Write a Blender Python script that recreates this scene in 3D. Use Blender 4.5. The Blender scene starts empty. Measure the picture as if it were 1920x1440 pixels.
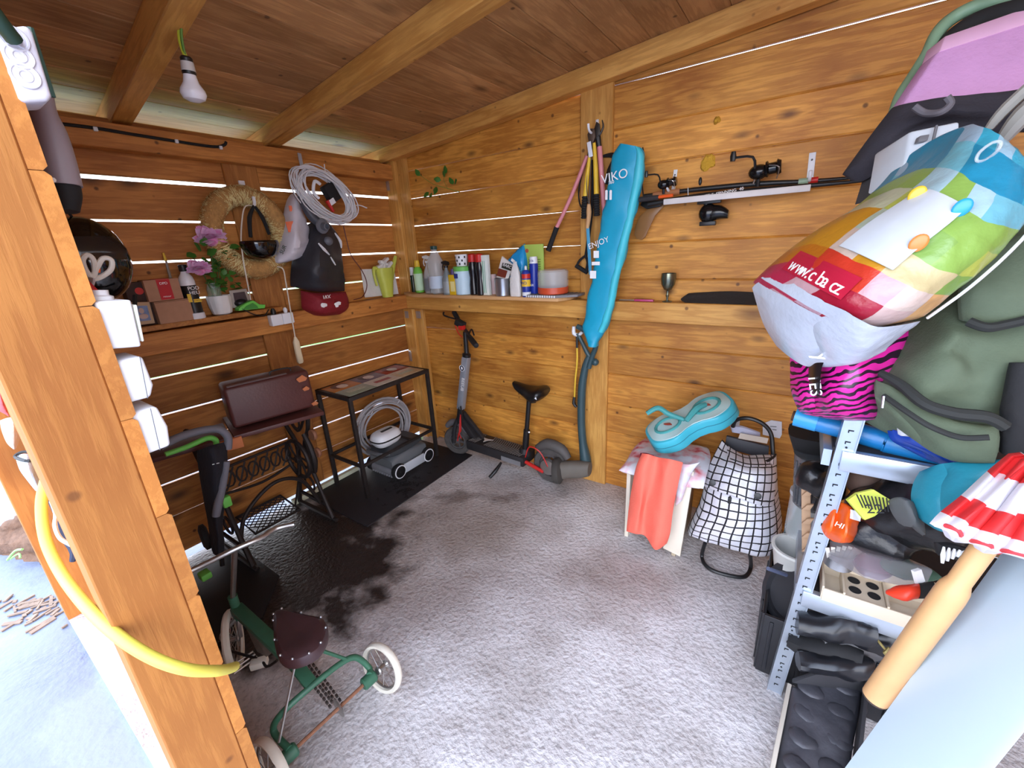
import bpy, bmesh, math, random
import numpy as np
from mathutils import Vector, Matrix, noise
random.seed(7)
V3 = Vector
scn = bpy.context.scene
COL = scn.collection
# ---------------- camera, world, exposure ----------------
FPX = 785.0
MR = [[0.8294488, 0.5562350, -0.0511590], [0.1365496, -0.2907209, -0.9470140], [-0.5416353, 0.7785139, -0.3170918]]
CP = V3((2.61, -2.34, 1.55))
cam = bpy.data.objects.new('camera', bpy.data.cameras.new('camera'))
cam.data.sensor_width = 36.0
cam.data.lens = 36.0 * FPX / 1920.0
cam.data.clip_start = 0.02
cam.matrix_world = Matrix.Translation(CP) @ Matrix(((MR[0][0], -MR[1][0], -MR[2][0], 0), (MR[0][1], -MR[1][1], -MR[2][1], 0), (MR[0][2], -MR[1][2], -MR[2][2], 0), (0, 0, 0, 1)))
COL.objects.link(cam)
scn.camera = cam
scn.view_settings.view_transform = 'Standard'
scn.view_settings.look = 'None'
scn.view_settings.gamma = 1.0
scn.view_settings.use_curve_mapping = False
scn.view_settings.exposure = 2.52
w = bpy.data.worlds.new('sky'); scn.world = w; w.use_nodes = True
nt = w.node_tree; nt.nodes.clear()
out = nt.nodes.new('ShaderNodeOutputWorld'); bg = nt.nodes.new('ShaderNodeBackground')
tc = nt.nodes.new('ShaderNodeTexCoord'); sp = nt.nodes.new('ShaderNodeSeparateXYZ'); rp = nt.nodes.new('ShaderNodeValToRGB')
nt.links.new(tc.outputs['Generated'], sp.inputs[0]); nt.links.new(sp.outputs['Z'], rp.inputs[0])
rp.color_ramp.elements[0].color = (0.93, 0.94, 1.0, 1); rp.color_ramp.elements[1].color = (0.55, 0.70, 1.0, 1)
nt.links.new(rp.outputs[0], bg.inputs[0]); bg.inputs[1].default_value = 1.25
nt.links.new(bg.outputs[0], out.inputs[0])

def ray(px, py):
    a, b = (px - 960) / FPX, (py - 720) / FPX
    return V3((MR[0][0]*a + MR[1][0]*b + MR[2][0], MR[0][1]*a + MR[1][1]*b + MR[2][1], MR[0][2]*a + MR[1][2]*b + MR[2][2]))
def W(px, py, x=None, y=None, z=None, d=None):
    r = ray(px, py)
    if d is not None: return CP + r * d
    if x is not None: t = (x - CP.x) / r.x
    elif y is not None: t = (y - CP.y) / r.y
    else: t = (z - CP.z) / r.z
    return CP + r * t

# ---------------- materials ----------------
def srgb(c):
    return tuple((v/255/12.92 if v/255 <= .04045 else ((v/255+.055)/1.055)**2.4) for v in c) + (1,)
def nodes(name):
    m = bpy.data.materials.new(name); m.use_nodes = True
    t = m.node_tree; return m, t, t.nodes['Principled BSDF']
MC = {}
def mat(name, c, rough=.6, metal=0, var=.15, vs=12, bump=.0, bs=60, trans=0, alpha=1, sheen=0, coat=0):
    if name in MC: return MC[name]
    m, t, b = nodes(name)
    b.inputs['Roughness'].default_value = rough; b.inputs['Metallic'].default_value = metal
    col = srgb(c)
    b.inputs['Base Color'].default_value = col
    tcn = t.nodes.new('ShaderNodeTexCoord')
    if var > 0:
        n = t.nodes.new('ShaderNodeTexNoise'); n.inputs['Scale'].default_value = vs; n.inputs['Detail'].default_value = 4
        r = t.nodes.new('ShaderNodeMixRGB'); r.inputs[1].default_value = tuple(v*(1-var) for v in col[:3])+(1,); r.inputs[2].default_value = tuple(min(1, v*(1+var)) for v in col[:3])+(1,)
        t.links.new(tcn.outputs['Object'], n.inputs['Vector']); t.links.new(n.outputs[0], r.inputs[0]); t.links.new(r.outputs[0], b.inputs['Base Color'])
    if bump > 0:
        n2 = t.nodes.new('ShaderNodeTexNoise'); n2.inputs['Scale'].default_value = bs; n2.inputs['Detail'].default_value = 5
        bp = t.nodes.new('ShaderNodeBump'); bp.inputs['Strength'].default_value = bump; bp.inputs['Distance'].default_value = .01
        t.links.new(tcn.outputs['Object'], n2.inputs['Vector']); t.links.new(n2.outputs[0], bp.inputs['Height']); t.links.new(bp.outputs[0], b.inputs['Normal'])
    if trans: b.inputs['Transmission Weight'].default_value = trans; b.inputs['IOR'].default_value = 1.2
    if alpha < 1: b.inputs['Alpha'].default_value = alpha
    if coat: b.inputs['Coat Weight'].default_value = coat
    MC[name] = m
    return m

def wood(name, lo, hi, knot=(60, 32, 12), ks=1.0, rough=.55):
    """stained softwood: grain along local X, knots, per-board offset"""
    m, t, b = nodes(name); L = t.links.new; N = t.nodes.new
    tcn = N('ShaderNodeTexCoord'); oi = N('ShaderNodeObjectInfo')
    off = N('ShaderNodeVectorMath'); off.operation = 'SCALE'; off.inputs[0].default_value = (37, 11, 23)
    L(oi.outputs['Random'], off.inputs['Scale'])
    ad = N('ShaderNodeVectorMath'); ad.operation = 'ADD'; L(tcn.outputs['Object'], ad.inputs[0]); L(off.outputs[0], ad.inputs[1])
    # knots
    mk = N('ShaderNodeMapping'); mk.inputs['Scale'].default_value = (2.6*ks, 1.5, 5.5*ks); L(ad.outputs[0], mk.inputs['Vector'])
    vo = N('ShaderNodeTexVoronoi'); vo.inputs['Scale'].default_value = 1.0; L(mk.outputs[0], vo.inputs['Vector'])
    kr = N('ShaderNodeValToRGB'); kr.color_ramp.elements[0].position = .045; kr.color_ramp.elements[0].color = (1, 1, 1, 1)
    kr.color_ramp.elements[1].position = .21; kr.color_ramp.elements[1].color = (0, 0, 0, 1); L(vo.outputs['Distance'], kr.inputs[0])
    kw = N('ShaderNodeMapRange'); kw.inputs[1].default_value = .1; kw.inputs[2].default_value = .5; kw.inputs[3].default_value = .16; kw.inputs[4].default_value = 0; L(vo.outputs['Distance'], kw.inputs[0])
    # grain
    mg = N('ShaderNodeMapping'); mg.inputs['Scale'].default_value = (1.2, 14, 14); L(ad.outputs[0], mg.inputs['Vector'])
    n1 = N('ShaderNodeTexNoise'); n1.inputs['Scale'].default_value = 2.2; n1.inputs['Detail'].default_value = 7; n1.inputs['Roughness'].default_value = .62; L(mg.outputs[0], n1.inputs['Vector'])
    a1 = N('ShaderNodeMath'); a1.operation = 'ADD'; L(n1.outputs[0], a1.inputs[0]); L(kw.outputs[0], a1.inputs[1])
    ms = N('ShaderNodeMath'); ms.operation = 'MULTIPLY'; ms.inputs[1].default_value = 22; L(a1.outputs[0], ms.inputs[0])
    sn = N('ShaderNodeMath'); sn.operation = 'SINE'; L(ms.outputs[0], sn.inputs[0])
    mm = N('ShaderNodeMapRange'); mm.inputs[1].default_value = -1; mm.inputs[2].default_value = 1; mm.inputs[3].default_value = .12; mm.inputs[4].default_value = .88; L(sn.outputs[0], mm.inputs[0])
    n2 = N('ShaderNodeTexNoise'); n2.inputs['Scale'].default_value = 3.0; n2.inputs['Detail'].default_value = 3; L(ad.outputs[0], n2.inputs['Vector'])
    n2b = N('ShaderNodeMapRange'); n2b.inputs[1].default_value = .3; n2b.inputs[2].default_value = .7; L(n2.outputs[0], n2b.inputs[0])
    av = N('ShaderNodeMixRGB'); av.inputs[0].default_value = .5; L(mm.outputs[0], av.inputs[1]); L(n2b.outputs[0], av.inputs[2])
    sk = N('ShaderNodeTexVoronoi'); sk.inputs['Scale'].default_value = 14; L(ad.outputs[0], sk.inputs['Vector']); skr = N('ShaderNodeMapRange'); skr.inputs[1].default_value = .16; skr.inputs[2].default_value = .08; L(sk.outputs['Distance'], skr.inputs[0])
    skn = N('ShaderNodeMath'); skn.operation = 'GREATER_THAN'; skn.inputs[1].default_value = .72; skc = N('ShaderNodeSeparateColor'); L(sk.outputs['Color'], skc.inputs[0]); L(skc.outputs[0], skn.inputs[0]); skm = N('ShaderNodeMath'); skm.operation = 'MULTIPLY'; L(skr.outputs[0], skm.inputs[0]); L(skn.outputs[0], skm.inputs[1])
    cr = N('ShaderNodeMixRGB'); cr.inputs[1].default_value = srgb(lo); cr.inputs[2].default_value = srgb(hi); L(av.outputs[0], cr.inputs[0])
    ck = N('ShaderNodeMixRGB'); ck.inputs[2].default_value = srgb(knot); L(cr.outputs[0], ck.inputs[1])
    kf = N('ShaderNodeMath'); kf.operation = 'MULTIPLY'; kf.inputs[1].default_value = .8; kmx = N('ShaderNodeMath'); kmx.operation = 'MAXIMUM'; L(kr.outputs[0], kmx.inputs[0]); L(skm.outputs[0], kmx.inputs[1]); L(kmx.outputs[0], kf.inputs[0]); L(kf.outputs[0], ck.inputs[0])
    hv = N('ShaderNodeHueSaturation'); rv = N('ShaderNodeMapRange'); rv.inputs[3].default_value = .8; rv.inputs[4].default_value = 1.14
    L(oi.outputs['Random'], rv.inputs[0]); L(rv.outputs[0], hv.inputs['Value']); L(ck.outputs[0], hv.inputs['Color']); L(hv.outputs[0], b.inputs['Base Color'])
    b.inputs['Roughness'].default_value = rough
    bp = N('ShaderNodeBump'); bp.inputs['Strength'].default_value = .25; bp.inputs['Distance'].default_value = .004; L(av.outputs[0], bp.inputs['Height']); L(bp.outputs[0], b.inputs['Normal'])
    return m
WOOD_R = wood('honey stained spruce', (160, 94, 26), (234, 168, 74), (80, 42, 14), ks=1.6)
WOOD_L = wood('brown stained spruce', (148, 86, 34), (214, 146, 72), (60, 30, 12))
WOOD_C = wood('ceiling spruce', (152, 102, 56), (216, 164, 104), (84, 52, 26), rough=.6)
WOOD_B = wood('beam spruce', (176, 116, 46), (228, 174, 92), (100, 58, 22), ks=.8)
WOOD_P = wood('sawn orange post', (164, 98, 38), (204, 136, 64), (120, 70, 26), ks=.4, rough=.8)
WOOD_S = wood('pale shelf board', (196, 146, 96), (222, 176, 124), (140, 90, 50))

# ---------------- mesh building ----------------
class MB:
    def __init__(s, T=None): s.v = []; s.f = []; s.T = T; s.u = None
    def add(s, vs, fs):
        o = len(s.v); T = s.T
        s.v += [tuple(T @ V3(p)) if T else tuple(p) for p in vs]
        s.f += [tuple(o+i for i in f) for f in fs]; return s
    def box(s, c, d, R=None):
        c = V3(c); hx, hy, hz = d[0]/2, d[1]/2, d[2]/2
        vs = [V3((x*hx, y*hy, z*hz)) for x in (-1, 1) for y in (-1, 1) for z in (-1, 1)]
        if R is not None: vs = [R @ q for q in vs]
        return s.add([c+q for q in vs], [(0,1,3,2),(4,6,7,5),(0,4,5,1),(2,3,7,6),(0,2,6,4),(1,5,7,3)])
    def hexa(s, p):   # 8 points: 4 front (ccw), 4 back
        return s.add(p, [(0,1,2,3),(7,6,5,4),(0,4,5,1),(1,5,6,2),(2,6,7,3),(3,7,4,0)])
    def bar(s, a, b, wd, th, up=(0,0,1)):
        a = V3(a); b = V3(b); t = (b-a).normalized(); up = V3(up)
        sd = t.cross(up)
        if sd.length < 1e-4: sd = t.cross(V3((1, 0, 0)))
        sd.normalize(); up = sd.cross(t)
        return s.hexa([a-sd*wd/2-up*th/2, a+sd*wd/2-up*th/2, a+sd*wd/2+up*th/2, a-sd*wd/2+up*th/2, b-sd*wd/2-up*th/2, b+sd*wd/2-up*th/2, b+sd*wd/2+up*th/2, b-sd*wd/2+up*th/2])
    def tube(s, pts, r, n=8, smooth=0, closed=False):
        pts = [V3(p) for p in pts]
        if smooth: pts = cat(pts, smooth, closed)
        m = len(pts); rr = r if isinstance(r, (list, tuple)) else None
        vs = []; nrm = None
        for i, p in enumerate(pts):
            a = pts[(i-1) % m] if (i or closed) else p; b = pts[(i+1) % m] if (i < m-1 or closed) else p
            t = (b-a); t = t.normalized() if t.length > 1e-9 else V3((0, 0, 1))
            if nrm is None:
                nrm = t.cross(V3((0, 0, 1)))
                if nrm.length < .05: nrm = t.cross(V3((1, 0, 0)))
                nrm.normalize()
            else:
                nrm = nrm - t*nrm.dot(t); nrm.normalize()
            bn = t.cross(nrm)
            q = rr[min(int(i*len(rr)/m + 1e-6), len(rr)-1)] if rr and len(rr) != m else (rr[i] if rr else r)
            if rr and len(rr) != m:
                f = i/(m-1)*(len(rr)-1); k = min(int(f), len(rr)-2); q = rr[k]+(rr[k+1]-rr[k])*(f-k)
            for j in range(n):
                an = 2*math.pi*j/n; vs.append(p + nrm*math.cos(an)*q + bn*math.sin(an)*q)
        fs = []
        for i in range(m if closed else m-1):
            for j in range(n):
                i2 = (i+1) % m; fs.append((i*n+j, i*n+(j+1) % n, i2*n+(j+1) % n, i2*n+j))
        if not closed: fs += [tuple(range(n))[::-1], tuple((m-1)*n+j for j in range(n))]
        return s.add(vs, fs)
    def lathe(s, prof, c, ax=(0, 0, 1), n=18, U=None):
        c = V3(c); ax = V3(ax).normalized(); u = V3(U) if U else ax.orthogonal().normalized(); u = (u-ax*u.dot(ax)).normalized(); v = ax.cross(u)
        vs = []; fs = []
        for (r, h) in prof:
            for j in range(n):
                an = 2*math.pi*j/n; vs.append(c+ax*h+u*r*math.cos(an)+v*r*math.sin(an))
        for i in range(len(prof)-1):
            for j in range(n): fs.append((i*n+j, i*n+(j+1) % n, (i+1)*n+(j+1) % n, (i+1)*n+j))
        cp = prof[0] == prof[-1]
        if prof[0][0] > 1e-5 and not cp: fs.append(tuple(range(n))[::-1])
        if prof[-1][0] > 1e-5 and not cp: fs.append(tuple((len(prof)-1)*n+j for j in range(n)))
        return s.add(vs, fs)
    def loft(s, secs, n=20, pw=2.0, wr=0, ws=8, sm=0):
        """secs: (center, U, V) superellipse cross sections"""
        secs = [(V3(a), V3(b), V3(c)) for a, b, c in secs]
        if sm:
            A = cat([x[0] for x in secs], sm); B = cat([x[1] for x in secs], sm); C_ = cat([x[2] for x in secs], sm); secs = list(zip(A, B, C_))
        vs = []; fs = []; m = len(secs)
        for (c, u, v) in secs:
            for j in range(n):
                an = 2*math.pi*j/n; ca, sa = math.cos(an), math.sin(an)
                p = c + u*math.copysign(abs(ca)**(2/pw), ca) + v*math.copysign(abs(sa)**(2/pw), sa)
                if wr: p = p + (p-c).normalized()*wr*(noise.noise(p*ws)+.5*noise.noise(p*ws*2.7)) if (p-c).length > 1e-6 else p
                vs.append(p)
        for i in range(m-1):
            for j in range(n): fs.append((i*n+j, i*n+(j+1) % n, (i+1)*n+(j+1) % n, (i+1)*n+j))
        fs += [tuple(range(n))[::-1], tuple((m-1)*n+j for j in range(n))]
        return s.add(vs, fs)
    def prism(s, poly, th):   # poly: list of 3D pts roughly planar; th: extrusion vector
        poly = [V3(p) for p in poly]; th = V3(th); n = len(poly)
        return s.add(poly + [p+th for p in poly], [tuple(range(n)), tuple(range(2*n-1, n-1, -1))] + [(i, i+n, (i+1) % n+n, (i+1) % n) for i in range(n)])
    def sph(s, c, r, n=12, R=None, wr=0, ws=10):
        c = V3(c); r = r if isinstance(r, (tuple, list)) else (r, r, r); m = max(5, n*2//3)
        vs = []; fs = []
        for i in range(m+1):
            ph = math.pi*i/m
            for j in range(n):
                an = 2*math.pi*j/n; q = V3((r[0]*math.sin(ph)*math.cos(an), r[1]*math.sin(ph)*math.sin(an), r[2]*math.cos(ph)))
                if R is not None: q = R @ q
                p = c+q
                if wr and 0 < i < m: p = p+q.normalized()*wr*(noise.noise(p*ws)+.5*noise.noise(p*ws*2.3))
                vs.append(p)
        for i in range(m):
            for j in range(n): fs.append((i*n+j, (i+1)*n+j, (i+1)*n+(j+1) % n, i*n+(j+1) % n))
        return s.add(vs, fs)
    def puff(s, rows, th, sub=6, wr=0, ws=8, back=None, edge=.12):
        """front surface through a control grid of points; closed by a bulged back offset by vector th"""
        g = grid(rows, sub); R_, C_ = len(g), len(g[0]); th = V3(th)
        nt_ = -th.normalized()
        fr = []; bk = []; 
        uv = []
        for i in range(R_):
            for j in range(C_):
                a, b = i/(R_-1), j/(C_-1)
                e = min(1, min(a, 1-a, b, 1-b)/edge); e = math.sin(e*math.pi/2)
                p = g[i][j]
                d = wr*(noise.noise(p*ws)+.6*noise.noise(p*ws*2.2+V3((5, 1, 2)))+.3*noise.noise(p*ws*5))*(.3+.7*e) if wr else 0
                fr.append(p+nt_*d - nt_*(1-e)*th.length*.42); bk.append(p+th*(.5+.5*e)-nt_*0 if True else p); uv.append((b, a))
        o = len(s.v); n = R_*C_
        fs = []
        for i in range(R_-1):
            for j in range(C_-1):
                a = i*C_+j; fs.append((a, a+1, a+C_+1, a+C_)); fs.append((n+a, n+a+C_, n+a+C_+1, n+a+1))
        rim = [j for j in range(C_)] + [i*C_+C_-1 for i in range(1, R_)] + [(R_-1)*C_+j for j in range(C_-2, -1, -1)] + [i*C_ for i in range(R_-2, 0, -1)]
        for k in range(len(rim)):
            a, b = rim[k], rim[(k+1) % len(rim)]; fs.append((b, a, n+a, n+b))
        s.add(fr+bk, fs); s.u = (s.u or {}); 
        for k in range(n): s.u[o+k] = uv[k]; s.u[o+n+k] = uv[k]
        return s

def cat(P_, k, closed=False):
    n = len(P_); o = []
    g = (lambda i: P_[i % n]) if closed else (lambda i: P_[max(0, min(n-1, i))])
    for i in range(n if closed else n-1):
        a, b, c, d = g(i-1), g(i), g(i+1), g(i+2)
        for j in range(k):
            t = j/k; o.append(.5*((2*b)+(c-a)*t+(2*a-5*b+4*c-d)*t*t+(3*b-a-3*c+d)*t**3))
    if not closed: o.append(P_[-1].copy())
    return o
def grid(rows, sub):
    a = [cat([V3(p) for p in r], sub) for r in rows]
    cols = [cat([a[i][j] for i in range(len(a))], sub) for j in range(len(a[0]))]
    return [[cols[j][i] for j in range(len(cols))] for i in range(len(cols[0]))]

def obj(name, mb, m, parent=None, bev=0, seg=2, ang=38, kind=None, label=None):
    me = bpy.data.meshes.new(name)
    vs, fs = (mb.v, mb.f)
    me.from_pydata(vs, [], fs)
    if mb.u:
        uvl = me.uv_layers.new(name='UVMap')
        for lp in me.loops: uvl.data[lp.index].uv = mb.u.get(lp.vertex_index, (0, 0))
    bm = bmesh.new(); bm.from_mesh(me)
    if bev:
        ed = [e for e in bm.edges if len(e.link_faces) == 2 and e.calc_face_angle(0) > .6]
        bmesh.ops.bevel(bm, geom=ed, offset=bev, segments=seg, affect='EDGES', profile=.5, clamp_overlap=True)
    bmesh.ops.recalc_face_normals(bm, faces=bm.faces); bm.to_mesh(me); bm.free()
    me.polygons.foreach_set('use_smooth', [True]*len(me.polygons)); me.set_sharp_from_angle(angle=math.radians(ang))
    me.materials.append(m)
    o = bpy.data.objects.new(name, me); COL.objects.link(o)
    if parent is not None:
        o.parent = parent; pm = Matrix.Translation(parent.location)
        if parent.parent: pm = Matrix.Translation(parent.location) if parent.type != 'EMPTY' else pm
        o.matrix_parent_inverse = abs_mat(parent).inverted()
    if kind: o['kind'] = kind
    if label: o['label'] = label
    return o
def abs_mat(o):
    m = Matrix.Translation(o.location) @ o.rotation_euler.to_matrix().to_4x4()
    if o.parent: m = abs_mat(o.parent) @ o.matrix_parent_inverse @ m
    return m
def tag(o, label, cat_, group=None):
    o['label'] = label; o['category'] = cat_
    if group: o['group'] = group
    return o
def thing(name, label, cat_, loc=(0, 0, 0), group=None):
    o = bpy.data.objects.new(name, None); COL.objects.link(o); o.location = V3(loc); o.empty_display_size = .05
    return tag(o, label, cat_, group)
def struct(name, loc=(0, 0, 0)):
    o = bpy.data.objects.new(name, None); COL.objects.link(o); o.location = V3(loc); o['kind'] = 'structure'; return o
def text(s_, o_, right, up, size, m, parent, name='lettering', align='CENTER', ext=.0004):
    cu = bpy.data.curves.new('t', 'FONT'); cu.body = s_; cu.size = size; cu.align_x = align; cu.align_y = 'CENTER'; cu.extrude = ext
    t = bpy.data.objects.new('t', cu); COL.objects.link(t); bpy.context.view_layer.update()
    me = bpy.data.meshes.new_from_object(t.evaluated_get(bpy.context.evaluated_depsgraph_get())); bpy.data.objects.remove(t)
    r = V3(right).normalized(); u = V3(up); u = (u-r*u.dot(r)).normalized(); nn = r.cross(u)
    me.transform(Matrix(((r.x, u.x, nn.x, o_[0]), (r.y, u.y, nn.y, o_[1]), (r.z, u.z, nn.z, o_[2]), (0, 0, 0, 1))))
    me.name = name; me.materials.clear(); me.materials.append(m)
    o = bpy.data.objects.new(name, me); COL.objects.link(o)
    if parent is not None: o.parent = parent; o.matrix_parent_inverse = abs_mat(parent).inverted()
    return o
def plank(name, parent, m, a, b, z0, z1, th, nrm, up=(0, 0, 1), ch=.0055, seed=None, dz=(0, 0, 0, 0), seg=6, warp=.0015):
    """board from a to b (its lower-edge line), heights z0..z1 along up, thickness th against nrm. dz = a-low,a-high,b-low,b-high. Local X runs along the board"""
    a = V3(a); b = V3(b); nrm = V3(nrm).normalized(); up = V3(up).normalized()
    X = (b-a); Lg = X.length; X.normalize(); Yv = -nrm; mid = (a+b)/2 + up*(z0+z1)/2
    Z = up; rot = Matrix(((X.x, Yv.x, Z.x, 0), (X.y, Yv.y, Z.y, 0), (X.z, Yv.z, Z.z, 0), (0, 0, 0, 1)))
    h = (z1-z0)/2; sd = random.random()*99
    mb = MB(); vs = []; fs = []
    for i in range(seg+1):
        f = i/seg; x = (f-.5)*Lg; lo = -h + dz[0]+(dz[2]-dz[0])*f; hi = h + dz[1]+(dz[3]-dz[1])*f
        wv = warp*noise.noise(V3((x*2, sd, 0))); we = warp*.6*noise.noise(V3((x*5, sd, 3)))
        for (yy, zz) in ((wv, lo+ch), (wv+ch, lo), (th, lo), (th, hi), (wv+ch, hi+we), (wv, hi-ch+we)): vs.append((x, yy, zz))
    n = 6
    for i in range(seg):
        for j in range(n): fs.append((i*n+j, i*n+(j+1) % n, (i+1)*n+(j+1) % n, (i+1)*n+j))
    fs += [tuple(range(n))[::-1], tuple(seg*n+j for j in range(n))]
    mb.add(vs, fs)
    o = obj(name, mb, m, None, ang=25)
    if parent is not None:
        o.parent = parent; o.matrix_parent_inverse = abs_mat(parent).inverted()
    o.location = mid; o.rotation_euler = rot.to_euler()
    return o
# ---------------- structure ----------------
def floor_mat():
    m, t, b = nodes('rough stained concrete'); L = t.links.new; N = t.nodes.new
    tcn = N('ShaderNodeTexCoord')
    n1 = N('ShaderNodeTexNoise'); n1.inputs['Scale'].default_value = 1.6; n1.inputs['Detail'].default_value = 8; n1.inputs['Roughness'].default_value = .6; L(tcn.outputs['Object'], n1.inputs['Vector'])
    n2 = N('ShaderNodeTexNoise'); n2.inputs['Scale'].default_value = 55; n2.inputs['Detail'].default_value = 6; L(tcn.outputs['Object'], n2.inputs['Vector'])
    r1 = N('ShaderNodeValToRGB'); e = r1.color_ramp.elements; e[0].position = .32; e[0].color = srgb((156, 145, 138)); e[1].position = .62; e[1].color = srgb((222, 218, 218)); L(n1.outputs[0], r1.inputs[0])
    prev = r1.outputs[0]
    rough = None
    def blob(cx, cy, rx, ry, ang, col, soft, amt, nz=1.3):
        nonlocal prev, rough
        mp = N('ShaderNodeMapping'); mp.vector_type = 'TEXTURE'; mp.inputs['Location'].default_value = (cx, cy, 0); mp.inputs['Rotation'].default_value = (0, 0, ang); mp.inputs['Scale'].default_value = (rx, ry, 1)
        L(tcn.outputs['Object'], mp.inputs['Vector'])
        ln = N('ShaderNodeVectorMath'); ln.operation = 'LENGTH'; L(mp.outputs[0], ln.inputs[0])
        nn = N('ShaderNodeTexNoise'); nn.inputs['Scale'].default_value = 5; nn.inputs['Detail'].default_value = 6; L(tcn.outputs['Object'], nn.inputs['Vector'])
        ma = N('ShaderNodeMath'); ma.operation = 'MULTIPLY_ADD'; ma.inputs[1].default_value = nz; L(nn.outputs[0], ma.inputs[0]); L(ln.outputs['Value'], ma.inputs[2])
        mr = N('ShaderNodeMapRange'); mr.inputs[1].default_value = 1+nz*.5+soft; mr.inputs[2].default_value = 1+nz*.5-soft; mr.inputs[3].default_value = 0; mr.inputs[4].default_value = amt; L(ma.outputs[0], mr.inputs[0])
        mx = N('ShaderNodeMixRGB'); mx.inputs[2].default_value = srgb(col); L(mr.outputs[0], mx.inputs[0]); L(prev, mx.inputs[1]); prev = mx.outputs[0]
        return mr.outputs[0]
    blob(1.15, -.85, .45, .3, .3, (140, 124, 110), .5, .6)
    blob(1.25, -1.35, .3, .2, .3, (148, 132, 122), .5, .5)
    blob(1.6, -1.2, .5, .25, .9, (160, 148, 146), .5, .4)
    wet = blob(.55, -1.5, .62, .5, -.5, (36, 28, 27), .2, .97, 1.9)
    wet2 = blob(.86, -.66, .42, .05, .55, (84, 70, 60), .5, .6, 4.5)
    sp = N('ShaderNodeMixRGB'); sp.blend_type = 'MULTIPLY'; sp.inputs[0].default_value = .55
    r2 = N('ShaderNodeValToRGB'); r2.color_ramp.elements[0].position = .3; r2.color_ramp.elements[0].color = (.45, .45, .45, 1); r2.color_ramp.elements[1].position = .5; r2.color_ramp.elements[1].color = (1, 1, 1, 1); L(n2.outputs[0], r2.inputs[0])
    L(prev, sp.inputs[1]); L(r2.outputs[0], sp.inputs[2]); L(sp.outputs[0], b.inputs['Base Color'])
    rr = N('ShaderNodeMapRange'); rr.inputs[3].default_value = .62; rr.inputs[4].default_value = .34; L(wet, rr.inputs[0]); L(rr.outputs[0], b.inputs['Roughness'])
    hs = N('ShaderNodeMath'); hs.operation = 'MULTIPLY_ADD'; hs.inputs[1].default_value = 3.0; L(n1.outputs[0], hs.inputs[0]); L(n2.outputs[0], hs.inputs[2])
    bp = N('ShaderNodeBump'); bp.inputs['Strength'].default_value = .8; bp.inputs['Distance'].default_value = .010; L(hs.outputs[0], bp.inputs['Height']); L(bp.outputs[0], b.inputs['Normal'])
    return m
g = obj('floor', MB().prism([(0, .05, 0), (4.3, .05, 0), (4.3, -2.29, 0), (0, -2.29, 0)], (0, 0, -.1)), floor_mat(), kind='structure')

def ground_mat():
    m, t, b = nodes('wet pale outdoor concrete'); L = t.links.new; N = t.nodes.new
    tcn = N('ShaderNodeTexCoord'); n1 = N('ShaderNodeTexNoise'); n1.inputs['Scale'].default_value = 1.1; n1.inputs['Detail'].default_value = 9; n1.inputs['Roughness'].default_value = .65; L(tcn.outputs['Object'], n1.inputs['Vector'])
    r1 = N('ShaderNodeValToRGB'); e = r1.color_ramp.elements; e[0].position = .36; e[0].color = srgb((82, 92, 114)); e[1].position = .55; e[1].color = srgb((128, 138, 158)); L(n1.outputs[0], r1.inputs[0]); L(r1.outputs[0], b.inputs['Base Color'])
    r2 = N('ShaderNodeMapRange'); r2.inputs[1].default_value = .38; r2.inputs[2].default_value = .52; r2.inputs[3].default_value = .22; r2.inputs[4].default_value = .7; L(n1.outputs[0], r2.inputs[0]); L(r2.outputs[0], b.inputs['Roughness'])
    n2 = N('ShaderNodeTexNoise'); n2.inputs['Scale'].default_value = 40; n2.inputs['Detail'].default_value = 5; L(tcn.outputs['Object'], n2.inputs['Vector'])
    bp = N('ShaderNodeBump'); bp.inputs['Strength'].default_value = .35; bp.inputs['Distance'].default_value = .008; L(n2.outputs[0], bp.inputs['Height']); L(bp.outputs[0], b.inputs['Normal'])
    return m
obj('ground', MB().box((0, 0, -.115), (40, 40, .2)), ground_mat(), kind='structure')
obj('lawn', MB().box((-11.5, -2, -.02), (14, 30, .1)), mat('lawn green', (120, 176, 92), .9, var=.4, vs=9, bump=.5, bs=90), kind='structure')

# right wall (y = 0)
wr_ = struct('wall_right', (2, 0, 0))
zs = [.0, .19, .385, .573, .77, .957, 1.145, 1.33, 1.52, 1.708, 1.895, 2.075, 2.27, 2.46, 2.66]
gl = {4: .0, 5: .003, 8: .007, 9: .007, 10: .004, 11: .003}   # open joints, left bay
gr = {12: .009, 11: .0, 10: .003, 7: .002}
for i in range(len(zs)-1):
    j = random.uniform(-.002, .002)
    lo = gl.get(i, 0); hi = 0
    if zs[i] < 2.25:
        plank('plank', wr_, WOOD_R, (-.02, 0, 0), (1.6, 0, 0), zs[i], zs[i+1], .02, (0, -1, 0), dz=(lo, hi, lo*.1, hi))
    lo = gr.get(i, 0)
    x0 = 1.62
    plank('plank', wr_, WOOD_R, (x0, 0, 0), (4.1, 0, 0), zs[i], zs[i+1], .02, (0, -1, 0), dz=(lo*.35, 0, lo*.6, 0) if i != 12 else (.004, 0, .012, 0))
def post(parent, x0, x1, y0, y1, z0, z1, m=WOOD_B, name='post', bev=.004):
    """upright timber with local X along its length"""
    mb = MB().box((0, 0, 0), (z1-z0, y1-y0, x1-x0)); o = obj(name, mb, m, None, bev=bev, seg=1)
    o.parent = parent; o.matrix_parent_inverse = abs_mat(parent).inverted()
    o.location = ((x0+x1)/2, (y0+y1)/2, (z0+z1)/2); o.rotation_euler = (0, -math.pi/2, 0); return o
post(wr_, 1.525, 1.705, -.022, .0, 0, 2.3)
post(wr_, .105, .19, -.03, .0, 0, 2.25)
post(wr_, .0, .105, -.055, .0, 0, 2.2)
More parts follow.
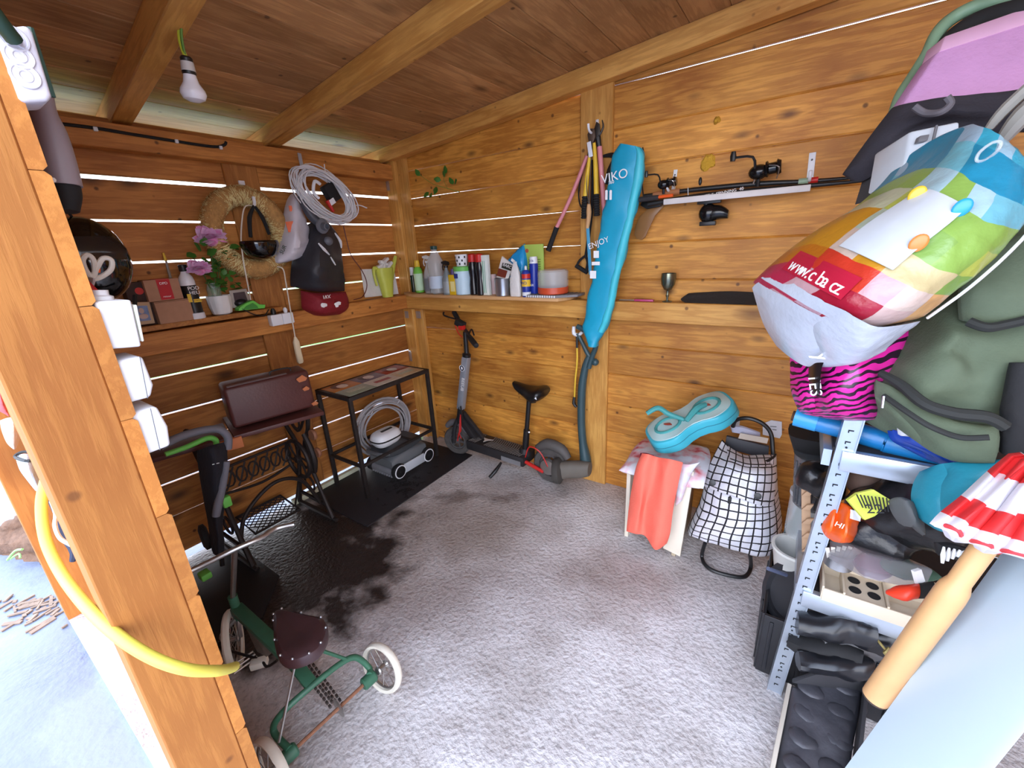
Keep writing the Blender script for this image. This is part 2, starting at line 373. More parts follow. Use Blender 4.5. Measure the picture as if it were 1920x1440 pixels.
def beam(parent, a, b, wd, h, m=WOOD_B, name='beam', bev=.004):
    """horizontal-ish timber, a..b centre line, local X along"""
    a = V3(a); b = V3(b); X = (b-a).normalized(); Yv = V3((0, 0, 1)).cross(X).normalized(); Z = X.cross(Yv)
    o = obj(name, MB().box((0, 0, 0), ((b-a).length, wd, h)), m, None, bev=bev, seg=1)
    o.parent = parent; o.matrix_parent_inverse = abs_mat(parent).inverted(); o.location = (a+b)/2
    o.rotation_euler = Matrix(((X.x, Yv.x, Z.x), (X.y, Yv.y, Z.y), (X.z, Yv.z, Z.z))).to_euler(); return o
beam(wr_, (.09, -.045, 1.167), (4.1, -.045, 1.167), .085, .106, name='ledge_beam')

# left wall (x = 0)
wl = struct('wall_left', (0, -1.1, 0))
# joint heights at y=-2.15 and at y=0
J = [(.045, .03), (.27, .235), (.462, .405), (.645, .59), (.825, .765), (1.015, .97), (1.195, 1.16), (1.375, 1.345), (1.565, 1.53), (1.745, 1.73), (1.92, 1.92), (2.16, 2.16)]
gp = [0, .004, .009, .004, .009, .009, .004, .009, .010, .010, .018, 0]
for i in range(len(J)-1):
    za, zb = J[i]; zc, zd = J[i+1]; g0 = gp[i]
    # plank() interpolates offsets between the two ends
    plank('plank', wl, WOOD_L, (0, -2.15, 0), (0, 0, 0), za, zc, .02, (1, 0, 0), dz=(g0/2, -gp[i+1]/2, zb-za+g0/(2 if i != 10 else 3.5), zd-zc-gp[i+1]/2), seg=8)
post(wl, -.001, .018, -1.15, -.975, .05, 2.05, WOOD_L)
beam(wl, (.045, -2.15, 1.19), (.045, -.06, 1.167), .09, .105, name='ledge_beam', m=WOOD_L)
beam(wl, (.03, -2.25, 2.075), (.03, .0, 2.075), .10, .1, name='top_plate', m=WOOD_L)
# front wall stub (inner face y = -2.145)
wf = struct('wall_front', (.85, -2.2, 0))
for i in range(12):
    z0 = -.027+i*.19
    plank('plank', wf, WOOD_P, (1.70-random.uniform(0, .004), -2.149, 0), (0, -2.149, 0), max(z0, 0), z0+.189, .021, (0, 1, 0), ch=.006)
post(wf, 1.60, 1.697, -2.274, -2.17, -.03, 2.3, WOOD_P, bev=.003)
post(wf, -.10, .0, -2.274, -2.17, -.05, 2.3, WOOD_P, bev=.003)
fp = obj('corner_plate', MB().box(W(165, 1112, y=-2.279), (.05, .004, .055)), mat('galvanised', (186, 188, 192), .4, .8, var=.08), wf, bev=.001)
beam(wf, (-.1, -2.22, 2.12), (1.7, -2.22, 2.27), .1, .1, name='top_plate', m=WOOD_P)
wf.rotation_euler.x = -.007; wf.location.y -= .016
# unseen far right wall, added to block light
we = struct('wall_light_block', (4.1, -1, 0))
for i in range(13):
    plank('plank', we, WOOD_L, (4.1, 0, 0), (4.1, -2.3, 0), zs[i], zs[i+1], .02, (-1, 0, 0))

# ceiling
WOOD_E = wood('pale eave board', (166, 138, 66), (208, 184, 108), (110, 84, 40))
ce = struct('ceiling', (2, -1.1, 2.4))
sl = .085; zc0 = 2.228
random.seed(3)
x = -.50; k = 0
ed = [-.50, -.36, -.22, -.07, .08, .24, .38, .53, .70, .85, 1.0, 1.16, 1.33, 1.49, 1.61, 1.76, 1.90, 2.06, 2.22, 2.38, 2.54, 2.70, 2.86, 3.02, 3.2, 3.4, 3.6, 3.8, 4.0, 4.2]
for i in range(len(ed)-1):
    a, b = ed[i], ed[i+1]; dzz = random.uniform(0, .003)
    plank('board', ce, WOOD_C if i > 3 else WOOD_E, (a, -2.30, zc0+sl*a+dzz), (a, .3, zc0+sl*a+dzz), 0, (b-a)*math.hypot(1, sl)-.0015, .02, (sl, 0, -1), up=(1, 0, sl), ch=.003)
def rafter(pa, pb, wd=.075, h=.092):
    a = V3(pa); b = V3(pb); dr = (b-a).normalized(); a2 = a-dr*.45; b2 = b+dr*2.6
    return beam(ce, a2+V3((0, 0, h/2)), b2+V3((0, 0, h/2)), wd, h, name='rafter')
rafter((0, -1.525, 2.137), (.95, -1.615, 2.137+.0807))
rafter((0, -.86, 2.137), (1.70, -.985, 2.137+.1445))
b_ = rafter((0, -.048, 2.137), (2.4, -.048, 2.137+.204), wd=.072)
rafter((0, -2.2, 2.14), (1.0, -2.2, 2.225))
obj('fascia', MB().box((-.47, -1.05, 2.12), (.025, 2.9, .12)), WOOD_P, ce)
# light cover strip behind the rafters over the right wall
obj('roofing_felt', MB().prism([(-.55, -2.32, 2.21), (4.3, -2.32, 2.622), (4.3, .34, 2.622), (-.55, .34, 2.21)], (0, 0, .02)), mat('dark felt', (60, 60, 62), .9), ce)

# metal brackets on the corner post
def bracket(cx, cy, cz, dx, dy, dz):
    o = obj('angle_bracket', MB().box((cx, cy, cz), (dx, dy, dz)), mat('galvanised', (186, 188, 192), .4, .8), wr_, bev=.0008)
for p, s_ in (((.145, -.032, 1.06), (.05, .003, .055)), ((.04, -.057, 1.06), (.04, .003, .055)), ((.02, -.057, .72), (.03, .003, .09)), ((.02, -.057, 2.0), (.03, .003, .075))): bracket(*p, *s_)
# ---------------- shared small materials ----------------
BLK = mat('black plastic', (24, 24, 26), .42, var=.2); BLKM = mat('matte black', (22, 22, 24), .8, var=.2); WHT = mat('white plastic', (232, 234, 238), .4, var=.03)
RED = mat('red plastic', (196, 34, 30), .45); STEEL = mat('bright steel', (190, 194, 200), .3, .9, var=.05); DSTEEL = mat('dark steel', (70, 66, 62), .45, .7)
GRY = mat('grey plastic', (110, 112, 118), .5); CLR = mat('clear plastic', (226, 232, 234), .12, var=0, alpha=.34); WTXT = mat('white print', (240, 240, 240), .6, var=0); BTXT = mat('black print', (22, 22, 24), .6, var=0)
YEL = mat('yellow paint', (232, 190, 52), .5); PINK = mat('pink tube', (222, 140, 146), .4); ORG = mat('orange plastic', (236, 92, 28), .45); CARD = mat('cardboard', (176, 132, 104), .85, vs=30)
NY = V3((0, -1, 0)); NX = V3((1, 0, 0)); ZZ = V3((0, 0, 1)); XX = V3((1, 0, 0)); YY = V3((0, 1, 0))
YS = -.115   # centre line of the goods on the right shelf
SH = 1.243   # shelf board top

# ---------------- right shelf ----------------
sb = obj('shelf_board', MB().prism([(.09, -.005, 1.222), (.09, -.10, 1.222), (.30, -.205, 1.222), (1.46, -.19, 1.222), (1.50, -.10, 1.222), (1.50, -.005, 1.222)], (0, 0, .02)), WOOD_S, bev=.002)
tag(sb, 'raw pale board laid on the wall ledge, carrying the row of bottles and cans', 'shelf')

def xat(px, y=YS, py=540): return W(px, py, y=y).x
def ztop(px, py, y=YS): return W(px, py, y=y).z
def cyl_thing(name, label, cat_, px, wpx, py_top, prof, m, y=YS, parts=(), group='bottles and cans on the right shelf', n=16):
    """prof: (radius factor, height factor)"""
    x = xat(px, y); r = abs(xat(px+wpx/2, y)-xat(px-wpx/2, y))/2*.93; h = ztop(px, py_top, y)-SH
    t = thing(name, label, cat_, (x, y, SH), group)
    obj('body', MB().lathe([(a*r, b*h) for a, b in prof], (x, y, SH), n=n), m, t)
    for pn, pp, pm, *k in parts:
        obj(pn, MB().lathe([(a*r, b*h) for a, b in pp], (x, y, SH), n=n), pm, t, label=k[0] if k else None)
    return t, x, r, h
BODY = [(.6, 0), (1, .02), (1, .62), (.85, .74), (.35, .82), (.35, .88)]
LIME = mat('lime green', (120, 196, 70), .5); PALEG = mat('pale green label', (196, 226, 190), .6)
cyl_thing('bottle', 'small dark bottle with a white cap, first in the shelf row beside the corner post', 'bottle', 776, 7, 501, [(1, 0), (1, .62), (.8, .7)], mat('dark green glass', (30, 46, 34), .2), y=-.07, parts=(('cap', [(.85, .68), (.85, 1), (.1, 1.01)], WHT),))
t, x, r, h = cyl_thing('bottle', 'green detergent bottle with yellow cap, near the left end of the shelf', 'bottle', 787, 13, 488, BODY, LIME, parts=(('label_wrap', [(1.02, .08), (1.02, .6)], PALEG), ('cap', [(.5, .8), (.62, .82), (.5, 1), (.1, 1.01)], YEL)))
def sprayer(name, label, px, wpx, pyt, bm_, lm_, tm, y=YS, clear=False):
    t, x, r, h = cyl_thing(name, label, 'spray bottle', px, wpx, pyt, [(.9, 0), (1, .02), (1, .45), (.72, .6), (.3, .76), (.3, .8)], bm_, y=y, parts=(('label_wrap', [(1.03, .06), (1.03, .4)], lm_),))
    z = SH+h*.8; hd = MB().lathe([(r*.42, 0), (r*.42, h*.06)], (x, y, z)); hd.loft([((x+r*.75, y, z+h*.12), V3((0, .009, 0)), V3((0, 0, .012))), ((x-r*.1, y, z+h*.14), V3((0, .011, 0)), V3((0, 0, .016))), ((x-r*1.05, y, z+h*.15), V3((0, .006, 0)), V3((0, 0, .007)))], n=10)
    obj('spray_head', hd, tm, t, bev=0); obj('trigger', MB().tube([(x-r*.55, y, z+h*.13), (x-r*.95, y, z+h*.02), (x-r*.8, y, z-h*.08)], .004, 6, 3), tm, t)
    return t
sprayer('spray_bottle', 'clear spray bottle with white trigger and grey label, right of the green bottle', 806, 15, 478, CLR, GRY, mat('translucent white', (214, 216, 214), .4))
cyl_thing('water_bottle', 'tall clear plastic drink bottle with a dark cap, tallest near the corner', 'bottle', 821, 24, 461, [(.8, 0), (1, .03), (.94, .15), (1, .3), (.93, .42), (1, .58), (.96, .7), (.35, .9), (.3, .95)], CLR, y=-.13, parts=(('label_wrap', [(1.0, .12), (1.01, .38)], mat('pale blue label', (196, 210, 226), .6)), ('cap', [(.42, .93), (.42, 1), (.1, 1.005)], mat('dark teal cap', (30, 66, 60), .5))))
sprayer('spray_bottle', 'grey spray bottle with black trigger head beside the yellow packet', 840, 15, 489, mat('grey translucent', (120, 128, 130), .3), mat('grey label', (150, 156, 158), .5), BLK, y=-.16)
def box_thing(name, label, cat_, px0, px1, pyt, dep, m, y=YS, rot=0, bev=.002, group='bottles and cans on the right shelf', base=SH):
    x0, x1 = xat(px0, y), xat(px1, y); h = ztop((px0+px1)/2, pyt, y)-base; c = V3(((x0+x1)/2, y, base+h/2))
    t = thing(name, label, cat_, (c.x, y, base), group)
    obj('body', MB().box(c, (x1-x0, dep, h), Matrix.Rotation(rot, 3, 'Z')), m, t, bev=bev)
    return t, c, x1-x0, h
t, c, w_, h = box_thing('flat_bottle', 'small flat yellow bottle with a purple cap in front of the clear bottle', 'bottle', 845, 858, 515, .03, mat('yellow pack', (226, 186, 30), .5), y=-.165)
obj('cap', MB().lathe([(.013, 0), (.015, .02), (.011, .038)], c+V3((0, 0, h/2))), mat('purple cap', (84, 62, 110), .5), t)
obj('label_panel', MB().box(c+V3((.002, -.016, -.01)), (w_*.6, .001, h*.5)), mat('pale yellow', (240, 224, 150), .6), t)
# tub with green lid and a small cup on top
t, x, r, h = cyl_thing('tub', 'white and blue tub with a light green lid', 'tub', 870, 27, 499, [(.88, 0), (.97, .02), (1, .86)], mat('pale blue tub', (196, 222, 236), .45), y=-.135, parts=(('lid', [(1.05, .84), (1.05, .98), (.98, 1), (.05, 1.0)], mat('light green lid', (110, 190, 90), .5)), ('label_wrap', [(.955, .2), (.985, .75)], mat('blue label', (150, 196, 230), .6))))
obj('label_panel', MB().box((x-.012, -.135-r*.99, SH+h*.68), (.032, .002, .03)), mat('navy label', (40, 50, 120), .6), t)
zc = SH+h
t = thing('cup', 'small white cup with black check print standing on the green lid', 'cup', (x, -.135, zc), 'bottles and cans on the right shelf')
obj('body', MB().lathe([(r*.6, .001), (r*.72, .075)], (x, -.135, zc)), WHT, t)
ck = MB()
for i in range(6):
    for j in range(3):
        if (i+j) % 2: 
            a = math.radians(-150+i*26); q = r*(.62+.03*j)+.0015; ck.box((x+q*math.cos(a), -.135+q*math.sin(a), zc+.016+j*.021), (.009, .002, .013), Matrix.Rotation(a+math.pi/2, 3, 'Z'))
obj('check_print', ck, BTXT, t)
BB = [(.85, 0), (1, .02), (.95, .25), (.78, .42), (.95, .58), (1, .68), (.72, .8), (.7, .84)]
for px, lb in ((889, 'black curvy bottle with bright red cap, left one of the two'), (902, 'black curvy bottle with bright red cap, right one of the two')):
    cyl_thing('bottle', lb, 'bottle', px, 14, 475, BB, mat('black bottle', (26, 24, 28), .25), y=-.13 if px < 895 else -.145, parts=(('cap', [(.86, .8), (.92, .83), (.9, .97), (.5, 1), (.05, 1.0)], RED),))
t, c, w_, h = box_thing('carton', 'tall narrow white carton with pale green stripes right of the black bottles', 'box', 905, 919, 478, .03, mat('white carton', (226, 232, 226), .7), y=-.14)
obj('stripe', MB().box(c+V3((-.006, -.016, -.01)), (.006, .001, h*.8)).box(c+V3((.008, -.016, -.01)), (.004, .001, h*.8)), mat('green stripe', (120, 180, 150), .6), t)
cyl_thing('jar', 'small pinkish jar half hidden behind the metal tin', 'jar', 926, 12, 514, [(1, 0), (1, .9), (.8, 1), (.05, 1.0)], mat('pinkish', (206, 180, 180), .5), y=-.08)
x = xat(943, -.15); t = thing('metal_tin', 'shiny bare metal tin holding paper packets', 'tin', (x, -.15, SH), 'bottles and cans on the right shelf')
obj('body', MB().lathe([(.044, 0), (.048, .004), (.052, .105), (.053, .107), (.050, .107), (.046, .01), (.0001, .01)], (x, -.15, SH), n=24), STEEL, t)
pk = thing('seed_packet', 'white and brown printed packet leaning out of the metal tin', 'packet', (x, -.15, SH+.03))
def slab(name, parent, m, pts, th, bev=.002, **k): return obj(name, MB().prism(pts, th), m, parent, bev=bev, **k)
slab('packet_body', pk, mat('white foil', (226, 222, 218), .45, bump=.4), [W(930, 520, y=-.15), W(952, 524, y=-.15), W(962, 497, y=-.10), W(941, 480, y=-.10)], (0, .012, 0))
slab('brown_panel', pk, mat('brown print', (120, 52, 36), .5), [W(931, 517, y=-.157), W(947, 521, y=-.157), W(951, 508, y=-.135), W(935, 503, y=-.135)], (0, .003, 0), 0)
slab('dark_panel', pk, mat('dark print', (40, 46, 40), .5), [W(940, 502, y=-.137), W(958, 508, y=-.137), W(961, 498, y=-.105), W(943, 490, y=-.105)], (0, .003, 0), 0)
text('BARC', (W(951, 499, y=-.128)), V3((.9, 0, -.32)), V3((.3, .3, .9)), .026, WTXT, pk)
bg_ = thing('blue_bag', 'crumpled bright blue plastic bag behind the packets', 'bag', (xat(965, -.05), -.05, SH))
obj('film', MB().puff([[W(938, 500, y=-.05), W(958, 478, y=-.06), W(972, 463, y=-.05), W(981, 457, y=-.05)], [W(945, 520, y=-.06), W(962, 512, y=-.09), W(975, 500, y=-.09), W(986, 495, y=-.06)], [W(950, 545, y=-.06), W(965, 545, y=-.08), W(975, 545, y=-.08), W(985, 545, y=-.06)]], (0, .04, 0), wr=.012, ws=25), mat('bright blue film', (30, 150, 214), .3, bump=.3), bg_)
obj('pale_print', MB().box(W(962, 489, y=-.105), (.03, .002, .018), Matrix.Rotation(.6, 3, 'Y')), WTXT, bg_)
t, c, w_, h = box_thing('packet', 'flat light green packet standing at the back, tallest at the right', 'packet', 984, 1021, 458, .012, mat('light green packet', (178, 206, 96), .5), y=-.035)
obj('printed_lines', (lambda m_: [m_.box(c+V3((.01, -.0068, .06-.014*i)), (w_*.6, .001, .004)) for i in range(9)] and m_)(MB()), mat('olive print', (110, 140, 60), .6), t)
obj('emblem', MB().lathe([(.012, 0), (.012, .002)], c+V3((-w_*.28, -.008, h*.38)), ax=(0, -1, 0)), mat('red emblem', (190, 90, 60), .6), t)
t = thing('paper_packet', 'crumpled white paper packet between the tin and the blue cans', 'packet', (xat(967, -.16), -.16, SH), 'bottles and cans on the right shelf')
x = xat(967, -.16); obj('body', MB().loft([((x, -.16, SH), (.036, 0, 0), (0, .02, 0)), ((x, -.16, SH+.06), (.038, 0, 0), (0, .022, 0)), ((x+.002, -.16, SH+.12), (.034, 0, 0), (0, .018, 0)), ((x+.004, -.16, SH+.17), (.020, 0, 0), (0, .010, 0)), ((x+.006, -.16, SH+.205), (.012, 0, 0), (0, .004, 0))], pw=4, wr=.006, ws=30, sm=3), mat('white paper', (222, 218, 214), .8, bump=.4), t)
BLUEC = mat('blue can', (34, 56, 150), .35)
t, x, r, h = cyl_thing('spray_can', 'small blue spray can with a red and yellow band and thin nozzle', 'can', 987, 15, 498, [(.95, 0), (1, .02), (1, .78), (.6, .86), (.3, .87)], BLUEC, y=-.165, parts=(('band', [(1.02, .6), (1.02, .74)], mat('red band', (206, 50, 36), .4)), ('yellow_shield', [(1.025, .34), (1.025, .56)], YEL), ('lower_label', [(1.022, .04), (1.022, .16)], WHT), ('nozzle', [(.3, .86), (.3, .97), (.05, 1.0)], WHT)))
text('WD', (x, -.165-r*1.06, SH+h*.45), XX, ZZ, .024, mat('blue print', (24, 40, 130), .6), t)
t, x, r, h = cyl_thing('spray_can', 'taller dark blue spray can with white printed cap', 'can', 1002, 15, 481, [(.95, 0), (1, .02), (1, .8), (.9, .84)], mat('deep blue can', (26, 50, 156), .35), y=-.12, parts=(('cap', [(.92, .82), (.92, .96), (.8, 1), (.05, 1.0)], WHT),))
text('5-56', (x, -.12-r*1.0, SH+h*.9), XX, ZZ, .017, mat('blue print', (24, 40, 130), .6), t)
text('Ax', (x-.004, -.12-r*1.06, SH+h*.3), XX, ZZ, .03, WTXT, t)
# tray under the round box
t = thing('grey_tray', 'low grey plastic grid tray with a white toothed edge at the shelf end', 'tray', (1.39, -.12, SH))
obj('tray_body', MB().prism([(1.26, -.20, SH+.001), (1.45, -.205, SH+.001), (1.56, -.13, SH+.001), (1.56, -.03, SH+.001), (1.26, -.03, SH+.001)], (0, 0, .014)), mat('tray grey', (126, 122, 124), .6), t, bev=.002)
m_ = MB()
for i in range(13): m_.box((1.265+.0155*i, -.207, SH+.008), (.008, .004, .012))
obj('toothed_edge', m_, WHT, t)
m_ = MB()
for i in range(10): m_.box((1.275+.027*i, -.11, SH+.0165), (.004, .13, .003))
obj('grid_ribs', m_, mat('tray dark', (90, 88, 92), .6), t)
x0 = xat(1037, -.12); t = thing('round_box', 'round clear-walled plastic box with an orange-red base on the tray', 'box', (x0, -.12, SH+.018))
obj('base', MB().lathe([(.085, 0), (.09, .005), (.09, .038), (.02, .038)], (x0, -.12, SH+.018), n=28), mat('orange red base', (206, 80, 46), .4), t)
obj('cover', MB().lathe([(.088, .038), (.09, .05), (.09, .125), (.08, .135), (.01, .136)], (x0, -.12, SH+.018), n=28), CLR, t)

# ---------------- tools hanging on the wall post ----------------
def G(px, py, o=-.07): return W(px, py, y=o)
def hook(px0, py0, px1, py1, lab, wd=.016, y=-.024, parentlab='wall hook', prong=True):
    a, b = W(px0, py0, y=y), W(px1, py1, y=y); t = thing('wall_hook', lab, 'hook', b)
    obj('plate', MB().bar(a, b, wd, .004, up=(0, -1, 0)), WHT, t, bev=.001)
    for q in (a.lerp(b, .25), a.lerp(b, .75)): obj('screw', MB().lathe([(.004, 0), (.003, .002)], q+V3((0, -.0025, 0)), ax=(0, -1, 0), n=8), DSTEEL, t)
    if prong: obj('prong', MB().tube([b, b+V3((0, -.05, -.005)), b+V3((0, -.10, 0)), b+V3((0, -.115, .03))], .006, 8, 3), WHT, t)
    return t
hook(1120, 224, 1120, 252, 'white wall hook at the top of the post above the loppers')
t = thing('lopping_shears', 'long pink-handled lopping shears hanging wide open from the post hook', 'shears', G(1120, 240))
obj('handle', MB().tube([G(1101, 292), G(1072, 366), G(1043, 428)], .011, 10, 3), PINK, t); obj('handle', MB().tube([G(1124, 275), G(1129, 340), G(1134, 412)], .013, 10, 3), PINK, t)
obj('grip', MB().tube([G(1044, 426), G(1037, 445), G(1028, 470)], [.015, .014, .016], 10, 3), BLKM, t); obj('grip', MB().tube([G(1134, 408), G(1136, 435), G(1137, 462)], [.017, .018, .017], 10, 3), BLKM, t)
obj('jaw_arm', MB().tube([G(1104, 292), G(1113, 258), G(1120, 246)], [.009, .013, .014], 8, 3).tube([G(1124, 278), G(1121, 258), G(1119, 240)], [.012, .016, .014], 8, 3), BLK, t)
obj('blade', MB().prism([G(1117, 262, -.085), G(1113, 245, -.085), G(1118, 228, -.085), G(1124, 232, -.085), G(1125, 250, -.085)], (0, .006, 0)).tube([G(1124, 254, -.08), G(1131, 238, -.08), G(1129, 225, -.08)], [.006, .005, .003], 6, 3), DSTEEL, t, bev=.001)
t = thing('hedge_shears', 'yellow-handled pruning shears with ribbed black grips hanging between the pink handles', 'shears', G(1108, 260, -.10))
for pts in (((1107, 284), (1101, 330), (1097, 370)), ((1114, 268), (1117, 320), (1118, 366))):
    obj('handle', MB().tube([G(*p, -.10) for p in pts], [.008, .012, .013], 10, 3), YEL, t)
for pts in (((1097, 368), (1095, 410)), ((1118, 364), (1119, 405))):
    a, b = G(*pts[0], -.10), G(*pts[1], -.10); m_ = MB(); pr = []
    L_ = (b-a).length
    for i in range(9): pr += [(.0135, L_*i/9), (.017, L_*(i+.3)/9), (.017, L_*(i+.7)/9)]
    m_.lathe(pr+[(.0135, L_)], a, ax=b-a, n=12); obj('grip', m_, BLKM, t)
obj('blade', MB().prism([G(1104, 270, -.10), G(1101, 252, -.10), G(1106, 241, -.10), G(1114, 241, -.10), G(1116, 256, -.10), G(1110, 272, -.10)], (0, .012, 0)), mat('worn brown steel', (92, 74, 62), .5, .5), t, bev=.002)
t = thing('paper_strip', 'small white plastic strip hooked over the shears', 'strip', G(1106, 280, -.12)); obj('strip_body', MB().bar(G(1104, 266, -.12), G(1108, 294, -.12), .022, .004, up=(0, -1, 0)), WHT, t, bev=.001)
t = thing('hand_pump', 'black rod tool with a D-shaped handle hanging head down from the post', 'tool', G(1095, 490, -.05))
obj('shaft', MB().tube([G(1112, 300, -.05), G(1109, 400, -.05), G(1098, 482, -.05)], .0085, 10, 4), BLKM, t)
obj('d_handle', MB().tube([G(1097, 480, -.05), G(1087, 488, -.05), G(1082, 497, -.05)], .007, 8, 3).tube([G(1098, 480, -.05), G(1102, 492, -.05), G(1099, 508, -.05)], .008, 8, 3).tube([G(1080, 498, -.05), G(1101, 511, -.05)], .012, 10), BLKM, t)
t = thing('scraper', 'blue-tipped stick with a bare wooden grip hanging by a cord', 'tool', G(1105, 400, -.115))
obj('grip', MB().tube([G(1104, 383, -.115), G(1104, 405, -.115), G(1101, 428, -.115)], [.009, .014, .012, .010], 10, 3), mat('bare wood', (206, 160, 112), .7), t)
obj('blade', MB().bar(G(1102, 426, -.115), G(1107, 515, -.115), .018, .004, up=(0, -1, 0)), mat('sky blue paint', (74, 160, 200), .45), t, bev=.001)
obj('cord', MB().tube([G(1104, 384, -.11), G(1100, 340, -.11), G(1110, 262, -.10), G(1106, 340, -.11), G(1105, 384, -.11)], .0022, 6, 4), DSTEEL, t)
t = thing('wire_loop', 'thin dark cable loop hanging behind the pink and yellow handles', 'cable', G(1090, 340, -.03)); obj('cable_loop', MB().tube([G(1103, 290, -.03), G(1090, 330, -.03), G(1085, 365, -.03), G(1090, 388, -.03), G(1104, 386, -.03)], .004, 6, 5), BLKM, t)
# strap behind the bag
t = thing('strap_bundle', 'black webbing strap bunched between the post and the blue bag', 'strap', G(1145, 310, -.03)); obj('webbing', MB().tube([G(1130, 293, -.03), G(1147, 291, -.035), G(1154, 298, -.04), G(1146, 320, -.04), G(1136, 345, -.04)], [.006, .012, .018, .022, .012], 8, 4), BLKM, t)
# blue carrying bag
SKY = mat('turquoise nylon', (18, 160, 196), .45, var=.12, vs=20, bump=.35, bs=14); SKYL = mat('light turquoise nylon', (66, 196, 214), .45, bump=.2, bs=20)
t = thing('carrying_bag', 'long narrow turquoise drawstring bag hanging diagonally beside the loppers', 'bag', G(1110, 645, -.1))
S = [(1181, 273, 19), (1180, 290, 28), (1174, 330, 30), (1163, 390, 29), (1150, 450, 28), (1136, 520, 25), (1124, 580, 24), (1113, 620, 20), (1113, 648, 8)]
secs = []
for px, py, hw in S:
    c = G(px, py, -.138); u = (G(px+hw, py+hw*.2, -.138)-G(px-hw, py-hw*.2, -.138))/2; secs.append((c, u, V3((0, .035, 0))))
obj('bag_body', MB().loft(secs, n=28, pw=2.6, wr=.014, ws=11, sm=5), SKY, t)
secs = []
for px, py, hw in S[:-1]:
    c = G(px+hw*.72, py+hw*.1, -.155); u = (G(px+hw*.98, py+2, -.155)-G(px+hw*.44, py-2, -.155))/2; secs.append((c, u, V3((0, .022, 0))))
obj('side_panel', MB().loft(secs, n=14, pw=2, wr=.006, ws=14, sm=4), SKYL, t)
R_ = V3((.96, 0, .12)); U_ = V3((-.22, 0, 1))
text('VIKO', G(1152, 331, -.19), R_, U_, .058, WTXT, t); text('360', G(1146, 342, -.19), R_, U_, .02, WTXT, t)
m_ = MB()
for px in (1137, 1145):
    m_ = MB(); m_.sph(G(px, 359, -.187), (.007, .002, .007), 8); m_.box(G(px, 366, -.187), (.012, .002, .042)); obj('printed_figure', m_, WTXT, t)
for px, py, yy, w1, h1 in ((1118, 477, -.179, .03, .036), (1117, 494, -.179, .045, .018), (1112, 515, -.175, .035, .04)): obj('printed_icon', MB().box(G(px, py, yy), (w1, .002, h1)), WTXT, t)
text('ENJOY', G(1122, 456, -.184), V3((.95, 0, .3)), U_, .04, WTXT, t)
obj('drawstring', MB().tube([G(1205, 276, -.1), G(1208, 300, -.09), G(1204, 340, -.08), G(1207, 372, -.08)], .003, 6, 4), BLKM, t)

# ---------------- fishing rods and friends on two brackets ----------------
hook(1267, 318, 1262, 358, 'left white wall bracket carrying the fishing rods', .018, y=-.004)
hook(1524, 286, 1518, 340, 'right white wall bracket carrying the fishing rods', .024, y=-.004)
def rod(nm, lab, pts, r, m, y=-.07, grp=None):
    t = thing(nm, lab, 'fishing rod', W(*pts[0], y=y), grp); obj('rod_blank', MB().tube([W(*p, y=y) for p in pts], r, 10, 4), m, t); return t
def reel(t, px, py, s, y, up=1):
    c = W(px, py, y=y); obj('reel_foot', MB().tube([c+V3((0, 0, -.03*up*s)), c+V3((.0, -.01, .01*up*s))], .007*s, 8), BLK, t)
    sp_ = obj('reel_body', MB().sph(c+V3((0, -.01, .015*up*s)), (.032*s, .026*s, .024*s), 12).lathe([(.024*s, 0), (.026*s, .006*s), (.018*s, .01*s), (.018*s, .03*s), (.026*s, .034*s), (.02*s, .045*s)], c+V3((.02*s, -.01, .02*up*s)), ax=(1, 0, .1)), mat('glossy black', (16, 16, 18), .2), t)
    obj('crank', MB().tube([c+V3((-.01*s, -.03, .02*up*s)), c+V3((-.02*s, -.05, .06*up*s)), c+V3((-.075*s, -.05, .065*up*s))], .0045*s, 6, 3).lathe([(.008*s, 0), (.01*s, .015*s), (.007*s, .03*s)], c+V3((-.08*s, -.05, .055*up*s)), n=8), BLK, t)
    obj('bail_wire', MB().tube([c+V3((.03*s, -.035, .03*up*s)), c+V3((.06*s, -.05, .02*up*s)), c+V3((.055*s, .0, -.01*up*s))], .002*s, 6, 4), STEEL, t)
t = rod('fishing_rod', 'upper black fishing rod with its reel standing up near the right bracket', [(1207, 368), (1300, 356), (1420, 345), (1520, 340), (1632, 330)], [.010, .011, .012, .009, .005], BLK)
reel(t, 1422, 332, 1.25, -.085); obj('rod_ring', MB().tube([W(1412, 345, y=-.09), W(1420, 322, y=-.09)], .003, 6), STEEL, t)
obj('coloured_band', MB().tube([W(1497, 341, y=-.07), W(1516, 339, y=-.07)], .0125, 10), mat('pale green band', (150, 176, 150), .5), t); obj('red_band', MB().tube([W(1516, 339, y=-.07), W(1534, 337, y=-.07)], .0122, 10), RED, t)
obj('grip', MB().tube([W(1225, 366, y=-.07), W(1275, 359, y=-.07)], .014, 10), mat('cork and wood grip', (170, 110, 70), .7), t)
t = rod('fishing_rod', 'lower black fishing rod with white lettering and a reel near the left bracket', [(1215, 383), (1300, 369), (1400, 358), (1530, 347), (1630, 338)], [.012, .012, .011, .009, .005], BLK, y=-.095)
reel(t, 1245, 352, .9, -.10); 
text('TELE  SPINNING  40', W(1357, 361, y=-.109), V3((1, 0, .11)), ZZ, .018, WTXT, t)
obj('rod_ring', MB().tube([W(1290, 352, y=-.10), W(1290, 371, y=-.10)], .002, 6), STEEL, t)
obj('reel_knob', MB().sph(W(1313, 340, y=-.09), (.008, .008, .018), 10), BLK, t)
t = thing('hockey_stick', 'hockey stick with taped black handle and translucent brown blade hanging down', 'hockey stick', W(1190, 440, y=-.12))
obj('taped_handle', MB().tube([W(1168, 376, y=-.12), W(1185, 376, y=-.12), W(1235, 370, y=-.12)], [.009, .012, .013, .011], 10, 4), mat('black grip tape', (44, 40, 42), .8), t)
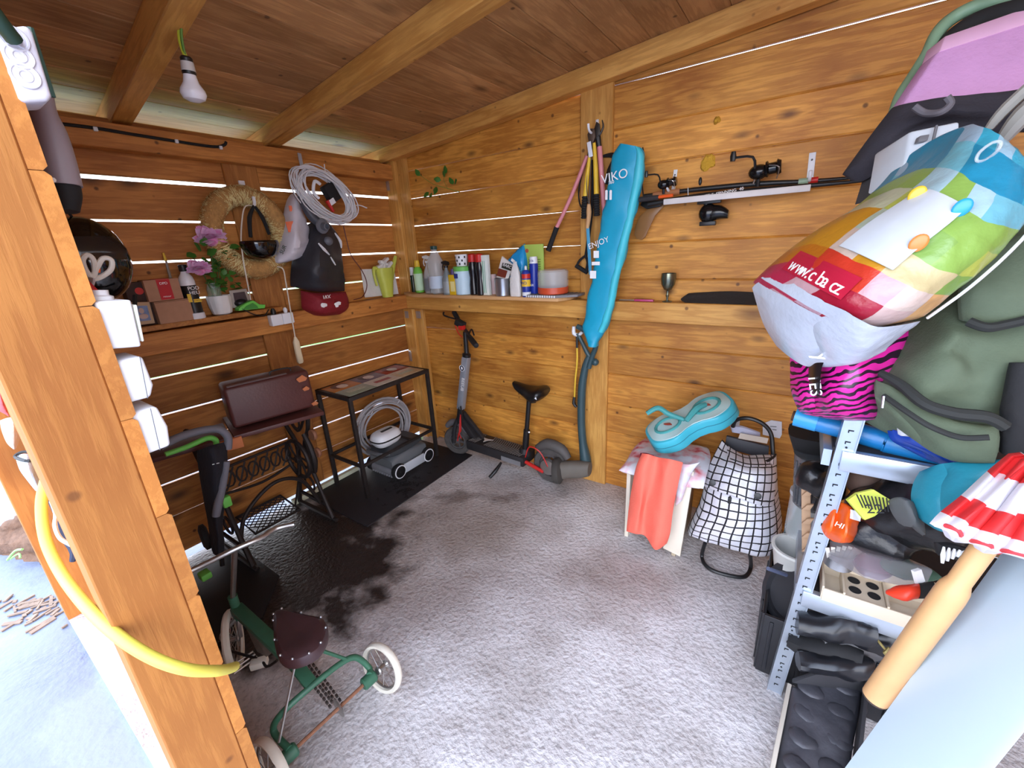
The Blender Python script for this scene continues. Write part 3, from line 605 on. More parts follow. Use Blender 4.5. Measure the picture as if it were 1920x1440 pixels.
obj('shaft', MB().tube([W(1232, 370, y=-.12), W(1262, 366, y=-.12)], .007, 8), ORG, t)
obj('blade', MB().prism([W(*p, y=-.045) for p in ((1222, 386), (1247, 384), (1240, 392), (1228, 405), (1216, 430), (1210, 444), (1203, 450), (1194, 448), (1189, 440), (1191, 425), (1200, 405))], (0, .008, 0)), mat('smoky brown plastic', (150, 106, 62), .3, alpha=.75), t, bev=.003)
obj('heel', MB().prism([W(*p, y=-.06) for p in ((1205, 372), (1250, 378), (1235, 388), (1212, 392), (1200, 385))], (0, .03, 0)), BLK, t, bev=.004)
t = thing('white_rail', 'long flat white plastic rail lying in front of the fishing rods', 'rail', W(1380, 365, y=-.13)); obj('rail_body', MB().bar(W(1244, 379, y=-.13), W(1520, 352, y=-.13), .008, .026), mat('warm white plastic', (214, 208, 206), .5), t, bev=.003)
t = thing('spotlight', 'black round spotlight hanging under the fishing rods', 'lamp', W(1335, 400, y=-.09))
obj('bracket', MB().tube([W(1320, 372, y=-.09), W(1325, 385, y=-.09)], .012, 8).box(W(1330, 378, y=-.09), (.10, .03, .018)), BLK, t, bev=.002)
obj('housing', MB().sph(W(1328, 400, y=-.09), (.042, .035, .042), 16).loft([(W(1334, 400, y=-.09), V3((0, .03, 0)), V3((0, 0, .035))), (W(1352, 398, y=-.09), V3((0, .032, 0)), V3((0, 0, .03))), (W(1366, 402, y=-.09), V3((0, .02, 0)), V3((0, 0, .018)))], n=14, sm=2), mat('glossy black', (16, 16, 18), .2), t)
obj('mount_foot', MB().box(W(1327, 419, y=-.09), (.07, .03, .02)), BLK, t, bev=.004)
# foam blobs, cup, comb, sheet
for px, py, s_, lab in ((1327, 304, .036, 'larger clump of dried yellow foam stuck on the planks above the rods'), (1345, 226, .014, 'small dab of dried yellow foam higher up on the planks')):
    c = W(px, py, y=-.004); o = obj('foam_clump', MB().sph(c, (s_, .012, s_*.85), 16, wr=.012, ws=40), mat('yellow foam', (206, 158, 46), .9, bump=.8, bs=120)); tag(o, lab, 'foam')
cx = W(1251, 560, y=-.05); cx.z = 1.2205; t = thing('goblet', 'dark silver stemmed goblet standing on the ledge right of the blue bag', 'goblet', cx)
GOB = mat('tarnished silver', (120, 124, 108), .25, .85)
obj('cup', MB().lathe([(.004, .055), (.02, .063), (.034, .09), (.038, .12), (.036, .145), (.0345, .145), (.035, .12), (.03, .09), (.002, .066)], cx, n=22), GOB, t); obj('stem', MB().lathe([(.006, .005), (.005, .02), (.009, .032), (.005, .042), (.007, .056)], cx, n=12), GOB, t); obj('foot', MB().lathe([(.026, 0), (.024, .004), (.008, .008)], cx, n=20), GOB, t)
a = W(1162, 557, y=-.06); a.z = 1.226; b = W(1190, 557, y=-.06); b.z = 1.226; c = W(1226, 558, y=-.06); c.z = 1.226
t = thing('putty_knife', 'knife with a pink handle lying on the ledge', 'knife', a); obj('blade', MB().bar(a, b, .016, .003), STEEL, t); obj('handle', MB().bar(b, c, .02, .011), mat('magenta handle', (190, 70, 120), .4), t, bev=.003)
c = W(1148, 556, y=-.06); c.z = 1.234; t = thing('tape_roll', 'small black roll lying on the ledge beside the bag', 'roll', c-V3((0, 0, .013))); obj('roll_body', MB().lathe([(.011, 0), (.013, .004), (.013, .03), (.011, .034)], c-V3((.017, 0, 0)), ax=(1, 0, 0)), BLK, t)
o = obj('dark_sheet', MB().puff([[(2.13, -.01, 1.262), (2.3, -.012, 1.275), (2.5, -.01, 1.270), (2.62, -.01, 1.265)], [(2.10, -.04, 1.235), (2.3, -.045, 1.245), (2.5, -.04, 1.24), (2.65, -.04, 1.24)], [(2.13, -.07, 1.222), (2.3, -.075, 1.222), (2.5, -.075, 1.222), (2.65, -.07, 1.222)]], (0, .004, -.002), wr=.008, ws=18), mat('charcoal cloth', (42, 38, 36), .9, bump=.4)); tag(o, 'crumpled charcoal cloth strip on the ledge at the right', 'cloth')
# vine sprig growing through the joint
t = thing('vine_sprig', 'green leafy vine shoot growing through the joint near the corner', 'plant', W(855, 360, y=-.01))
obj('stem', MB().tube([W(862, 360, y=-.008), W(835, 352, y=-.03), W(812, 345, y=-.05), W(787, 328, y=-.05)], [.0022, .002, .0015], 6, 5).tube([W(840, 355, y=-.02), W(832, 338, y=-.05), W(834, 330, y=-.06)], .0014, 6, 3), mat('vine green stem', (110, 140, 50), .6), t)
LEAF = mat('leaf green', (60, 112, 36), .5, var=.3, vs=20)
def leaf(parent, c, dr, nm, s_, m=None, name='leaf'):
    dr = V3(dr).normalized(); nm = V3(nm).normalized(); sd = dr.cross(nm).normalized(); nm = sd.cross(dr)
    c = V3(c); P_ = [c, c+dr*.25*s_+sd*.32*s_, c+dr*.55*s_+sd*.36*s_-nm*.05*s_, c+dr*.8*s_+sd*.2*s_-nm*.08*s_, c+dr*s_-nm*.14*s_, c+dr*.8*s_-sd*.2*s_-nm*.08*s_, c+dr*.55*s_-sd*.36*s_-nm*.05*s_, c+dr*.25*s_-sd*.32*s_, c+dr*.55*s_+nm*.05*s_]
    P2 = P_+[p-nm*.0008 for p in P_]; f = [(i, (i+1) % 8, 8) for i in range(8)]; f2 = [(9+(i+1) % 8, 9+i, 17) for i in range(8)]; sdz = [((i+1) % 8, i, 9+i, 9+(i+1) % 8) for i in range(8)]
    return obj(name, MB().add(P2, f+f2+sdz), m or LEAF, parent)
for px, py, dx in ((787, 330, (-.3, -.5, .8)), (832, 332, (.4, -.4, .6)), (827, 338, (-.6, -.5, .2)), (817, 350, (.2, -.6, -.6)), (820, 352, (-.4, -.5, -.8)), (852, 343, (.7, -.5, .2)), (850, 346, (-.1, -.6, .7)), (804, 360, (-.5, -.5, -.5)), (806, 364, (.6, -.5, -.3)), (836, 326, (.1, -.3, 1))):
    leaf(t, W(px, py, y=-.05), dx, (0, -1, .3), .05)
# ================= left wall: shelf and hanging things =================
LS = 1.272
o = obj('left_shelf_board', MB().box((.055, -1.58, LS-.012), (.11, 1.06, .024)), WOOD_L, bev=.002); tag(o, 'brown board lying on the left wall ledge under the boxes and flowers', 'shelf')
def L(px, py, o_=.06): return W(px, py, x=o_)
# cardboard boxes
def cbox(name, lab, px0, px1, z0, z1, dep, m, x=.062, cat_='box', rot=0, grp=None):
    y0, y1 = W(px0, 560, x=x+dep/2).y, W(px1, 560, x=x+dep/2).y
    t = thing(name, lab, cat_, (x, (y0+y1)/2, z0), grp); obj('box_body', MB().box((x, (y0+y1)/2, (z0+z1)/2), (dep, y1-y0, z1-z0), Matrix.Rotation(rot, 3, 'Z')), m, t, bev=.002); return t, (y0+y1)/2, y1-y0
t, yc, wy = cbox('cardboard_box', 'plain lower cardboard box under the box with the red label', 286, 356, LS, LS+.105, .075, CARD, .07)
obj('seam', MB().box((.1083, yc, LS+.1), (.001, wy*.96, .002)), mat('seam brown', (110, 76, 56), .8), t)
t, yc, wy = cbox('cardboard_box', 'upper cardboard box with a wide red label strip', 278, 345, LS+.107, LS+.205, .075, CARD, .07)
obj('red_label', MB().box((.1085, yc+.005, LS+.157), (.0015, .052, .092)).box((.07, yc+.005, LS+.2058), (.075, .052, .0015)), mat('red label paper', (186, 22, 34), .5), t)
text('DPD', (.1098, yc+.005, LS+.185), YY, ZZ, .016, WTXT, t); text('retour', (.1098, yc+.005, LS+.125), YY, ZZ, .012, WTXT, t)
t, yc, wy = cbox('dark_box', 'dark brown box with a red round mark at the left of the cardboard boxes', 240, 280, LS+.08, LS+.20, .06, mat('dark brown card', (58, 36, 30), .7), .055)
obj('red_mark', MB().lathe([(.016, 0), (.016, .002)], (.085, yc+.01, LS+.16), ax=(1, 0, 0)), RED, t)
t, yc, wy = cbox('dark_box', 'dark lower box behind the small framed photo', 236, 282, LS, LS+.078, .05, mat('dark brown card', (58, 36, 30), .7), .045)
# framed photos
def frame(lab, pts, m1, m2, x):
    t = thing('photo_frame', lab, 'photo frame', L(*pts[0], x)); P4 = [L(*p, x) for p in pts]; slab('frame', t, m1, P4, (-.008, 0, 0), .0015)
    c = sum(P4, V3())/4; slab('picture', t, m2, [c+(p-c)*.68+V3((.0015, 0, 0)) for p in P4], (-.003, 0, 0), 0); return t, c
t, c = frame('small leaning photo frame with a bluish portrait in front of the dark box', [(249, 611), (291, 606), (280, 566), (244, 567)], mat('beige card frame', (188, 160, 128), .7), mat('bluish photo', (120, 140, 180), .3, var=.5, vs=40), .118)
obj('face', MB().sph(c+V3((.003, 0, .012)), (.002, .010, .013), 10).sph(c+V3((.003, .002, -.014)), (.002, .018, .012), 10), mat('pale photo tones', (196, 170, 160), .4), t)
t, c = frame('small frame with a dark photo standing behind the white pot', [(437, 578), (472, 570), (462, 541), (430, 545)], mat('grey frame', (170, 160, 150), .6), mat('dark photo', (70, 60, 66), .3, var=.4, vs=30), .05)
# brush
t = thing('brush', 'thin brush with a yellow tip standing behind the cardboard boxes', 'brush', L(318, 520, .03)); obj('handle', MB().tube([L(322, 530, .02), L(316, 508, .02), L(311, 488, .02)], [.007, .006, .005], 8), mat('grey ferrule', (150, 140, 128), .5), t); obj('tip', MB().tube([L(311, 489, .02), L(306, 474, .02)], [.007, .004], 8), YEL, t)
# bottle upside
y = L(368, 590, .08).y; t = thing('spray_bottle', 'white and black chemical bottle with black cap and yellow patches, right of the boxes', 'bottle', (.08, y, LS))
obj('body', MB().lathe([(.030, 0), (.033, .004), (.033, .185), (.028, .205), (.016, .225), (.015, .235)], (.08, y, LS)), WHT, t)
obj('black_label', MB().lathe([(.0336, .03), (.0336, .165)], (.08, y, LS)), mat('black label', (18, 18, 20), .4), t); obj('cap', MB().lathe([(.017, .232), (.018, .236), (.018, .262), (.01, .265)], (.08, y, LS)), BLK, t)
text('POD', (.1145, y+.008, LS+.15), YY, ZZ, .024, WTXT, t); text('HEU', (.1145, y+.008, LS+.128), YY, ZZ, .024, WTXT, t)
obj('yellow_patch', MB().box((.1143, y+.012, LS+.09), (.0012, .034, .016)), YEL, t); obj('yellow_patch', MB().box((.112, y-.018, LS+.105), (.0012, .016, .04), Matrix.Rotation(-.5, 3, 'Z')), YEL, t); text('CYKLO', (.1152, y+.012, LS+.09), YY, ZZ, .010, BTXT, t)
obj('base_cap', MB().lathe([(.036, 0), (.038, .004), (.037, .028), (.032, .030)], (.08, y, LS)), WHT, t)
# pot, jar, flowers
y = L(417, 585, .07).y; t = thing('flower_pot', 'white ribbed ceramic pot on the left shelf', 'pot', (.07, y, LS))
mb = MB(); vs = []; prof = [(.030, 0), (.043, .008), (.050, .04), (.054, .085), (.054, .10), (.049, .10), (.047, .04), (.001, .012)]; n = 60
for i, (r, h) in enumerate(prof):
    for j in range(n): q = r+(.0022 if (j+noise.noise(V3((j*.3, h*9, 0)))*2) % 3 < 1.2 and i < 4 else 0); a = 2*math.pi*j/n; vs.append((.07+q*math.cos(a), y+q*math.sin(a), LS+h))
mb.add(vs, [(i*n+j, i*n+(j+1) % n, (i+1)*n+(j+1) % n, (i+1)*n+j) for i in range(len(prof)-1) for j in range(n)]+[tuple(range(n))[::-1]]); obj('pot_body', mb, mat('white glaze', (226, 226, 224), .5), t)
t = thing('glass_jar', 'greenish glass jar with the flower stems standing in the white pot', 'jar', (.068, y-.012, LS+.016)); obj('jar_body', MB().lathe([(.026, 0), (.03, .01), (.032, .12), (.024, .14), (.024, .15)], (.068, y-.012, LS+.016)), mat('green tinted glass', (186, 206, 186), .1, var=0, alpha=.4), t)
t = thing('peony_bunch', 'bunch of two pink peonies with dark green leaves in the glass jar', 'flowers', (.068, y-.012, LS+.13))
SG = mat('stem green', (70, 104, 44), .6); c0 = V3((.068, y-.012, LS+.03)); f1 = L(396, 450, .10); f2 = L(374, 507, .13)
st = MB()
for e in (f1, f2, L(420, 470, .07), L(430, 490, .05), L(360, 478, .1), L(410, 480, .04)): st.tube([c0, (c0+e)/2+V3((0, 0, .05)), e-V3((0, 0, .01))], .0024, 6, 5)
obj('stems', st, SG, t)
PET = mat('peony pink', (250, 196, 230), .6, var=.25, vs=60); PET2 = mat('peony deep pink', (238, 156, 212), .6, var=.2, vs=60)
for fc, sz in ((f1, .066), (f2, .050)):
    random.seed(5); fo = obj('blossom', MB().sph(fc, (sz*.5,)*3, 10), PET2, t)
    for k in range(64):
        a = random.uniform(0, 6.28); e = random.uniform(-.5, 1.3); d = V3((math.cos(a)*math.cos(e), math.sin(a)*math.cos(e), math.sin(e)*.8)); q = leaf(fo, fc+d*sz*.3, d+V3((random.uniform(-.3, .3),)*3), d.cross(V3((random.random(), 1, .2))), sz*random.uniform(.75, 1.0), random.choice((PET, PET, PET2)), 'petal')
random.seed(11)
for k in range(80):
    px = random.gauss(415, 17); py = random.uniform(462, 545); c = L(px, py, random.uniform(.03, .11)); leaf(t, c, (random.uniform(-.4, 1), random.uniform(-1, 1), random.uniform(-.7, .6)), (random.uniform(-.3, 1), random.uniform(-.5, .5), 1), random.uniform(.028, .05))
for px, py in ((378, 470), (366, 476), (388, 478), (392, 490), (382, 462), (428, 462)): leaf(t, L(px, py, .11), (.3, random.uniform(-1, .4), random.uniform(-.4, .6)), (1, 0, .8), .055)
# green device
t = thing('sander_shell', 'bright green and black house-shaped tool lying on the left shelf with its cable', 'tool', L(470, 585, .08)); a = .10
obj('green_shell', MB().prism([L(*p, a) for p in ((447, 583), (497, 578), (498, 571), (487, 571), (475, 563), (462, 568), (449, 577))], (-.05, 0, 0)), mat('bright green', (110, 206, 84), .45), t, bev=.003)
obj('dark_grille', MB().prism([L(*p, a+.004) for p in ((456, 581), (485, 578), (482, 573), (474, 568), (462, 574))], (-.01, 0, 0)), mat('green grille', (70, 150, 60), .6, bump=.4, bs=300), t)
obj('black_back', MB().sph(L(452, 568, .05), (.025, .035, .022), 12), BLK, t)
obj('cable', MB().tube([L(448, 576, .09), L(475, 589, .12), L(495, 592, .12), L(504, 580, .11)], .003, 6, 6), BLK, t)
# socket pair on ledge front
c = W(527, 598, x=.12); t = thing('double_socket', 'white double wall socket fixed to the left ledge below the wreath', 'socket', c)
for dy in (-.033, .033): obj('socket_box', MB().box(c+V3((0, dy, 0)), (.045, .064, .062)), WHT, t, bev=.004)
obj('plug', MB().lathe([(.012, 0), (.014, .02), (.008, .035)], c+V3((0, -.035, .031))), BLK, t); obj('plug', MB().lathe([(.01, 0), (.012, .02), (.006, .03)], c+V3((0, .035, .031))), WHT, t)
# white cables and connectors
WC = mat('white cable', (226, 216, 200), .5)
t = thing('extension_lead', 'cream extension lead hanging through the wreath with an inline socket at its end', 'cable', L(560, 650, .13))
obj('cable', MB().tube([L(520, 500, .12), L(531, 505, .14), L(536, 530, .13), L(546, 590, .15), L(554, 636, .14)], .0035, 6, 6), WC, t)
obj('inline_socket', MB().loft([(L(553, 632, .14), (.006, 0, 0), (0, .006, 0)), (L(555, 641, .14), (.013, 0, 0), (0, .017, 0)), (L(563, 678, .14), (.013, 0, 0), (0, .018, 0)), (L(564, 681, .14), (.008, 0, 0), (0, .012, 0))], n=14, pw=4), mat('cream plastic', (226, 210, 176), .5), t)
t = thing('thin_cable', 'second cream cable running down the left inside of the wreath to the shelf', 'cable', L(468, 560, .12)); obj('cable', MB().tube([L(475, 386, .11), L(458, 390, .12), L(452, 440, .12), L(455, 480, .13), L(462, 520, .13), L(470, 562, .10)], .0035, 6, 6), WC, t)
# wreath
c = L(468, 437, .085); t = thing('straw_wreath', 'large straw wreath hanging on the left wall post', 'wreath', c)
cy, cz = c.y, c.z; Rm = .175; ring = [(.075+.01*math.sin(a*3), cy+Rm*math.cos(a)*1.0, cz+Rm*1.08*math.sin(a)) for a in [2*math.pi*k/48 for k in range(48)]]
STRAW = mat('straw', (190, 144, 84), .85, var=.45, vs=50, bump=1.0, bs=110)
obj('ring', MB().tube(ring, .048, 14, closed=True), STRAW, t)
random.seed(2); sw = MB()
for k in range(2600):
    a = random.uniform(0, 6.283); b = random.uniform(0, 6.283); rr = .0505
    u = V3((0, math.cos(a), math.sin(a))); tt = V3((0, -math.sin(a), math.cos(a))); n_ = u*math.cos(b)+XX*math.sin(b)
    p = V3((.075, cy+Rm*math.cos(a), cz+Rm*1.08*math.sin(a)))+n_*rr; dr = (tt*random.uniform(-.5, .5)+n_.cross(tt)*1.0+n_*random.uniform(0, .25)).normalized(); s_ = tt*.0012; l_ = random.uniform(.008, .02)
    sw.add([p-dr*l_-s_, p-dr*l_+s_, p+dr*l_+s_, p+dr*l_-s_], [(0, 1, 2, 3)])
obj('straws', sw, mat('bright straw', (244, 212, 150), .8, var=.4, vs=80), t, kind='stuff')
t = thing('wall_hook', 'small white hook over the inner top of the straw wreath', 'hook', L(476, 372, .13)); obj('hook_body', MB().tube([L(475, 369, .13), L(477, 380, .135), L(476, 387, .14)], .008, 8, 3), WHT, t)
o = obj('wall_clip', MB().box(L(453, 343, .022), (.012, .03, .022)), WHT, bev=.002); tag(o, 'small white square clip above the wreath on the post', 'clip')
# black lamp bowl
c = L(489, 468, .15); t = thing('lamp_bowl', 'glossy black bowl-shaped lamp head hanging by straps inside the wreath', 'lamp', c)
obj('bowl', MB().loft([(c+V3((0, 0, .045)), (.075, 0, 0), (0, .095, 0)), (c+V3((0, 0, .03)), (.078, 0, 0), (0, .098, 0)), (c, (.072, 0, 0), (0, .088, 0)), (c+V3((0, 0, -.03)), (.055, 0, 0), (0, .066, 0)), (c+V3((0, 0, -.05)), (.022, 0, 0), (0, .03, 0))], n=26, sm=3), mat('gloss black', (10, 10, 12), .12, coat=.5), t)
obj('strap', MB().tube([L(476, 386, .14), L(468, 408, .15), L(470, 445, .15)], [.007, .011, .009], 8, 4), BLKM, t); obj('strap', MB().tube([L(477, 386, .14), L(492, 408, .15), L(505, 440, .15)], [.006, .010, .008], 8, 4), BLKM, t)
# hanging cluster
FC = lambda px, py, x=.12: W(px, py, x=x)
t = thing('bracket_strip', 'grey metal strip hook on the top plate above the white cable coil', 'hook', FC(565, 305, .085)); obj('strip_body', MB().bar(FC(561, 287, .085), FC(567, 318, .10), .022, .004, up=(1, 0, 0)), mat('light grey metal', (180, 180, 186), .45), t, bev=.001)
t = thing('cable_coil', 'big oval coil of thin white cable hanging from the strip hook', 'cable', FC(612, 365, .24))
random.seed(4); WH = mat('white cord', (222, 220, 222), .5)
ctr = FC(611, 366, .22); U1 = (FC(664, 412, .22)-FC(559, 318, .22))/2; V1 = (FC(640, 335, .22)-FC(584, 392, .22))/2
for k in range(26):
    f = random.uniform(.72, 1.02); g_ = random.uniform(.62, 1.0); ph = random.uniform(-.09, .09); off = V3((random.uniform(-.035, .03), random.uniform(-.008, .008), random.uniform(-.008, .008)))
    ring = [ctr+off+U1*f*math.cos(a+ph)+V1*g_*math.sin(a+ph*3)+XX*.01*math.sin(2*a+k) for a in [2*math.pi*i/30 for i in range(30)]]
    if k % 2 == 0: cmb = MB()
    cmb.tube(ring, .0036, 6, closed=True)
    if k % 2: obj('cord_turn', cmb, WH, t, label=None)
obj('loose_end', MB().tube([ctr+U1*.9, FC(668, 385, .2), FC(688, 390, .2)], .0035, 6, 4), WH, t); obj('cable_tie', MB().tube([FC(608, 308, .2), FC(612, 340, .26)], .003, 6), WHT, t)
t = thing('power_adapter', 'black power adapter with a white sticker held inside the cable coil', 'adapter', FC(620, 362, .2)); R2 = Matrix.Rotation(.5, 3, 'X')
obj('adapter_body', MB().box(FC(620, 362, .2), (.05, .075, .10), R2), BLKM, t, bev=.008); obj('sticker', MB().box(FC(623, 378, .228), (.002, .04, .03), R2), WHT, t); obj('coiled_lead', MB().tube([FC(600, 345, .23), FC(590, 340, .24), FC(588, 360, .24), FC(598, 372, .24)], .009, 8, 4), WHT, t); obj('red_plug', MB().tube([FC(613, 376, .22), FC(625, 397, .22)], [.012, .010], 8), RED, t)
# white bag with orange print
FILM = mat('thin white film', (212, 208, 216), .35, var=.1, bump=.5, bs=18)
t = thing('plastic_bag', 'crumpled white plastic bag with faded orange print hanging right of the wreath', 'bag', FC(560, 490, .14))
obj('film_body', MB().puff([[FC(549, 364, .12), FC(553, 362, .12), FC(558, 364, .12)], [FC(540, 390, .13), FC(555, 390, .17), FC(570, 395, .13)], [FC(534, 425, .13), FC(556, 430, .20), FC(582, 430, .13)], [FC(527, 460, .13), FC(556, 465, .20), FC(584, 455, .13)], [FC(516, 490, .13), FC(550, 484, .17), FC(576, 476, .13)], [FC(525, 495, .12), FC(540, 492, .13), FC(556, 486, .12)]], (-.05, 0, 0), wr=.014, ws=22), FILM, t)
om = mat('faded orange print', (232, 120, 84), .5)
obj('orange_print', MB().box(FC(545, 425, .178), (.002, .045, .055), Matrix.Rotation(.1, 3, 'X')), om, t); obj('orange_print', MB().box(FC(545, 391, .160), (.002, .018, .03)), om, t); text('SUR', FC(531, 468, .175), V3((0, .6, .8)), V3((0, -.8, .6)), .03, mat('dark green print', (30, 66, 56), .6), t)
# dark bag
DG = mat('dark grey vinyl', (46, 46, 52), .5, var=.2, bump=.35, bs=14)
t = thing('black_bag', 'black soft bag with torn white marks hanging below the cable coil', 'bag', FC(600, 540, .14))
obj('bag_body', MB().puff([[FC(583, 420, .12), FC(600, 412, .16), FC(618, 415, .12)], [FC(574, 450, .12), FC(600, 445, .22), FC(640, 445, .12)], [FC(556, 485, .12), FC(598, 485, .25), FC(648, 490, .12)], [FC(551, 515, .12), FC(598, 520, .25), FC(651, 525, .12)], [FC(551, 537, .12), FC(600, 547, .20), FC(651, 546, .12)]], (-.07, 0, 0), wr=.018, ws=14), DG, t)
wm = MB()
obj('white_mark', MB().tube([FC(597, 456, .235), FC(608, 468, .245), FC(618, 478, .25)], [.004, .009, .003], 6, 3), WHT, t); obj('white_mark', MB().tube([FC(620, 482, .25), FC(629, 497, .245)], [.003, .006, .003], 6, 3), WHT, t); obj('white_mark', MB().tube([FC(628, 437, .2), FC(638, 452, .18), FC(640, 465, .17)], [.004, .01, .004], 6, 3), WHT, t)
t = thing('hose_adapter', 'grey vacuum hose end with round opening poking out above the black bag', 'hose', FC(600, 425, .2))
obj('hose', MB().tube([FC(560, 345, .18), FC(568, 378, .19), FC(584, 405, .2), FC(600, 420, .21)], [.018, .022, .026, .024], 12, 5), mat('hose grey', (70, 72, 80), .5), t)
ax = (FC(614, 426, .28)-FC(600, 424, .2)).normalized(); c = FC(603, 424, .22); obj('nozzle', MB().lathe([(.040, 0), (.043, .008), (.040, .014), (.022, .016), (.020, .045), (.014, .047), (.012, .02)], c, ax=(1, .1, -.1), n=20), mat('adapter grey', (104, 106, 114), .45), t); obj('knob', MB().sph(FC(615, 452, .21), (.026, .03, .026), 14), mat('adapter grey', (104, 106, 114), .45), t)
t = thing('red_bag', 'dark red cloth bag with white print at the bottom of the hanging cluster', 'bag', FC(612, 575, .12))
obj('bag_body', MB().puff([[FC(568, 545, .11), FC(600, 549, .16), FC(652, 547, .11)], [FC(569, 565, .11), FC(610, 570, .20), FC(658, 568, .11)], [FC(572, 580, .11), FC(610, 585, .19), FC(655, 580, .11)], [FC(590, 591, .105), FC(610, 593, .13), FC(640, 590, .105)]], (-.05, 0, 0), wr=.01, ws=20), mat('dark red cloth', (140, 28, 40), .7, bump=.3), t)
text('FKK', FC(613, 556, .195), -YY*-1, -ZZ, .03, WTXT, t)
obj('white_print', MB().sph(FC(607, 573, .206), (.003, .022, .013), 9, wr=.01, ws=60), WTXT, t); obj('white_print', MB().sph(FC(633, 570, .190), (.003, .026, .013), 9, wr=.012, ws=60), WTXT, t)
t = thing('brown_lead', 'thin red-brown cable hanging from the coil to the ledge by the watering can', 'cable', FC(690, 530, .08)); obj('cable', MB().tube([FC(644, 424, .10), FC(650, 450, .10), FC(658, 478, .10), FC(680, 510, .11), FC(688, 535, .11), FC(680, 556, .11), FC(663, 562, .10)], .0032, 6, 6), mat('red brown cable', (96, 34, 26), .5), t)
# watering can with papers + calendar
WCY = mat('yellow green plastic', (200, 206, 84), .45); c = W(727, 553, x=.06); c.z = 1.222; t = thing('watering_can', 'yellow-green plastic watering can on the ledge near the corner', 'watering can', c)
obj('can_body', MB().loft([(c, (.033, 0, 0), (0, .038, 0)), (c+V3((0, 0, .08)), (.04, 0, 0), (0, .052, 0)), (c+V3((0, 0, .165)), (.045, 0, 0), (0, .066, 0)), (c+V3((0, 0, .21)), (.045, 0, 0), (0, .07, 0))], n=22, pw=2.4, sm=3), WCY, t)
obj('spout', MB().tube([c+V3((0, .04, .13)), c+V3((0, .085, .21)), c+V3((0, .125, .285))], [.030, .018, .012], 12, 4), WCY, t)
obj('handle', MB().tube([c+V3((0, -.05, .20)), c+V3((0, -.085, .215)), c+V3((0, -.095, .17)), c+V3((0, -.085, .09))], [.014, .012, .011, .009], 10, 5), WCY, t)
t = thing('paper_bundle', 'crumpled white papers stuffed in the top of the watering can', 'paper', c+V3((0, 0, .2))); PAP = mat('white paper', (222, 218, 214), .8, bump=.4)
for k, (dy, dz, rx, l_) in enumerate(((-.03, .225, .3, .07), (.0, .24, -.4, .09), (.03, .225, .7, .07), (.01, .255, .5, .08), (-.015, .22, 1.2, .06))): obj('crumpled_sheet', MB().box(c+V3((.01*(k % 3), dy, dz)), (.04, l_, .022), Matrix.Rotation(rx, 3, 'X')), PAP, t, bev=.006)
P4 = [W(*p, x=.02) for p in ((684, 558), (747, 551), (738, 503), (676, 505))]; t = thing('calendar_sheet', 'white calendar sheet leaning on the wall behind the watering can', 'paper', P4[0]); slab('sheet_body', t, PAP, P4, (.003, 0, 0), 0)
m_ = MB()
for k in range(5): m_.box(W(733, 530+k*4, x=.026), (.001, .05, .002))
m_.box(W(702, 508, x=.026), (.001, .04, .022)); obj('printed_lines', m_, BTXT, t, kind='stuff')
# cable along top plate with clips
t = thing('ceiling_cable', 'black cable clipped along the left wall top plate', 'cable', W(300, 255, x=.09)); PT = [(112, 232), (178, 240), (250, 252), (331, 265), (400, 275), (420, 272), (424, 266)]; obj('cable', MB().tube([W(*p, x=.086) for p in PT], .0065, 8, 4), BLKM, t)
for p in ((179, 242), (331, 265), (414, 277)): obj('cable_clip', MB().box(W(*p, x=.092), (.012, .014, .016)), WHT, t, bev=.002)
# light bulb
a = W(347, 88, y=-1.62); dr = V3((.10, 0, -.99)).normalized(); b0 = W(347, 100, y=-1.60); b1 = W(366, 192, y=-1.60); dv = (b1-b0); Lb = dv.length
t = thing('light_bulb', 'white LED bulb in a taped black lampholder dangling from the ceiling', 'lamp', b0)
obj('globe', MB().lathe([(Lb*.13, Lb*.42), (Lb*.145, Lb*.5), (Lb*.17, Lb*.6), (Lb*.26, Lb*.74), (Lb*.28, Lb*.83), (Lb*.23, Lb*.94), (Lb*.1, Lb*1.0), (.0005, Lb*1.005)], b0, ax=dv, n=22), mat('frosted white', (232, 232, 238), .25, var=0), t)
obj('lampholder', MB().lathe([(Lb*.10, Lb*.06), (Lb*.13, Lb*.10), (Lb*.12, Lb*.2), (Lb*.15, Lb*.4), (Lb*.14, Lb*.43)], b0, ax=dv, n=18), BLK, t); obj('tape', MB().lathe([(Lb*.135, Lb*.17), (Lb*.15, Lb*.36)], b0, ax=dv, n=18), mat('silver tape', (190, 188, 184), .4), t)
w1 = MB(); w1.tube([b0+V3((.02, .03, .16)), b0+V3((-.005, 0, .05)), b0+dv*.08], .006, 6, 4); obj('lime_wire', w1, mat('lime wire', (196, 206, 60), .5), t); obj('lime_wire', MB().tube([b0+V3((.03, .03, .16)), b0+V3((.008, 0, .05)), b0+dv*.1], .004, 6, 4), mat('green wire', (90, 130, 50), .5), t)

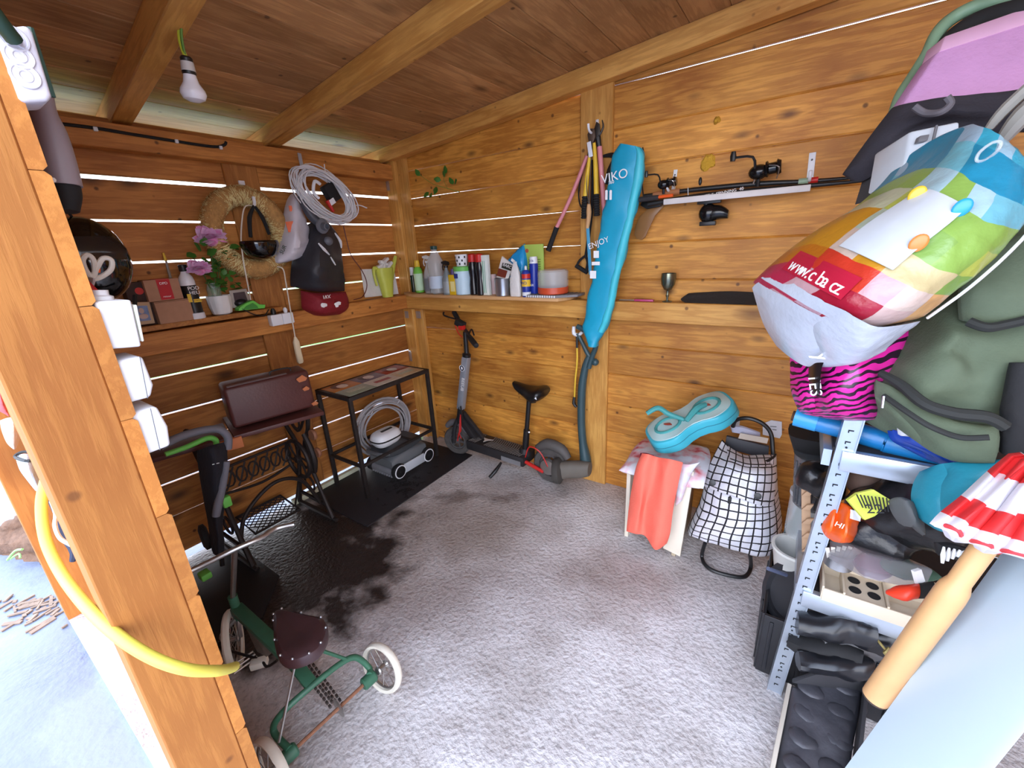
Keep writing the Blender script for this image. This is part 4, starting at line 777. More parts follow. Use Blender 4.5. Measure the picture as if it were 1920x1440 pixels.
# ================= near post: junction box, sockets, lamp =================
def PX(px, py, y=-2.11): return W(px, py, y=y)
def sock(lab, pts, y0, dep=.075, flap=False, bev=.012, m=WHT):
    """pts: outline of the side face toward the camera, on a plane across the room"""
    P_ = [W(*p, x=1.69) for p in pts]; t = thing('socket_box', lab, 'socket', P_[0], 'white sockets on the near post')
    obj('housing', MB().prism(P_, (-.085, 0, 0)), m, t, bev=bev, seg=3); return t, P_
t, P_ = sock('topmost white socket box on the near post, with a hinged flap and red cable gland', [(176, 565), (246, 562), (266, 650), (205, 655)], 0, bev=.004)
obj('flap', MB().prism([W(*p, x=1.686) for p in ((249, 572), (257, 571), (271, 640), (266, 641))], (-.07, 0, 0)), mat('cream flap', (220, 220, 206), .5), t, bev=.002)
g0 = W(190, 560, x=1.65); obj('cable_gland', MB().lathe([(.016, -.004), (.016, .004), (.011, .006), (.011, .014)], g0, ax=(0, .1, 1), n=16), WHT, t); obj('red_cable', MB().tube([g0, W(178, 548, x=1.65), W(160, 530, x=1.64)], .006, 8, 4), mat('red cable', (176, 40, 44), .5), t)
t, P_ = sock('middle white socket box on the near post, rounded front', [(214, 678), (268, 668), (289, 722), (284, 745), (240, 757)], 0, bev=.006)
obj('lid_seam', MB().bar(W(262, 669, x=1.6905), W(277, 747, x=1.6905), .001, .0008, up=(1, 0, 0)), GRY, t)
t, P_ = sock('lowest white socket box on the near post, largest and rounded', [(243, 775), (295, 762), (316, 800), (321, 836), (265, 857)], 0, bev=.006)
obj('lid_seam', MB().bar(W(282, 766, x=1.6905), W(300, 844, x=1.6905), .001, .0008, up=(1, 0, 0)), GRY, t)
# junction box at the top
P_ = [W(*p, x=1.705) for p in ((0, 85), (0, 52), (52, 46), (62, 60), (98, 180), (92, 190), (45, 192), (36, 182))]
t = thing('junction_box', 'pale grey junction box with round knock-outs high on the near post', 'junction box', P_[0]); JB = mat('light grey plastic', (214, 212, 220), .45); obj('housing', MB().prism(P_, (-.06, 0, 0)), JB, t, bev=.005, seg=3)
for p in ((35, 105), (47, 142), (25, 72)):
    c = W(*p, x=1.706); r = Matrix.Rotation(0, 3, 'X')
    obj('knock_out', MB().lathe([(.0155, 0), (.0145, .0016), (.0125, .0016), (.0115, .0004), (.0085, .0004), (.0075, .0016), (.0055, .0016), (.0045, .0004), (.0002, .0004)], c, ax=(1, 0, 0), n=26), JB, t)
obj('lid_rim', MB().tube([W(56, 52, x=1.69), W(98, 182, x=1.69)], .004, 8), mat('dark seal', (50, 80, 70), .5), t)
t = thing('green_cable', 'dark green cable entering the junction box from the top left', 'cable', W(10, 60, x=1.72)); obj('cable', MB().tube([W(-40, -20, x=1.75), W(0, 40, x=1.73), W(26, 74, x=1.715)], [.008, .009, .0095], 10, 4), mat('dark green cable', (34, 62, 48), .5), t)
# grey sleeve lamp
t = thing('hanging_cap', 'smooth grey curved cover with a black lower end hanging below the junction box', 'cover', W(100, 300, x=1.55)); x_ = 1.52
S_ = [((72, 182), 26), ((76, 215), 30), ((90, 250), 34), ((102, 290), 36), ((112, 330), 37), ((117, 350), 37)]
secs = []
for (px, py), hw in S_: c = W(px, py, x=x_); u = (W(px+hw, py+4, x=x_)-W(px-hw, py-4, x=x_))/2; secs.append((c, u, V3((.045, 0, 0))))
obj('sleeve', MB().loft(secs, n=26, pw=2.3, sm=5), mat('mauve grey shell', (150, 140, 146), .5, var=.08), t)
secs = []
for (px, py), hw in (((118, 349), 32), ((122, 370), 31), ((120, 396), 28)): c = W(px, py, x=x_); u = (W(px+hw, py+4, x=x_)-W(px-hw, py-4, x=x_))/2; secs.append((c, u, V3((.04, 0, 0))))
obj('lower_collar', MB().loft(secs, n=26, pw=2.3, sm=3), BLKM, t)
obj('screw', MB().lathe([(.003, 0), (.004, .006)], W(98, 338, x=x_+.045), ax=(1, 0, 0), n=8), STEEL, t)
# helmet and scissors behind the post
c = W(168, 488, x=.65); t = thing('helmet', 'glossy black helmet hanging in the shadow behind the near post', 'helmet', c)
obj('shell', MB().sph(c, (.10, .105, .135), 24), mat('gloss black', (10, 10, 12), .12, coat=.5), t); obj('visor', MB().loft([(c+V3((.07, -.01, .07)), (.03, 0, 0), (0, .07, 0)), (c+V3((.095, 0, .03)), (.02, 0, 0), (0, .08, 0)), (c+V3((.105, 0, .0)), (.01, 0, 0), (0, .07, 0))], n=14, sm=2), mat('smoky visor', (40, 36, 36), .15), t); obj('hanging_cord', MB().tube([c+V3((0, 0, .12)), c+V3((0, -.05, .2)), (c.x, -2.155, c.z+.24)], .004, 6, 4), BLKM, t); obj('chin_strap', MB().tube([c+V3((.1, .06, -.12)), c+V3((.13, .02, -.19)), c+V3((.1, -.05, -.14))], .007, 6, 5), BLKM, t)
t = thing('scissors', 'scissors with white looped handles and an orange joint hanging beside the helmet', 'scissors', W(168, 520, x=1.45)); x_ = 1.5
for pts in (((160, 520), (148, 505), (143, 487), (152, 478), (163, 487), (166, 510)), ((163, 522), (180, 518), (196, 505), (197, 488), (182, 484), (172, 498))): obj('handle_loop', MB().tube([W(p[0]+12, p[1], x=x_) for p in pts], .0045, 8, 4, closed=True), mat('off white grip', (206, 200, 190), .45), t)
obj('blade', MB().tube([W(173, 521, x=x_), W(170, 552, x=x_)], [.006, .001], 6), STEEL, t); obj('pivot', MB().sph(W(184, 503, x=x_), (.003, .003, .009), 8), ORG, t)
# yellow hose
t = thing('garden_hose', 'yellow garden hose curving from outside across the near post', 'hose', W(250, 1210, d=.80))
HP = [(92, 880, .90), (78, 940, .90), (85, 1010, .88), (115, 1075, .84), (165, 1140, .77), (225, 1195, .725), (290, 1235, .725), (350, 1255, .745), (400, 1258, .79), (425, 1255, .84), (440, 1250, .90)]
obj('hose', MB().tube([W(p[0], p[1], d=p[2]) for p in HP], .0098, 14, 8), mat('yellow hose', (216, 204, 84), .45, var=.05), t)
# things outside on the front wall
EX = lambda px, py, y=-2.30: W(px, py, y=y)
t = thing('work_glove', 'beige work glove hanging outside left of the near post', 'glove', W(22, 800, d=1.25)); obj('palm', MB().puff([[W(0, 788, d=1.25), W(20, 782, d=1.22), W(43, 786, d=1.25)], [W(2, 805, d=1.25), W(22, 805, d=1.2), W(44, 808, d=1.25)], [W(12, 830, d=1.25), W(25, 832, d=1.22), W(36, 828, d=1.25)], [W(24, 842, d=1.25), W(27, 843, d=1.24), W(31, 840, d=1.25)]], ray(25, 810)*.03, wr=.004, ws=30), mat('beige leather', (206, 186, 166), .85, bump=.4), t)
t = thing('grey_pouch', 'open grey cloth pouch hanging outside beside the yellow hose', 'pouch', W(60, 880, d=1.2)); obj('pouch_body', MB().puff([[W(28, 855, d=1.2), W(48, 850, d=1.17), W(72, 858, d=1.2)], [W(36, 880, d=1.2), W(56, 884, d=1.14), W(80, 890, d=1.2)], [W(50, 900, d=1.2), W(66, 908, d=1.16), W(84, 912, d=1.2)], [W(66, 920, d=1.2), W(74, 925, d=1.18), W(84, 928, d=1.2)]], ray(55, 890)*.04, wr=.004, ws=25), mat('grey canvas', (170, 178, 186), .8, bump=.3), t); obj('rim', MB().tube([W(28, 856, d=1.19), W(45, 847, d=1.21), W(68, 853, d=1.21), W(72, 860, d=1.19), W(48, 864, d=1.15)], .004, 6, 5, closed=True), mat('dark lining', (60, 64, 66), .8), t)
t = thing('red_cloth', 'red and white scrap of cloth hanging outside at the left frame edge', 'cloth', W(8, 750, d=1.2)); obj('cloth_body', MB().puff([[W(-12, 715, d=1.2), W(-3, 722, d=1.2), W(2, 730, d=1.2)], [W(-12, 745, d=1.2), W(2, 750, d=1.18), W(10, 758, d=1.2)], [W(-5, 770, d=1.2), W(6, 775, d=1.2), W(18, 782, d=1.2)]], ray(5, 750)*.02, wr=.004, ws=40), mat('red print cloth', (190, 80, 84), .8, var=.5, vs=60), t)
t = thing('strap_tangle', 'white strap and dark blue rag tangled on the outer side of the near post', 'strap', W(105, 990, d=1.05)); obj('white_strap', MB().tube([W(88, 920, d=1.06), W(104, 960, d=1.04), W(103, 985, d=1.02), W(112, 1008, d=1.02), W(130, 1020, d=1.02), W(150, 1030, d=1.04)], .0045, 6, 5), mat('cream strap', (220, 200, 176), .7), t); obj('blue_rag', MB().tube([W(92, 935, d=1.05), W(112, 975, d=1.06), W(120, 1005, d=1.05), W(140, 1030, d=1.05), W(136, 1052, d=1.05)], [.004, .007, .008, .011, .006], 8, 4), mat('navy rag', (46, 52, 72), .9), t)
# bark pile
random.seed(9); BARK = mat('bark', (112, 84, 66), .95, var=.55, vs=25, bump=1, bs=60)
for k, (px, py, lx, r, a) in enumerate(((95, 1010, .5, .11, .5), (60, 1045, .55, .09, .35), (110, 1070, .5, .08, .25), (70, 1095, .5, .08, .45), (30, 1010, .4, .08, .7), (105, 1120, .45, .06, .3), (30, 1070, .45, .07, .4), (75, 975, .35, .07, .8))):
    c = W(px, py, x=-.55+.05*(k % 3)); c.z = max(c.z, r*.6); dr = V3((math.cos(a), math.sin(a)*.8, .12)); c = W(px, py, d=2.45+.04*(k % 3))
    mb = MB().loft([(c-dr*lx*.5, V3((0, r*.8, 0)), V3((0, 0, r*.8))), (c-dr*lx*.2, V3((0, r, 0)), V3((0, 0, r))), (c+dr*lx*.2, V3((0, r*.95, 0)), V3((0, 0, r))), (c+dr*lx*.5, V3((0, r*.7, 0)), V3((0, 0, r*.75)))], n=18, wr=r*.4, ws=9, sm=5)
    o = obj('log', mb, BARK); tag(o, ('thick bark log at the upper right of the outdoor pile', 'long bark log in the middle of the outdoor pile', 'bark log pressed against the corner post, low in the pile', 'bark log low at the front of the outdoor pile', 'bark log at the upper left frame edge of the pile', 'thinnest bark log at the bottom right of the pile', 'bark log at the lower left frame edge of the pile', 'topmost short bark log of the outdoor pile')[k], 'log', 'bark logs in the outdoor pile')
m_ = MB()
for k in range(45):
    p = W(random.gauss(70, 45), random.uniform(1120, 1175), z=-.01); a = random.uniform(0, 3.14); m_.box(p, (random.uniform(.02, .09), random.uniform(.008, .02), .006), Matrix.Rotation(a, 3, 'Z') @ Matrix.Rotation(random.uniform(-.3, .3), 3, 'X'))
o = obj('bark_chips', m_, mat('pale chips', (136, 116, 100), .9, var=.4), kind='stuff'); tag(o, 'loose bark chips scattered on the ground below the logs', 'bark chips')
o = obj('weed_tuft', MB().tube([W(14, 1050, d=2.3), W(28, 1033, d=2.28), W(42, 1030, d=2.26)], .006, 6, 3).tube([W(20, 1048, d=2.3), W(35, 1038, d=2.28), W(38, 1046, d=2.26)], .005, 6, 3), mat('weed green', (140, 190, 110), .6)); tag(o, 'small green weed sprouting from the log pile', 'weed')
# ================= floor, left: mats, sewing table, push chair, tricycle =================
o = obj('rubber_mat', MB().prism([(.02, -1.13, .0005), (.67, -1.13, .0005), (.66, -.13, .0005), (.02, -.13, .0005)], (0, 0, .008)), mat('black rubber', (34, 32, 36), .62, var=.3, vs=7, bump=.3, bs=200), bev=.002); tag(o, 'black rubber mat with scattered leaves under the small tiled table', 'mat')
m_ = MB(); random.seed(8)
for k in range(46):
    p = V3((random.gauss(.52, .07), random.gauss(-.72, .12), .0095)); a = random.uniform(0, 6.28)
    if p.x > .65 or p.y < -1.1: continue
    for q in range(3):
        d = V3((math.cos(a+q*1.2), math.sin(a+q*1.2), .06)); s_ = V3((-d.y, d.x, 0))*.006; m_.add([p, p+d*.012+s_, p+d*.026, p+d*.012-s_], [(0, 1, 2, 3)])
o = obj('leaf_litter', m_, mat('dead dark leaves', (14, 12, 12), .7, var=.2), kind='stuff'); tag(o, 'dark dead leaves scattered on the front half of the rubber mat', 'leaves')
o = obj('black_sheet', MB().prism([(.14, -2.12, .0005), (.74, -2.12, .0005), (.79, -1.80, .0005), (.60, -1.62, .0005), (.14, -1.62, .0005)], (0, 0, .006)), mat('black sheeting', (24, 26, 32), .6, var=.2, bump=.1), bev=.001); tag(o, 'flat black sheet on the floor behind the near post, under the tricycle bars', 'mat')
# sewing table
IRON = mat('cast iron', (44, 36, 34), .6, .3, var=.25, vs=30); MAH = mat('dark red-brown veneer', (84, 44, 40), .45, var=.25, vs=8, bump=.1, bs=90)
t = thing('sewing_machine_table', 'old treadle sewing machine table with dark brown case, against the left wall', 'sewing machine', (.3, -1.4, 0))
A = W(438, 818, z=.75); B = W(607, 771, z=.75); dv = (B-A).normalized(); pv = V3((-dv.y, dv.x, 0)); pv = pv if pv.x < 0 else -pv
obj('tabletop', MB().prism([A, B, B+pv*.34, A+pv*.34], (0, 0, -.022)), MAH, t, bev=.004)
A2 = W(439, 806, z=.765); B2 = W(594, 762, z=.765); ht = .205
Cc = [A2, B2, B2+pv*.20, A2+pv*.20]; up = V3((0, 0, ht)); ins = pv*.018+V3((0, 0, 0))
case = MB().hexa([Cc[0], Cc[1], Cc[1]+up+ins, Cc[0]+up+ins, Cc[3], Cc[2], Cc[2]+up-pv*.015, Cc[3]+up-pv*.015]); obj('case', case, MAH, t, bev=.018, seg=3)
ci = obj('case_top_rim', MB().hexa([Cc[0]+up+ins+dv*.02+pv*.01, Cc[1]+up+ins-dv*.10+pv*.01, Cc[1]+up+pv*.05-dv*.10+V3((0, 0, .003)), Cc[0]+up+pv*.05+dv*.02+V3((0, 0, .003)), Cc[0]+up+ins+dv*.02+pv*.01-V3((0, 0, .01)), Cc[1]+up+ins-dv*.10-V3((0, 0, .01)), Cc[1]+up+pv*.05-dv*.10-V3((0, 0, .01)), Cc[0]+up+pv*.05+dv*.02-V3((0, 0, .01))]), mat('worn grey lacquer', (132, 124, 128), .35), t, bev=.003)
hp = Cc[0]+dv*.22+up+pv*.09+V3((0, 0, .002)); obj('carry_handle', MB().tube([hp, hp+dv*.01+V3((0, 0, .018)), hp+dv*.09+V3((0, 0, .018)), hp+dv*.10], .004, 8, 3), BLK, t)
CH = mat('bare chipped wood', (190, 112, 66), .7)
for px, py, s_ in ((566, 712, .03), (574, 730, .02), (590, 757, .02)):
    p = W(px, py, z=.9) ; f_ = (W(px, py, z=.9)-CP).normalized(); nrm = -pv
    tt = ((Cc[0]-CP).dot(nrm))/(f_.dot(nrm)); p = CP+f_*tt; lift = (p.z-.765)/ht; p = p+pv*.018*lift-pv*.002
    obj('veneer_chip', MB().prism([p+dv*s_, p+dv*s_*.3+V3((0, 0, s_*.7)), p-dv*s_*.8+V3((0, 0, s_*.2)), p-dv*s_*.4-V3((0, 0, s_*.5)), p+dv*s_*.7-V3((0, 0, s_*.4))], pv*.004), CH, t)
# left leaf
P4 = [W(436, 808, z=.73), W(432, 790, z=.73), W(405, 775, z=.73), W(335, 795, z=.73), W(345, 825, z=.73)]
obj('folding_leaf', MB().prism([A-dv*.01, A-dv*.01+pv*.25, A-dv*.33+pv*.25, A-dv*.33], (0, 0, -.02)), MAH, t, bev=.003)
obj('leaf_edge', MB().box(A-dv*.02-pv*.001+V3((0, 0, -.035)), (.02, .10, .055), Matrix.Rotation(math.atan2(dv.y, dv.x)-math.pi/2, 3, 'Z')), CH, t, bev=.003)
# iron side frames
def iron(pts, r, x=None, y=None, z=None, sm=4, n=8): return MB().tube([W(p[0], p[1], x=x, y=y, z=z) if len(p) == 2 else V3(p) for p in pts], r, n, sm)
for yy, sgn in ((-1.19, 1), (-1.66, -1)):
    f = MB()
    f.tube([(.40, yy, .72), (.36, yy, .60), (.28, yy, .45), (.34, yy, .22), (.42, yy, .015)], [.014, .012, .014, .012, .016], 8, 5)
    f.tube([(.08, yy, .72), (.11, yy, .58), (.19, yy, .45), (.13, yy, .22), (.05, yy, .015)], [.014, .012, .014, .012, .016], 8, 5)
    f.tube([(.06, yy, .715), (.42, yy, .715)], .013, 8); f.tube([(.11, yy, .10), (.38, yy, .10)], .011, 8)
    f.tube([(.14, yy, .66), (.24, yy, .56), (.34, yy, .66)], .008, 8, 5); f.tube([(.17, yy, .38), (.235, yy, .31), (.30, yy, .38)], .008, 8, 5)
    f.tube([(.235+.05*math.cos(a), yy, .20+.05*math.sin(a)) for a in [k*math.pi/6 for k in range(12)]], .007, 6, closed=True)
    f.tube([(.235+.04*math.cos(a), yy, .62+.045*math.sin(a)) for a in [k*math.pi/6 for k in range(12)]], .006, 6, closed=True)
    obj('side_frame', f, IRON, t)
    obj('foot', MB().tube([(.02, yy, .012), (.46, yy, .012)], [.012, .018, .012], 8, 2), IRON, t)
# flywheel
fc = V3((.30, -1.255, .42)); R0 = .115; f = MB().tube([fc+V3((R0*math.cos(a), 0, R0*math.sin(a))) for a in [k*math.pi/14 for k in range(28)]], .012, 8, closed=True)
for k in range(6):
    a = k*math.pi/3; f.tube([fc, fc+V3((R0*.5*math.cos(a+.3), 0, R0*.5*math.sin(a+.3))), fc+V3((R0*math.cos(a), 0, R0*math.sin(a)))], .006, 6, 4)
f.lathe([(.02, -.015), (.02, .015)], fc, ax=(0, 1, 0), n=12); obj('flywheel', f, IRON, t)
obj('belt_guard', MB().tube([(.36, -1.22, .58), (.40, -1.22, .50), (.41, -1.22, .42), (.39, -1.22, .34)], [.014, .018, .02, .012], 8, 4), IRON, t)
obj('pulley', MB().lathe([(.03, 0), (.034, .01), (.03, .02)], (.42, -1.21, .58), ax=(0, 1, 0)), mat('worn wood pulley', (140, 92, 66), .6), t); obj('pulley', MB().lathe([(.026, 0), (.03, .01), (.026, .02)], (.43, -1.21, .47), ax=(0, 1, 0)), mat('worn wood pulley', (140, 92, 66), .6), t)
# scrolled cross brace
f = MB(); ys = [-1.62, -1.24]
f.tube([(.2, ys[0], .50), (.2, ys[1], .50)], .008, 8); f.tube([(.2, ys[0], .36), (.2, -1.43, .33), (.2, ys[1], .36)], .008, 8, 6)
for k in range(6):
    yc = ys[0]+.04+k*.062
    f.tube([(.2, yc+.026*math.cos(a), .43+.045*math.sin(a)) for a in [q*math.pi/5 for q in range(10)]], .0055, 6, closed=True)
    f.tube([(.2, yc-.03, .37), (.2, yc-.01, .40), (.2, yc+.015, .46), (.2, yc+.03, .49)], .005, 6, 3)
obj('scroll_brace', f, IRON, t)
obj('arch_brace', MB().tube([(.33, -1.66, .10), (.33, -1.60, .26), (.33, -1.43, .36), (.33, -1.28, .30), (.33, -1.20, .10)], .011, 8, 8), IRON, t)
# treadle plate with lattice
y0, y1 = -1.56, -1.30; tz = .12
f = MB().tube([(.06, y0, tz), (.06, y1, tz), (.27, y1, tz-.03), (.27, y0, tz-.03)], .008, 6, closed=True)
for k in range(-4, 9):
    for s_ in (1, -1):
        a0 = y0+k*.033; pts = []
        for u in (0, .21):
            yy = a0 + (u if s_ == 1 else .21-u); pts.append((yy, u))
        (ya, ua), (yb, ub) = pts
        n_ = 8; seg = [(ya+(yb-ya)*q/n_, ua+(ub-ua)*q/n_) for q in range(n_+1)]; seg = [q for q in seg if y0-.001 <= q[0] <= y1+.001]
        if len(seg) > 1: f.tube([(.06+seg[0][1], seg[0][0], tz-.03*seg[0][1]/.21), (.06+seg[-1][1], seg[-1][0], tz-.03*seg[-1][1]/.21)], .0032, 5)
obj('treadle', f, IRON, t); obj('pitman_rod', MB().tube([(.25, -1.31, .12), (.28, -1.265, .30), (.30, -1.25, .42)], .006, 6, 3), IRON, t)

# small table with picture tiles
t = thing('tile_table', 'narrow black iron side table topped with six picture tiles', 'table', (.25, -.6, 0))
TX0, TX1, TY0, TY1, TZ = .075, .435, -.945, -.265, .705
RUST = mat('rusty black iron', (50, 44, 42), .6, .4, var=.5, vs=25)
for i, (x_, y_) in enumerate(((TX1-.012, TY0+.012), (TX1-.012, TY1-.012), (TX0+.012, TY0+.012), (TX0+.012, TY1-.012))):
    obj('leg', MB().box((x_, y_, TZ/2+.004), (.024, .024, TZ-.008)), RUST, t, bev=.002)
for a, b in (((TX0, TY0), (TX1, TY0)), ((TX0, TY1), (TX1, TY1)), ((TX0, TY0), (TX0, TY1)), ((TX1, TY0), (TX1, TY1))):
    d = V3((b[0]-a[0], b[1]-a[1], 0)).normalized(); ii = V3((.25-(a[0]+b[0])/2, -.6-(a[1]+b[1])/2, 0)).normalized()*.012
    obj('top_rail', MB().bar(V3((*a, TZ-.002))+ii, V3((*b, TZ-.002))+ii, .024, .026), RUST, t, bev=.002)
    obj('lower_rail', MB().bar(V3((*a, .24))+ii+d*.02, V3((*b, .24))+ii-d*.02, .022, .018), RUST, t, bev=.002)
obj('lower_rail', MB().bar((TX0+.02, -.5, .24), (TX1-.02, -.5, .24), .02, .012), RUST, t)
TC = [[(150, 160, 140), (206, 196, 180), (200, 176, 140)], [(190, 120, 50), (110, 96, 110), (150, 56, 34)]]
for r_ in range(2):
    for c_ in range(3):
        hx = (TX1-TX0-.05)/2; hy = (TY1-TY0-.05)/3; x0 = TX1-.025-hx*(r_+1); y0 = TY0+.025+hy*c_; cl = TC[r_][c_]
        tl = obj('tile', MB().box((x0+hx/2, y0+hy/2, TZ+.008), (hx-.003, hy-.003, .008)), mat('tile %d %d' % (r_, c_), cl, .4, var=.3, vs=25), t, bev=.001)
        sp_ = [((150, 60, 40), (220, 200, 170)), ((150, 50, 40), (120, 60, 50)), ((110, 70, 50), (60, 50, 40))][c_] if r_ == 0 else [((90, 40, 26), (226, 206, 186)), ((60, 40, 40), (206, 190, 180)), ((96, 30, 24), (196, 190, 176))][c_]
        if r_ == 1:
            obj('glazed_shape', MB().lathe([(hx*.36, 0), (hx*.34, .0012)], (x0+hx*.42, y0+hy*.45, TZ+.0121), n=18), mat('glaze a%d' % c_, sp_[0], .4), tl)
            obj('glazed_shape', MB().sph((x0+hx*.55, y0+hy*.5, TZ+.0134), (hx*.28, hy*.17, .002), 12, wr=.006, ws=30), mat('glaze b%d' % c_, sp_[1], .4, var=.3, vs=60), tl)
        else:
            obj('glazed_shape', MB().box((x0+hx*.5, y0+hy*.5, TZ+.0125), (hx*.25, hy*.6, .001)), mat('glaze c%d' % c_, sp_[0] if c_ == 1 else (176, 184, 160), .4, var=.4, vs=80), tl)
obj('green_strip', MB().box((.41, TY1+.006, .36), (.028, .006, .22)), mat('pale green strip', (150, 196, 170), .5), t, bev=.001)
obj('wall_gap_strip', MB().box((.04, -.98, .012), (.03, .5, .05)), mat('pale gap daylight', (214, 218, 190), .7), None)  # pale colour stands in for daylight showing under the left wall planks
bpy.data.objects['wall_gap_strip'].name = 'gap_daylight_strip'; tag(bpy.data.objects['gap_daylight_strip'], 'pale strip along the left wall behind the mat, coloured as daylight under the planks', 'board')

# pool robot
t = thing('pool_robot', 'grey tracked pool cleaning robot on the mat under the tiled table', 'robot', (.28, -.52, 0.0085))
RG = mat('robot grey', (104, 108, 112), .4, var=.1); RD = mat('robot dark grey', (60, 64, 68), .45)
for yy in (-.655, -.375):
    for xx in (.40, .13):
        obj('wheel', MB().lathe([(.045, 0), (.056, .006), (.056, .034), (.045, .04)], (xx, yy, .0645), ax=(1, 0, 0), n=24), BLKM, t); 
        if xx > .3: obj('hub', MB().lathe([(.046, 0), (.050, .001), (.050, .002), (.044, .003)], (xx+.04, yy, .0645), ax=(1, 0, 0), n=24), WHT, t); obj('hub_disc', MB().lathe([(.043, 0), (.04, .003), (.008, .004), (.006, .007)], (xx+.0425, yy, .0645), ax=(1, 0, 0), n=24), BLK, t)
obj('side_cover', MB().box((.432, -.515, .066), (.012, .20, .07)), mat('silver cover', (190, 196, 204), .3), t, bev=.004)
tr = MB(); 
for k in range(9): tr.box((.17+.025*k, -.66, .03), (.014, .06, .03))
obj('brush_roller', tr.lathe([(.03, 0), (.03, .24)], (.16, -.665, .05), ax=(1, 0, 0)), mat('brush grey', (130, 130, 136), .7), t)
obj('lower_body', MB().loft([((.285, -.69, .12), (.12, 0, 0), (0, 0, .03)), ((.285, -.62, .125), (.135, 0, 0), (0, 0, .055)), ((.285, -.45, .125), (.135, 0, 0), (0, 0, .055)), ((.285, -.36, .12), (.12, 0, 0), (0, 0, .035))], n=20, pw=5, sm=2), RG, t)
obj('upper_body', MB().loft([((.285, -.70, .195), (.10, 0, 0), (0, 0, .018)), ((.285, -.62, .205), (.13, 0, 0), (0, 0, .04)), ((.285, -.48, .205), (.13, 0, 0), (0, 0, .035)), ((.285, -.38, .20), (.11, 0, 0), (0, 0, .02))], n=20, pw=4, sm=2), RD, t)
obj('grab_bar', MB().tube([(.19, -.68, .20), (.22, -.735, .21), (.34, -.735, .21), (.38, -.68, .20)], .014, 8, 4), RG, t)
obj('lime_tab', MB().box((.40, -.385, .21), (.01, .01, .035)), mat('pale lime', (190, 220, 160), .5), t)
# power box and cable
p = V3((.29, -.62, .285)); t = thing('power_box', 'white rounded power unit with a black stripe sitting on the pool robot', 'power unit', p-V3((0, 0, .04)))
Rb = Matrix.Rotation(.30, 3, 'X')
obj('lower_shell', MB().loft([(p+V3((0, 0, -.045)), (.055, 0, 0), (0, .085, 0)), (p+V3((0, 0, -.02)), (.075, 0, 0), (0, .105, 0)), (p, (.078, 0, 0), (0, .11, 0))], n=26, pw=3), WHT, t)
obj('black_stripe', MB().loft([(p, (.080, 0, 0), (0, .112, 0)), (p+V3((0, 0, .01)), (.080, 0, 0), (0, .112, 0))], n=26, pw=3), BLK, t)
obj('upper_shell', MB().loft([(p+V3((0, 0, .01)), (.078, 0, 0), (0, .11, 0)), (p+V3((0, 0, .04)), (.07, 0, 0), (0, .10, 0)), (p+V3((0, 0, .055)), (.05, 0, 0), (0, .08, 0))], n=26, pw=3, sm=3), WHT, t)
obj('vent_slot', MB().box(p+V3((.005, .01, .057)), (.022, .095, .006)), BLK, t, bev=.003)
t = thing('grey_cable_coil', 'large coil of grey hose-like cable standing behind the pool robot', 'cable', (.17, -.52, .1)); GC = mat('light grey cable', (168, 164, 166), .5)
random.seed(12)
for k in range(8):
    R_ = .165+.011*k; cy, cz = -.50+random.uniform(-.04, .04), .29+random.uniform(-.02, .02)
    obj('cable_turn', MB().tube([(.115+.016*(k % 4)+.05*math.sin(a)*0+.03*math.cos(a), cy+R_*math.cos(a)*.95, max(.03, cz+R_*math.sin(a)*.9)) for a in [2*math.pi*q/30 for q in range(30)]], .0078, 8, closed=True), GC, t)
for dy in (-.13, .12): obj('cable_tie', MB().tube([(.10, -.5+dy*1.1, .42), (.17, -.5+dy, .44), (.20, -.5+dy, .47)], .003, 6, 3), WHT, t)

# push chair (folded)
PT = lambda px, py, x=.62: W(px, py, x=x)
t = thing('push_chair', 'folded push chair with grey tubular handle, black fabric and green clips behind the near post', 'push chair', PT(415, 1050)); TG = mat('grey foam tube', (112, 114, 124), .7); GR = mat('bright green clip', (110, 196, 84), .5)
obj('handle', MB().tube([PT(300, 838), PT(340, 818), PT(385, 806), PT(412, 806), PT(427, 820), PT(427, 842)], .016, 10, 6), TG, t)
obj('green_bar', MB().tube([PT(310, 852, .60), PT(350, 838, .60), PT(388, 822, .60), PT(403, 824, .60), PT(406, 834, .60)], [.010, .011, .012, .011], 10, 5), GR, t)
obj('fabric', MB().puff([[PT(374, 848), PT(400, 838, .68), PT(430, 830)], [PT(378, 885), PT(405, 880, .70), PT(430, 868)], [PT(388, 940), PT(406, 940, .67), PT(424, 940)], [PT(398, 990), PT(408, 990, .66), PT(420, 985)], [PT(404, 1042), PT(412, 1045, .66), PT(424, 1040)]], (-.05, 0, 0), wr=.008, ws=14), mat('dark navy fabric', (30, 32, 42), .85, bump=.3), t)
obj('frame_tube', MB().tube([PT(425, 865, .67), PT(418, 905, .67), PT(408, 950, .67), PT(405, 968, .67)], [.013, .016, .017, .015], 10, 4), TG, t); obj('frame_tube', MB().tube([PT(406, 965), PT(412, 1010), PT(417, 1060)], .010, 8, 3), BLK, t)
obj('side_clip', MB().box(PT(424, 940, .64), (.03, .035, .05)), GR, t, bev=.006); obj('side_clip', MB().box(PT(384, 1078, .64), (.05, .04, .03)), GR, t, bev=.006)
obj('label_dash', MB().tube([PT(398, 871, .705), PT(402, 870, .705)], .002, 5).tube([PT(406, 869, .705), PT(411, 868, .705)], .002, 5), WHT, t)
obj('wheel', MB().lathe([(.04, 0), (.06, .008), (.06, .025), (.04, .033)], PT(376, 1010, .5), ax=(.2, 1, 0)), BLKM, t)
